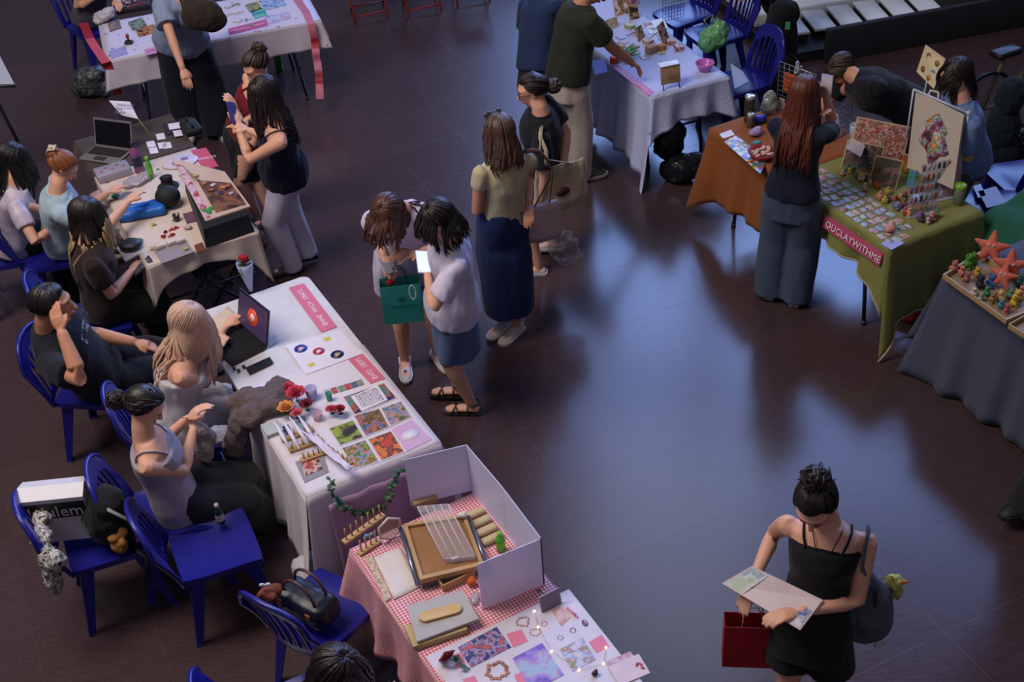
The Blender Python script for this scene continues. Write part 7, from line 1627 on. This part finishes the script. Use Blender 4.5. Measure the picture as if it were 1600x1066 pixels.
# red bag and parcel of the person in black
rb = paperbag('bright red paper bag with twisted cord handles', (1173, 1062), .70, .24, .27, .085, -8, mat('#a3101c', .6), handle='#b58a4a')
w_ = PRED.wr[1]; rb.location = V(w_.x-.005, w_.y-.05, w_.z-.475); b = MB(); b.box((0, 0, .03), (.22, .09, .04)); 
pc = [at(1128, 912, 1.0), at(1175, 885, 1.06), at(1286, 938, 1.04), at(1250, 985, .98)]; c_ = sum(pc, Vector())/4
t = thing('flat_parcel', 'large flat white parcel wrapped in clear film held under one arm', 'parcel', c_); v = [p-c_ for p in pc]; n_ = (v[1]-v[0]).cross(v[3]-v[0]).normalized(); n_ = n_ if n_.z > 0 else -n_; b = MB(); b.add([p-n_*.014 for p in v]+[p+n_*.004 for p in v], [(3, 2, 1, 0), (4, 5, 6, 7), (0, 1, 5, 4), (1, 2, 6, 5), (2, 3, 7, 6), (3, 0, 4, 7)], False); obj('parcel_body', b, mat('#cdb9be', .35), t)
def pslab(u0, u1, w0, w1, m, nm, th=.001): P_ = [v[0].lerp(v[1], w).lerp(v[3].lerp(v[2], w), u)+n_*.0045 for u, w in ((u0, w0), (u1, w0), (u1, w1), (u0, w1))]; b = MB(); b.add(P_+[p+n_*th for p in P_], [(3, 2, 1, 0), (4, 5, 6, 7), (0, 1, 5, 4), (1, 2, 6, 5), (2, 3, 7, 6), (3, 0, 4, 7)], False); obj(nm, b, m, t)
pslab(.02, .26, .05, .95, art(['#a9b8c0', '#8fa0b0', '#c9c9d0', '#a8b89a'], 14, 3), 'printed_end'); pslab(.86, .98, .05, .6, art(['#c9c4c8', '#3a5a9a', '#d0ccd0'], 14, 8), 'printed_label')
# grey hobo bag with a chick keyring
S0 = PRED.sh[0]; o_ = S0+PRED.srt*-.05-PRED.sfw*.06-UPV*.46
t = thing('shoulder_bag', 'grey slouchy cloth bag hanging from the shoulder of the person in black', 'bag', o_); gm = fab('#565a66', '#484b56', .5)
obj('bag_body', lump([((0, 0, 0), (.11, .11, .16)), ((.0, .03, -.07), (.13, .12, .12)), ((-.01, 0, .10), (.07, .08, .09))], amp=.012, sc_=12, smooth=6), gm, t)
sb, sf_ = S0-o_-PRED.srt*-.0, PRED.sfw
st_ = [V(.02, .05, .10), sb-sf_*.085-UPV*.10, sb-sf_*.045+UPV*.025-PRED.srt*-.0, sb+UPV*.046, sb+sf_*.05+UPV*.015, sb+sf_*.078-UPV*.10, sb*.5+sf_*.06-PRED.srt*.05, V(-.0, -.08, .12)]
b = MB(); b.tube(st_, [.022, .024, .026, .027, .026, .025, .024, .022], 10, .25, up=V(1, 0, 0)); obj('bag_strap', b, gm, t); b = MB(); b.box((.03, -.108, -.10), (.05, .012, .018), rz=.2); obj('bag_label', b, mat('#b9b8c0', .5), t)
kc = o_+V(.105, .03, .12); t = thing('chick_keyring', 'fluffy yellow chick with an orange beak clipped to the grey bag', 'keyring', kc); obj('chick_body', lump([((0, 0, 0), (.036, .036, .040)), ((.012, 0, -.055), (.030, .030, .040)), ((-.01, 0, .02), (.025, .025, .02))], amp=.010, sc_=60, voxel=.005, smooth=1), fleece('#c4bf5a', '#dcd88a'), t)
b = MB(); b.tube([(.03, 0, .005), (.058, -.004, .006)], [.013, .005], 8); obj('beak', b, mat('#c9752f', .5), t); b = MB(); b.tube([(0, 0, .03), (-.03, -.01, .06), (-.07, -.02, .05)], .003, 6); obj('ring', b, mat('#b5b03a', .4), t)
# teal gift bag
tb = paperbag('teal paper gift bag with black cord handles hanging from the arm', (636, 500), .60, .235, .27, .10, 4, mat('#2c9488', .55)); w_ = PTEAL.wr[0]; q = at(632, 497, .62); tb.location = q
b = MB(); b.box((-.01, -.0525, .15), (.11, .0012, .008)); 
g1 = glyphs(16, .15, .02, mat('#125a50', .6), tb, (0, -.0525, .125), (R_(90), 0, 0), 61); g2 = glyphs(2, .05, .05, mat('#0f4a42', .6), tb, (0, -.0525, .175), (R_(90), 0, 0), 62)
b = MB(); b.ball((0, 0, 0), (.026, .022, .022)); 
for i in range(7): a = i*.9; b.ball((math.cos(a)*.015, math.sin(a)*.012, .006), (.014, .012, .014), 8, 6)
solo('rose_bloom', 'dark red rose head showing at the opening of the teal bag', 'flower', b, fab('#8c0f1c', '#6a0c16'), tb.location+V(-.05, -.02, .275))
b = MB(); b.tube([(math.cos(a)*.018, 0, math.sin(a)*.05) for a in np.linspace(0, 2*math.pi, 20)], .004, 6); solo('bead_charm', 'white beaded charm dangling in front of the teal bag', 'charm', b, mat('#b5c4c4', .3), tb.location+V(.075, -.075, .235))
t = thing('hand_fan', 'bright green mini fan hanging at the chest of the person with the teal bag', 'fan', at(622, 362, 1.16)); b = MB(); b.ball((0, 0, 0), (.035, .02, .045), 14, 10); obj('fan_body', b, mat('#3fae34', .4), t); b = MB(); b.tube([(0, 0, -.03), (.02, -.01, -.09)], .012, 8); obj('handle', b, mat('#38a02e', .4), t)
cp = thing('drink_cup', 'white and teal cup in the crook of the arm of the teal bag carrier', 'cup', at(657, 372, 1.04)); b = MB(); b.lathe((0, 0, 0), [(.030, 0), (.036, .05)], 18); obj('cup_body', b, mat('#3a6a86', .4), cp); b = MB(); b.lathe((0, 0, .05), [(.036, 0), (.038, .035), (.030, .045)], 18); obj('cup_top', b, mat('#c9ccd8', .3), cp)
def handphone(P_, k, label, case, screen, off=V(0, 0, 0), lit=0, up_=None):
    w, e = P_.wr[k], P_.el[k]; d = (w-e).normalized(); c = w+d*.085+UPV*.018+off; face = (P_.H-c).normalized(); uy = (d-face*d.dot(face)).normalized(); ux = uy.cross(face).normalized(); return phone(c, ux, uy, label, case, screen, lit=lit)
handphone(PWHITE, 0, 'white screened phone held by the person in the white shirt', '#c9ccd6', '#d0dcf0', V(-.01, -.01, .005), .6)
handphone(PNAVY, 0, 'phone in a violet case held by the person in the navy camisole', '#3a2f6a', '#4a4a8a')
handphone(PTEAL, 1, 'slim pale phone in the hand of the teal bag carrier', '#b8b0b0', '#8a8a96')
handphone(PHALT, 1, 'green cased phone held by the person in the red halter top', '#7ab03a', '#8ac04a')
# shoulder straps and tote bags
def tote(label, P_, k, px, z, w, h, m, strap, yaw, print_=None, thick=.05, name='tote_bag'):
    c = at(*px, z); t = thing(name, label, 'bag', c, 0); M = Matrix.Rotation(R_(yaw), 3, 'Z'); mb = MB(); mb.rings([[M@V(x*w/2*s_, y*thick*q/2, zz) for x, y in ((-1, -.6), (-.5, -1), (.5, -1), (1, -.6), (1, .6), (.5, 1), (-.5, 1), (-1, .6))] for s_, q, zz in ((.88, .8, -h/2), (1, 1.3, -h*.3), (1, 1, h*.1), (.95, .7, h*.4), (.9, .3, h/2))])
    obj('bag_body', remesh(mb, .008, 3, .5, folds(.009, 12, .5, int(px[0])), 'b'), m, t)
    S = P_.sh[k]-c+UPV*.056; ow = P_.sh[k]-P_.N; ow.z = 0; ow = ow.normalized(); b = MB()
    for y in (-1, 1): b = MB(); b.tube([M@V(-w*.25*y if False else w*.22*y, 0, h*.45), S*.55+M@V(w*.08*y, 0, h*.10)+ow*.12+P_.sfw*.02*y, S*.82+ow*.115+P_.sfw*.02*y, S*.97+ow*.075, S+ow*.03+UPV*.008, S+UPV*.012-ow*.03], .014, 8, .3); obj('strap', b, strap, t)
    if print_: b = MB(); pts = [M@V(math.cos(a)*.05, -thick*.66, math.sin(a)*.035-.02) for a in np.linspace(0, 6.1, 16)]; b.rings([pts, [p+M@V(0, -.002, 0) for p in pts]]); obj('print', b, print_, t)
    return t
cream = fab('#b8aa90', '#a69880', .3)
tote('cream canvas tote bag with a small black and red print', PTOTE, 0, (876, 292), .80, .38, .34, cream, cream, 20, mat('#5a2a2e', .6))
tote('cream tote strap bag behind the olive T-shirt', OLIVE, 0, (850, 62), 1.02, .20, .26, cream, cream, 80)
PY = PYEL
tote('pale pink plastic shopping bag hanging beside the denim skirt', PY, 1, (848, 345), .76, .24, .26, clearmat('#c2a5a8', .4, .85), mat('#6a4436', .5), 20, thick=.12, name='shopping_bag')
soft('plastic_bag', 'clear plastic bag dangling behind the pink shopping bag', 'bag', at(880, 385, .45), [((0, 0, 0), (.10, .08, .12)), ((.04, 0, -.08), (.09, .07, .06))], clearmat('#9a8c94', .2, .45), amp=.018)
# crochet work
o_ = (PCRO.wr[0]+PCRO.wr[1])/2; t = thing('crochet_work', 'grey knitted piece hanging from the crocheting hands', 'knitting', o_); obj('knitted_piece', lump([((.05, .0, -.06), (.045, .04, .07)), ((.04, -.02, -.17), (.05, .045, .09)), ((.05, .02, -.12), (.06, .05, .07))], amp=.010), fleece('#8f8884', '#b0a8a4'), t); b = MB(); b.tube([(-.03, 0, .05), (.08, .01, .02)], .003, 6); obj('crochet_hook', b, mat('#b57a4a', .3, .5), t)
soft('white_yarn_cloth', 'white yarn blanket trailing between the two seated people', 'blanket', at(345, 680, .60), [((0, 0, 0), (.10, .06, .04)), ((.06, -.02, -.03), (.08, .05, .04))], fleece('#9a94a8', '#c4c0d0'), amp=.014)
b = MB(); g = glyphs(5, .14, .08, mat('#c9c9d6', .6), PMAN.root, (0, 0, 0), (0, 0, 0), 71, rows=2, name='shirt_print'); c_ = PMAN.P+(PMAN.N-PMAN.P)*.74+PMAN.sfw*(.082*1.78)+V(.03, 0, .0)-PMAN.base
M4 = Matrix(((PMAN.srt*-1), PMAN.up, PMAN.sfw)).transposed().to_4x4(); g.matrix_local = Matrix.Translation(c_)@M4
# ---------------------------------------------------------------- bags on the chairs
cb_ = ch_bags.location; cy = ch_bags.rotation_euler.z; u2 = V(math.cos(cy), math.sin(cy), 0); s2 = V(-math.sin(cy), math.cos(cy), 0)
p = at(86, 776, .74); p.z = .50
t = thing('shopping_bag', 'white shopping bag with large pale letters on a black band', 'bag', p, R_(2)); b = MB(); w, d, h = .33, .15, .29
b.add([V(x*w/2, y*d/2, z) for z in (0, h) for x, y in ((-1, -1), (1, -1), (1, 1), (-1, 1))]+[V(-w/2, 0, h+.03), V(w/2, 0, h+.03)], [(3, 2, 1, 0), (0, 1, 5, 4), (2, 3, 7, 6), (1, 2, 6, 9, 5), (3, 0, 4, 8, 7), (4, 5, 9, 8), (6, 7, 8, 9)], False); obj('bag_body', b, mat('#c9c4c8', .4), t)
b = MB(); b.box((0, -d/2-.002, h-.075), (w*.98, .003, .10)); obj('black_band', b, mat('#101014', .4), t); text('lululem', .10, mat('#b9b4bc', .4), t, (0.01, -d/2-.005, h-.085), (R_(90), 0, 0), sx=.95)
t = thing('fur_scarf', 'black and white mottled fur scarf draped over the chair back', 'scarf', cb_-u2*.27-s2*.04+V(0, 0, .66)); me = lump([((0, -.16, -.05), (.05, .07, .07)), ((.0, -.05, .0), (.05, .08, .05)), ((.02, .07, .02), (.05, .08, .05)), ((.03, .17, -.02), (.05, .06, .06)), ((-.04, .10, -.14), (.04, .07, .10)), ((-.02, -.17, -.18), (.04, .05, .12)), ((.03, -.20, -.05), (.05, .05, .06))], amp=.014, sc_=26); obj('scarf_body', me, art(['#1c1b1f', '#2a282c', '#b8b2b0', '#d0cac6', '#3a3638', '#a8a2a0'], 22, 4, rough=.95), t); t.rotation_euler.z = cy
t = thing('backpack', 'black backpack on the chair beside the lettered shopping bag', 'backpack', cb_+u2*.04-s2*.04+V(0, 0, .45), cy); obj('backpack_body', lump([((0, 0, .15), (.12, .14, .15)), ((.02, -.02, .26), (.09, .11, .07)), ((.06, -.02, .10), (.10, .12, .09))], amp=.010, sc_=14), fab('#0e0e12', '#15151a'), t)
b = MB(); b.tube([(.02, -.12, .30), (.10, -.14, .20), (.14, -.10, .04)], .013, 8, .4); obj('shoulder_strap', b, mat('#7f8688', .6), t); b = MB(); b.tube([(.05, -.10, .02), (.12, -.2, -.02), (.10, -.24, -.14)], .012, 8, .4); obj('loose_strap', b, mat('#0d0d11', .6), t)
soft('plush_keyring', 'golden brown plush hanging from the black backpack', 'plush', at(187, 852, .52), [((0, 0, 0), (.045, .04, .045)), ((.02, .03, .06), (.03, .03, .035)), ((-.02, .0, .05), (.028, .028, .028)), ((.03, -.02, .03), (.02, .02, .03))], fleece('#a86a2c', '#c08a48'), amp=.006, sc_=40)
t = thing('charm_keyring', 'red and pink charm with a ring beside the golden plush', 'keyring', at(213, 836, .52)); b = MB(); b.ball((0, 0, 0), (.018, .016, .018), 10, 8); obj('red_charm', b, mat('#a8181e', .4), t); b = MB(); b.ball((0, -.005, -.03), (.012, .010, .014), 10, 8); obj('pink_charm', b, mat('#c98a86', .4), t); b = MB(); b.tube([(math.cos(a)*.015, 0, .05+math.sin(a)*.015) for a in np.linspace(0, 6.28, 14)], .002, 5); obj('ring', b, mat('#a8aab4', .2, .8), t)
ce = ch_empty.location; bottle('small dark green bottle standing by the front left empty chair', (346, 818), .46, .14, .022, '#15352c', '#b5ad9a')
# handbag chair
hb = ch_handbag.location; hy = ch_handbag.rotation_euler.z; u3 = V(math.cos(hy), math.sin(hy), 0); s3 = V(-math.sin(hy), math.cos(hy), 0)
t = thing('handbag', 'navy leather handbag with a brown handle on a blue chair', 'handbag', V(at(482, 950, .50).x, at(482, 950, .50).y, .455), R_(-38)); mb = MB(); mb.box((0, 0, .08), (.31, .17, .16), bev=.05); obj('handbag_body', remesh(mb, .008, 4, .5, folds(.006, 10, 1, 4), 'h'), mat('#14162a', .4), t)
for y in (-1, 1): b = MB(); b.tube([V(math.cos(a)*.10, y*.04, .15+math.sin(a)*.11) for a in np.linspace(0, math.pi, 14)], .0075, 8); obj('handle', b, mat('#4a2a20', .45), t)
for x in (-.09, .09): b = MB(); b.box((x, -.086, .11), (.03, .008, .05), bev=.003); obj('leather_tab', b, mat('#8a4a24', .5), t)
soft('bear_charm', 'reddish brown plush charm with a white bow on the navy handbag', 'plush', at(420, 930, .66), [((0, 0, 0), (.05, .045, .045)), ((.03, -.04, .03), (.018, .018, .018)), ((-.03, -.03, .035), (.018, .018, .018)), ((.03, .02, .01), (.035, .03, .03))], fleece('#7a3a24', '#94503a'), amp=.005, sc_=40)
b = MB(); b.ball((-.014, 0, 0), (.014, .008, .010), 10, 8); b.ball((.014, 0, 0), (.014, .008, .010), 10, 8); b.ball((0, 0, 0), .005, 8, 6); solo('bow', 'small white bow on top of the plush charm', 'bow', b, mat('#c9c4c8', .5), at(414, 914, .74))
# bits on the floor near the white table
soft('plastic_bag', 'pale crumpled plastic bag on the floor by the crocheting person', 'bag', at(440, 800, .0), [((0, 0, .04), (.07, .06, .04)), ((.05, .04, .03), (.05, .04, .03)), ((-.02, -.05, .03), (.04, .04, .03))], clearmat('#8a90a8', .25, .8), amp=.014)
t = soft('shopping_bag', 'white plastic bag with a green mark on the floor under the gingham table', 'bag', at(505, 905, 0), [((0, 0, .09), (.16, .12, .09)), ((.08, .05, .12), (.12, .10, .07)), ((-.06, .04, .06), (.10, .09, .06))], fab('#c4bfca', '#aaa6b4', .5), amp=.014)
b = MB(); b.tube([(-.02, -.10, .12), (-.05, -.11, .09), (.0, -.12, .06), (.07, -.11, .045)], .014, 8, .3); obj('green_mark', b, mat('#3a9a34', .5), t)

# sunglasses pushed up on the head of the person in the yellow top; orange marks on the back of the black T-shirt
Mh = Matrix((PYEL.Hr, PYEL.Hf, PYEL.Hu)).transposed(); gl = MB()
for q in (-1, 1): gl.ball(PYEL.H+Mh@V(q*.034, .045, .118), (.026, .012, .020), 12, 8, Mh); gl.tube([PYEL.H+Mh@V(q*.058, .04, .112), PYEL.H+Mh@V(q*.088, -.03, .07)], .003, 6)
gl.tube([PYEL.H+Mh@V(-.012, .05, .12), PYEL.H+Mh@V(.012, .05, .12)], .003, 6); PYEL.o('sunglasses', gl, mat('#5a6068', .12, .5))
g = glyphs(4, .12, .22, mat('#a8642a', .6), PTOTE.root, (0, 0, 0), (0, 0, 0), 81, rows=5, name='shirt_print'); c_ = PTOTE.P+(PTOTE.N-PTOTE.P)*.62-PTOTE.sfw*(.072*1.6+.024)-PTOTE.base
g.matrix_local = Matrix.Translation(c_)@Matrix((PTOTE.srt, PTOTE.up, -PTOTE.sfw)).transposed().to_4x4()
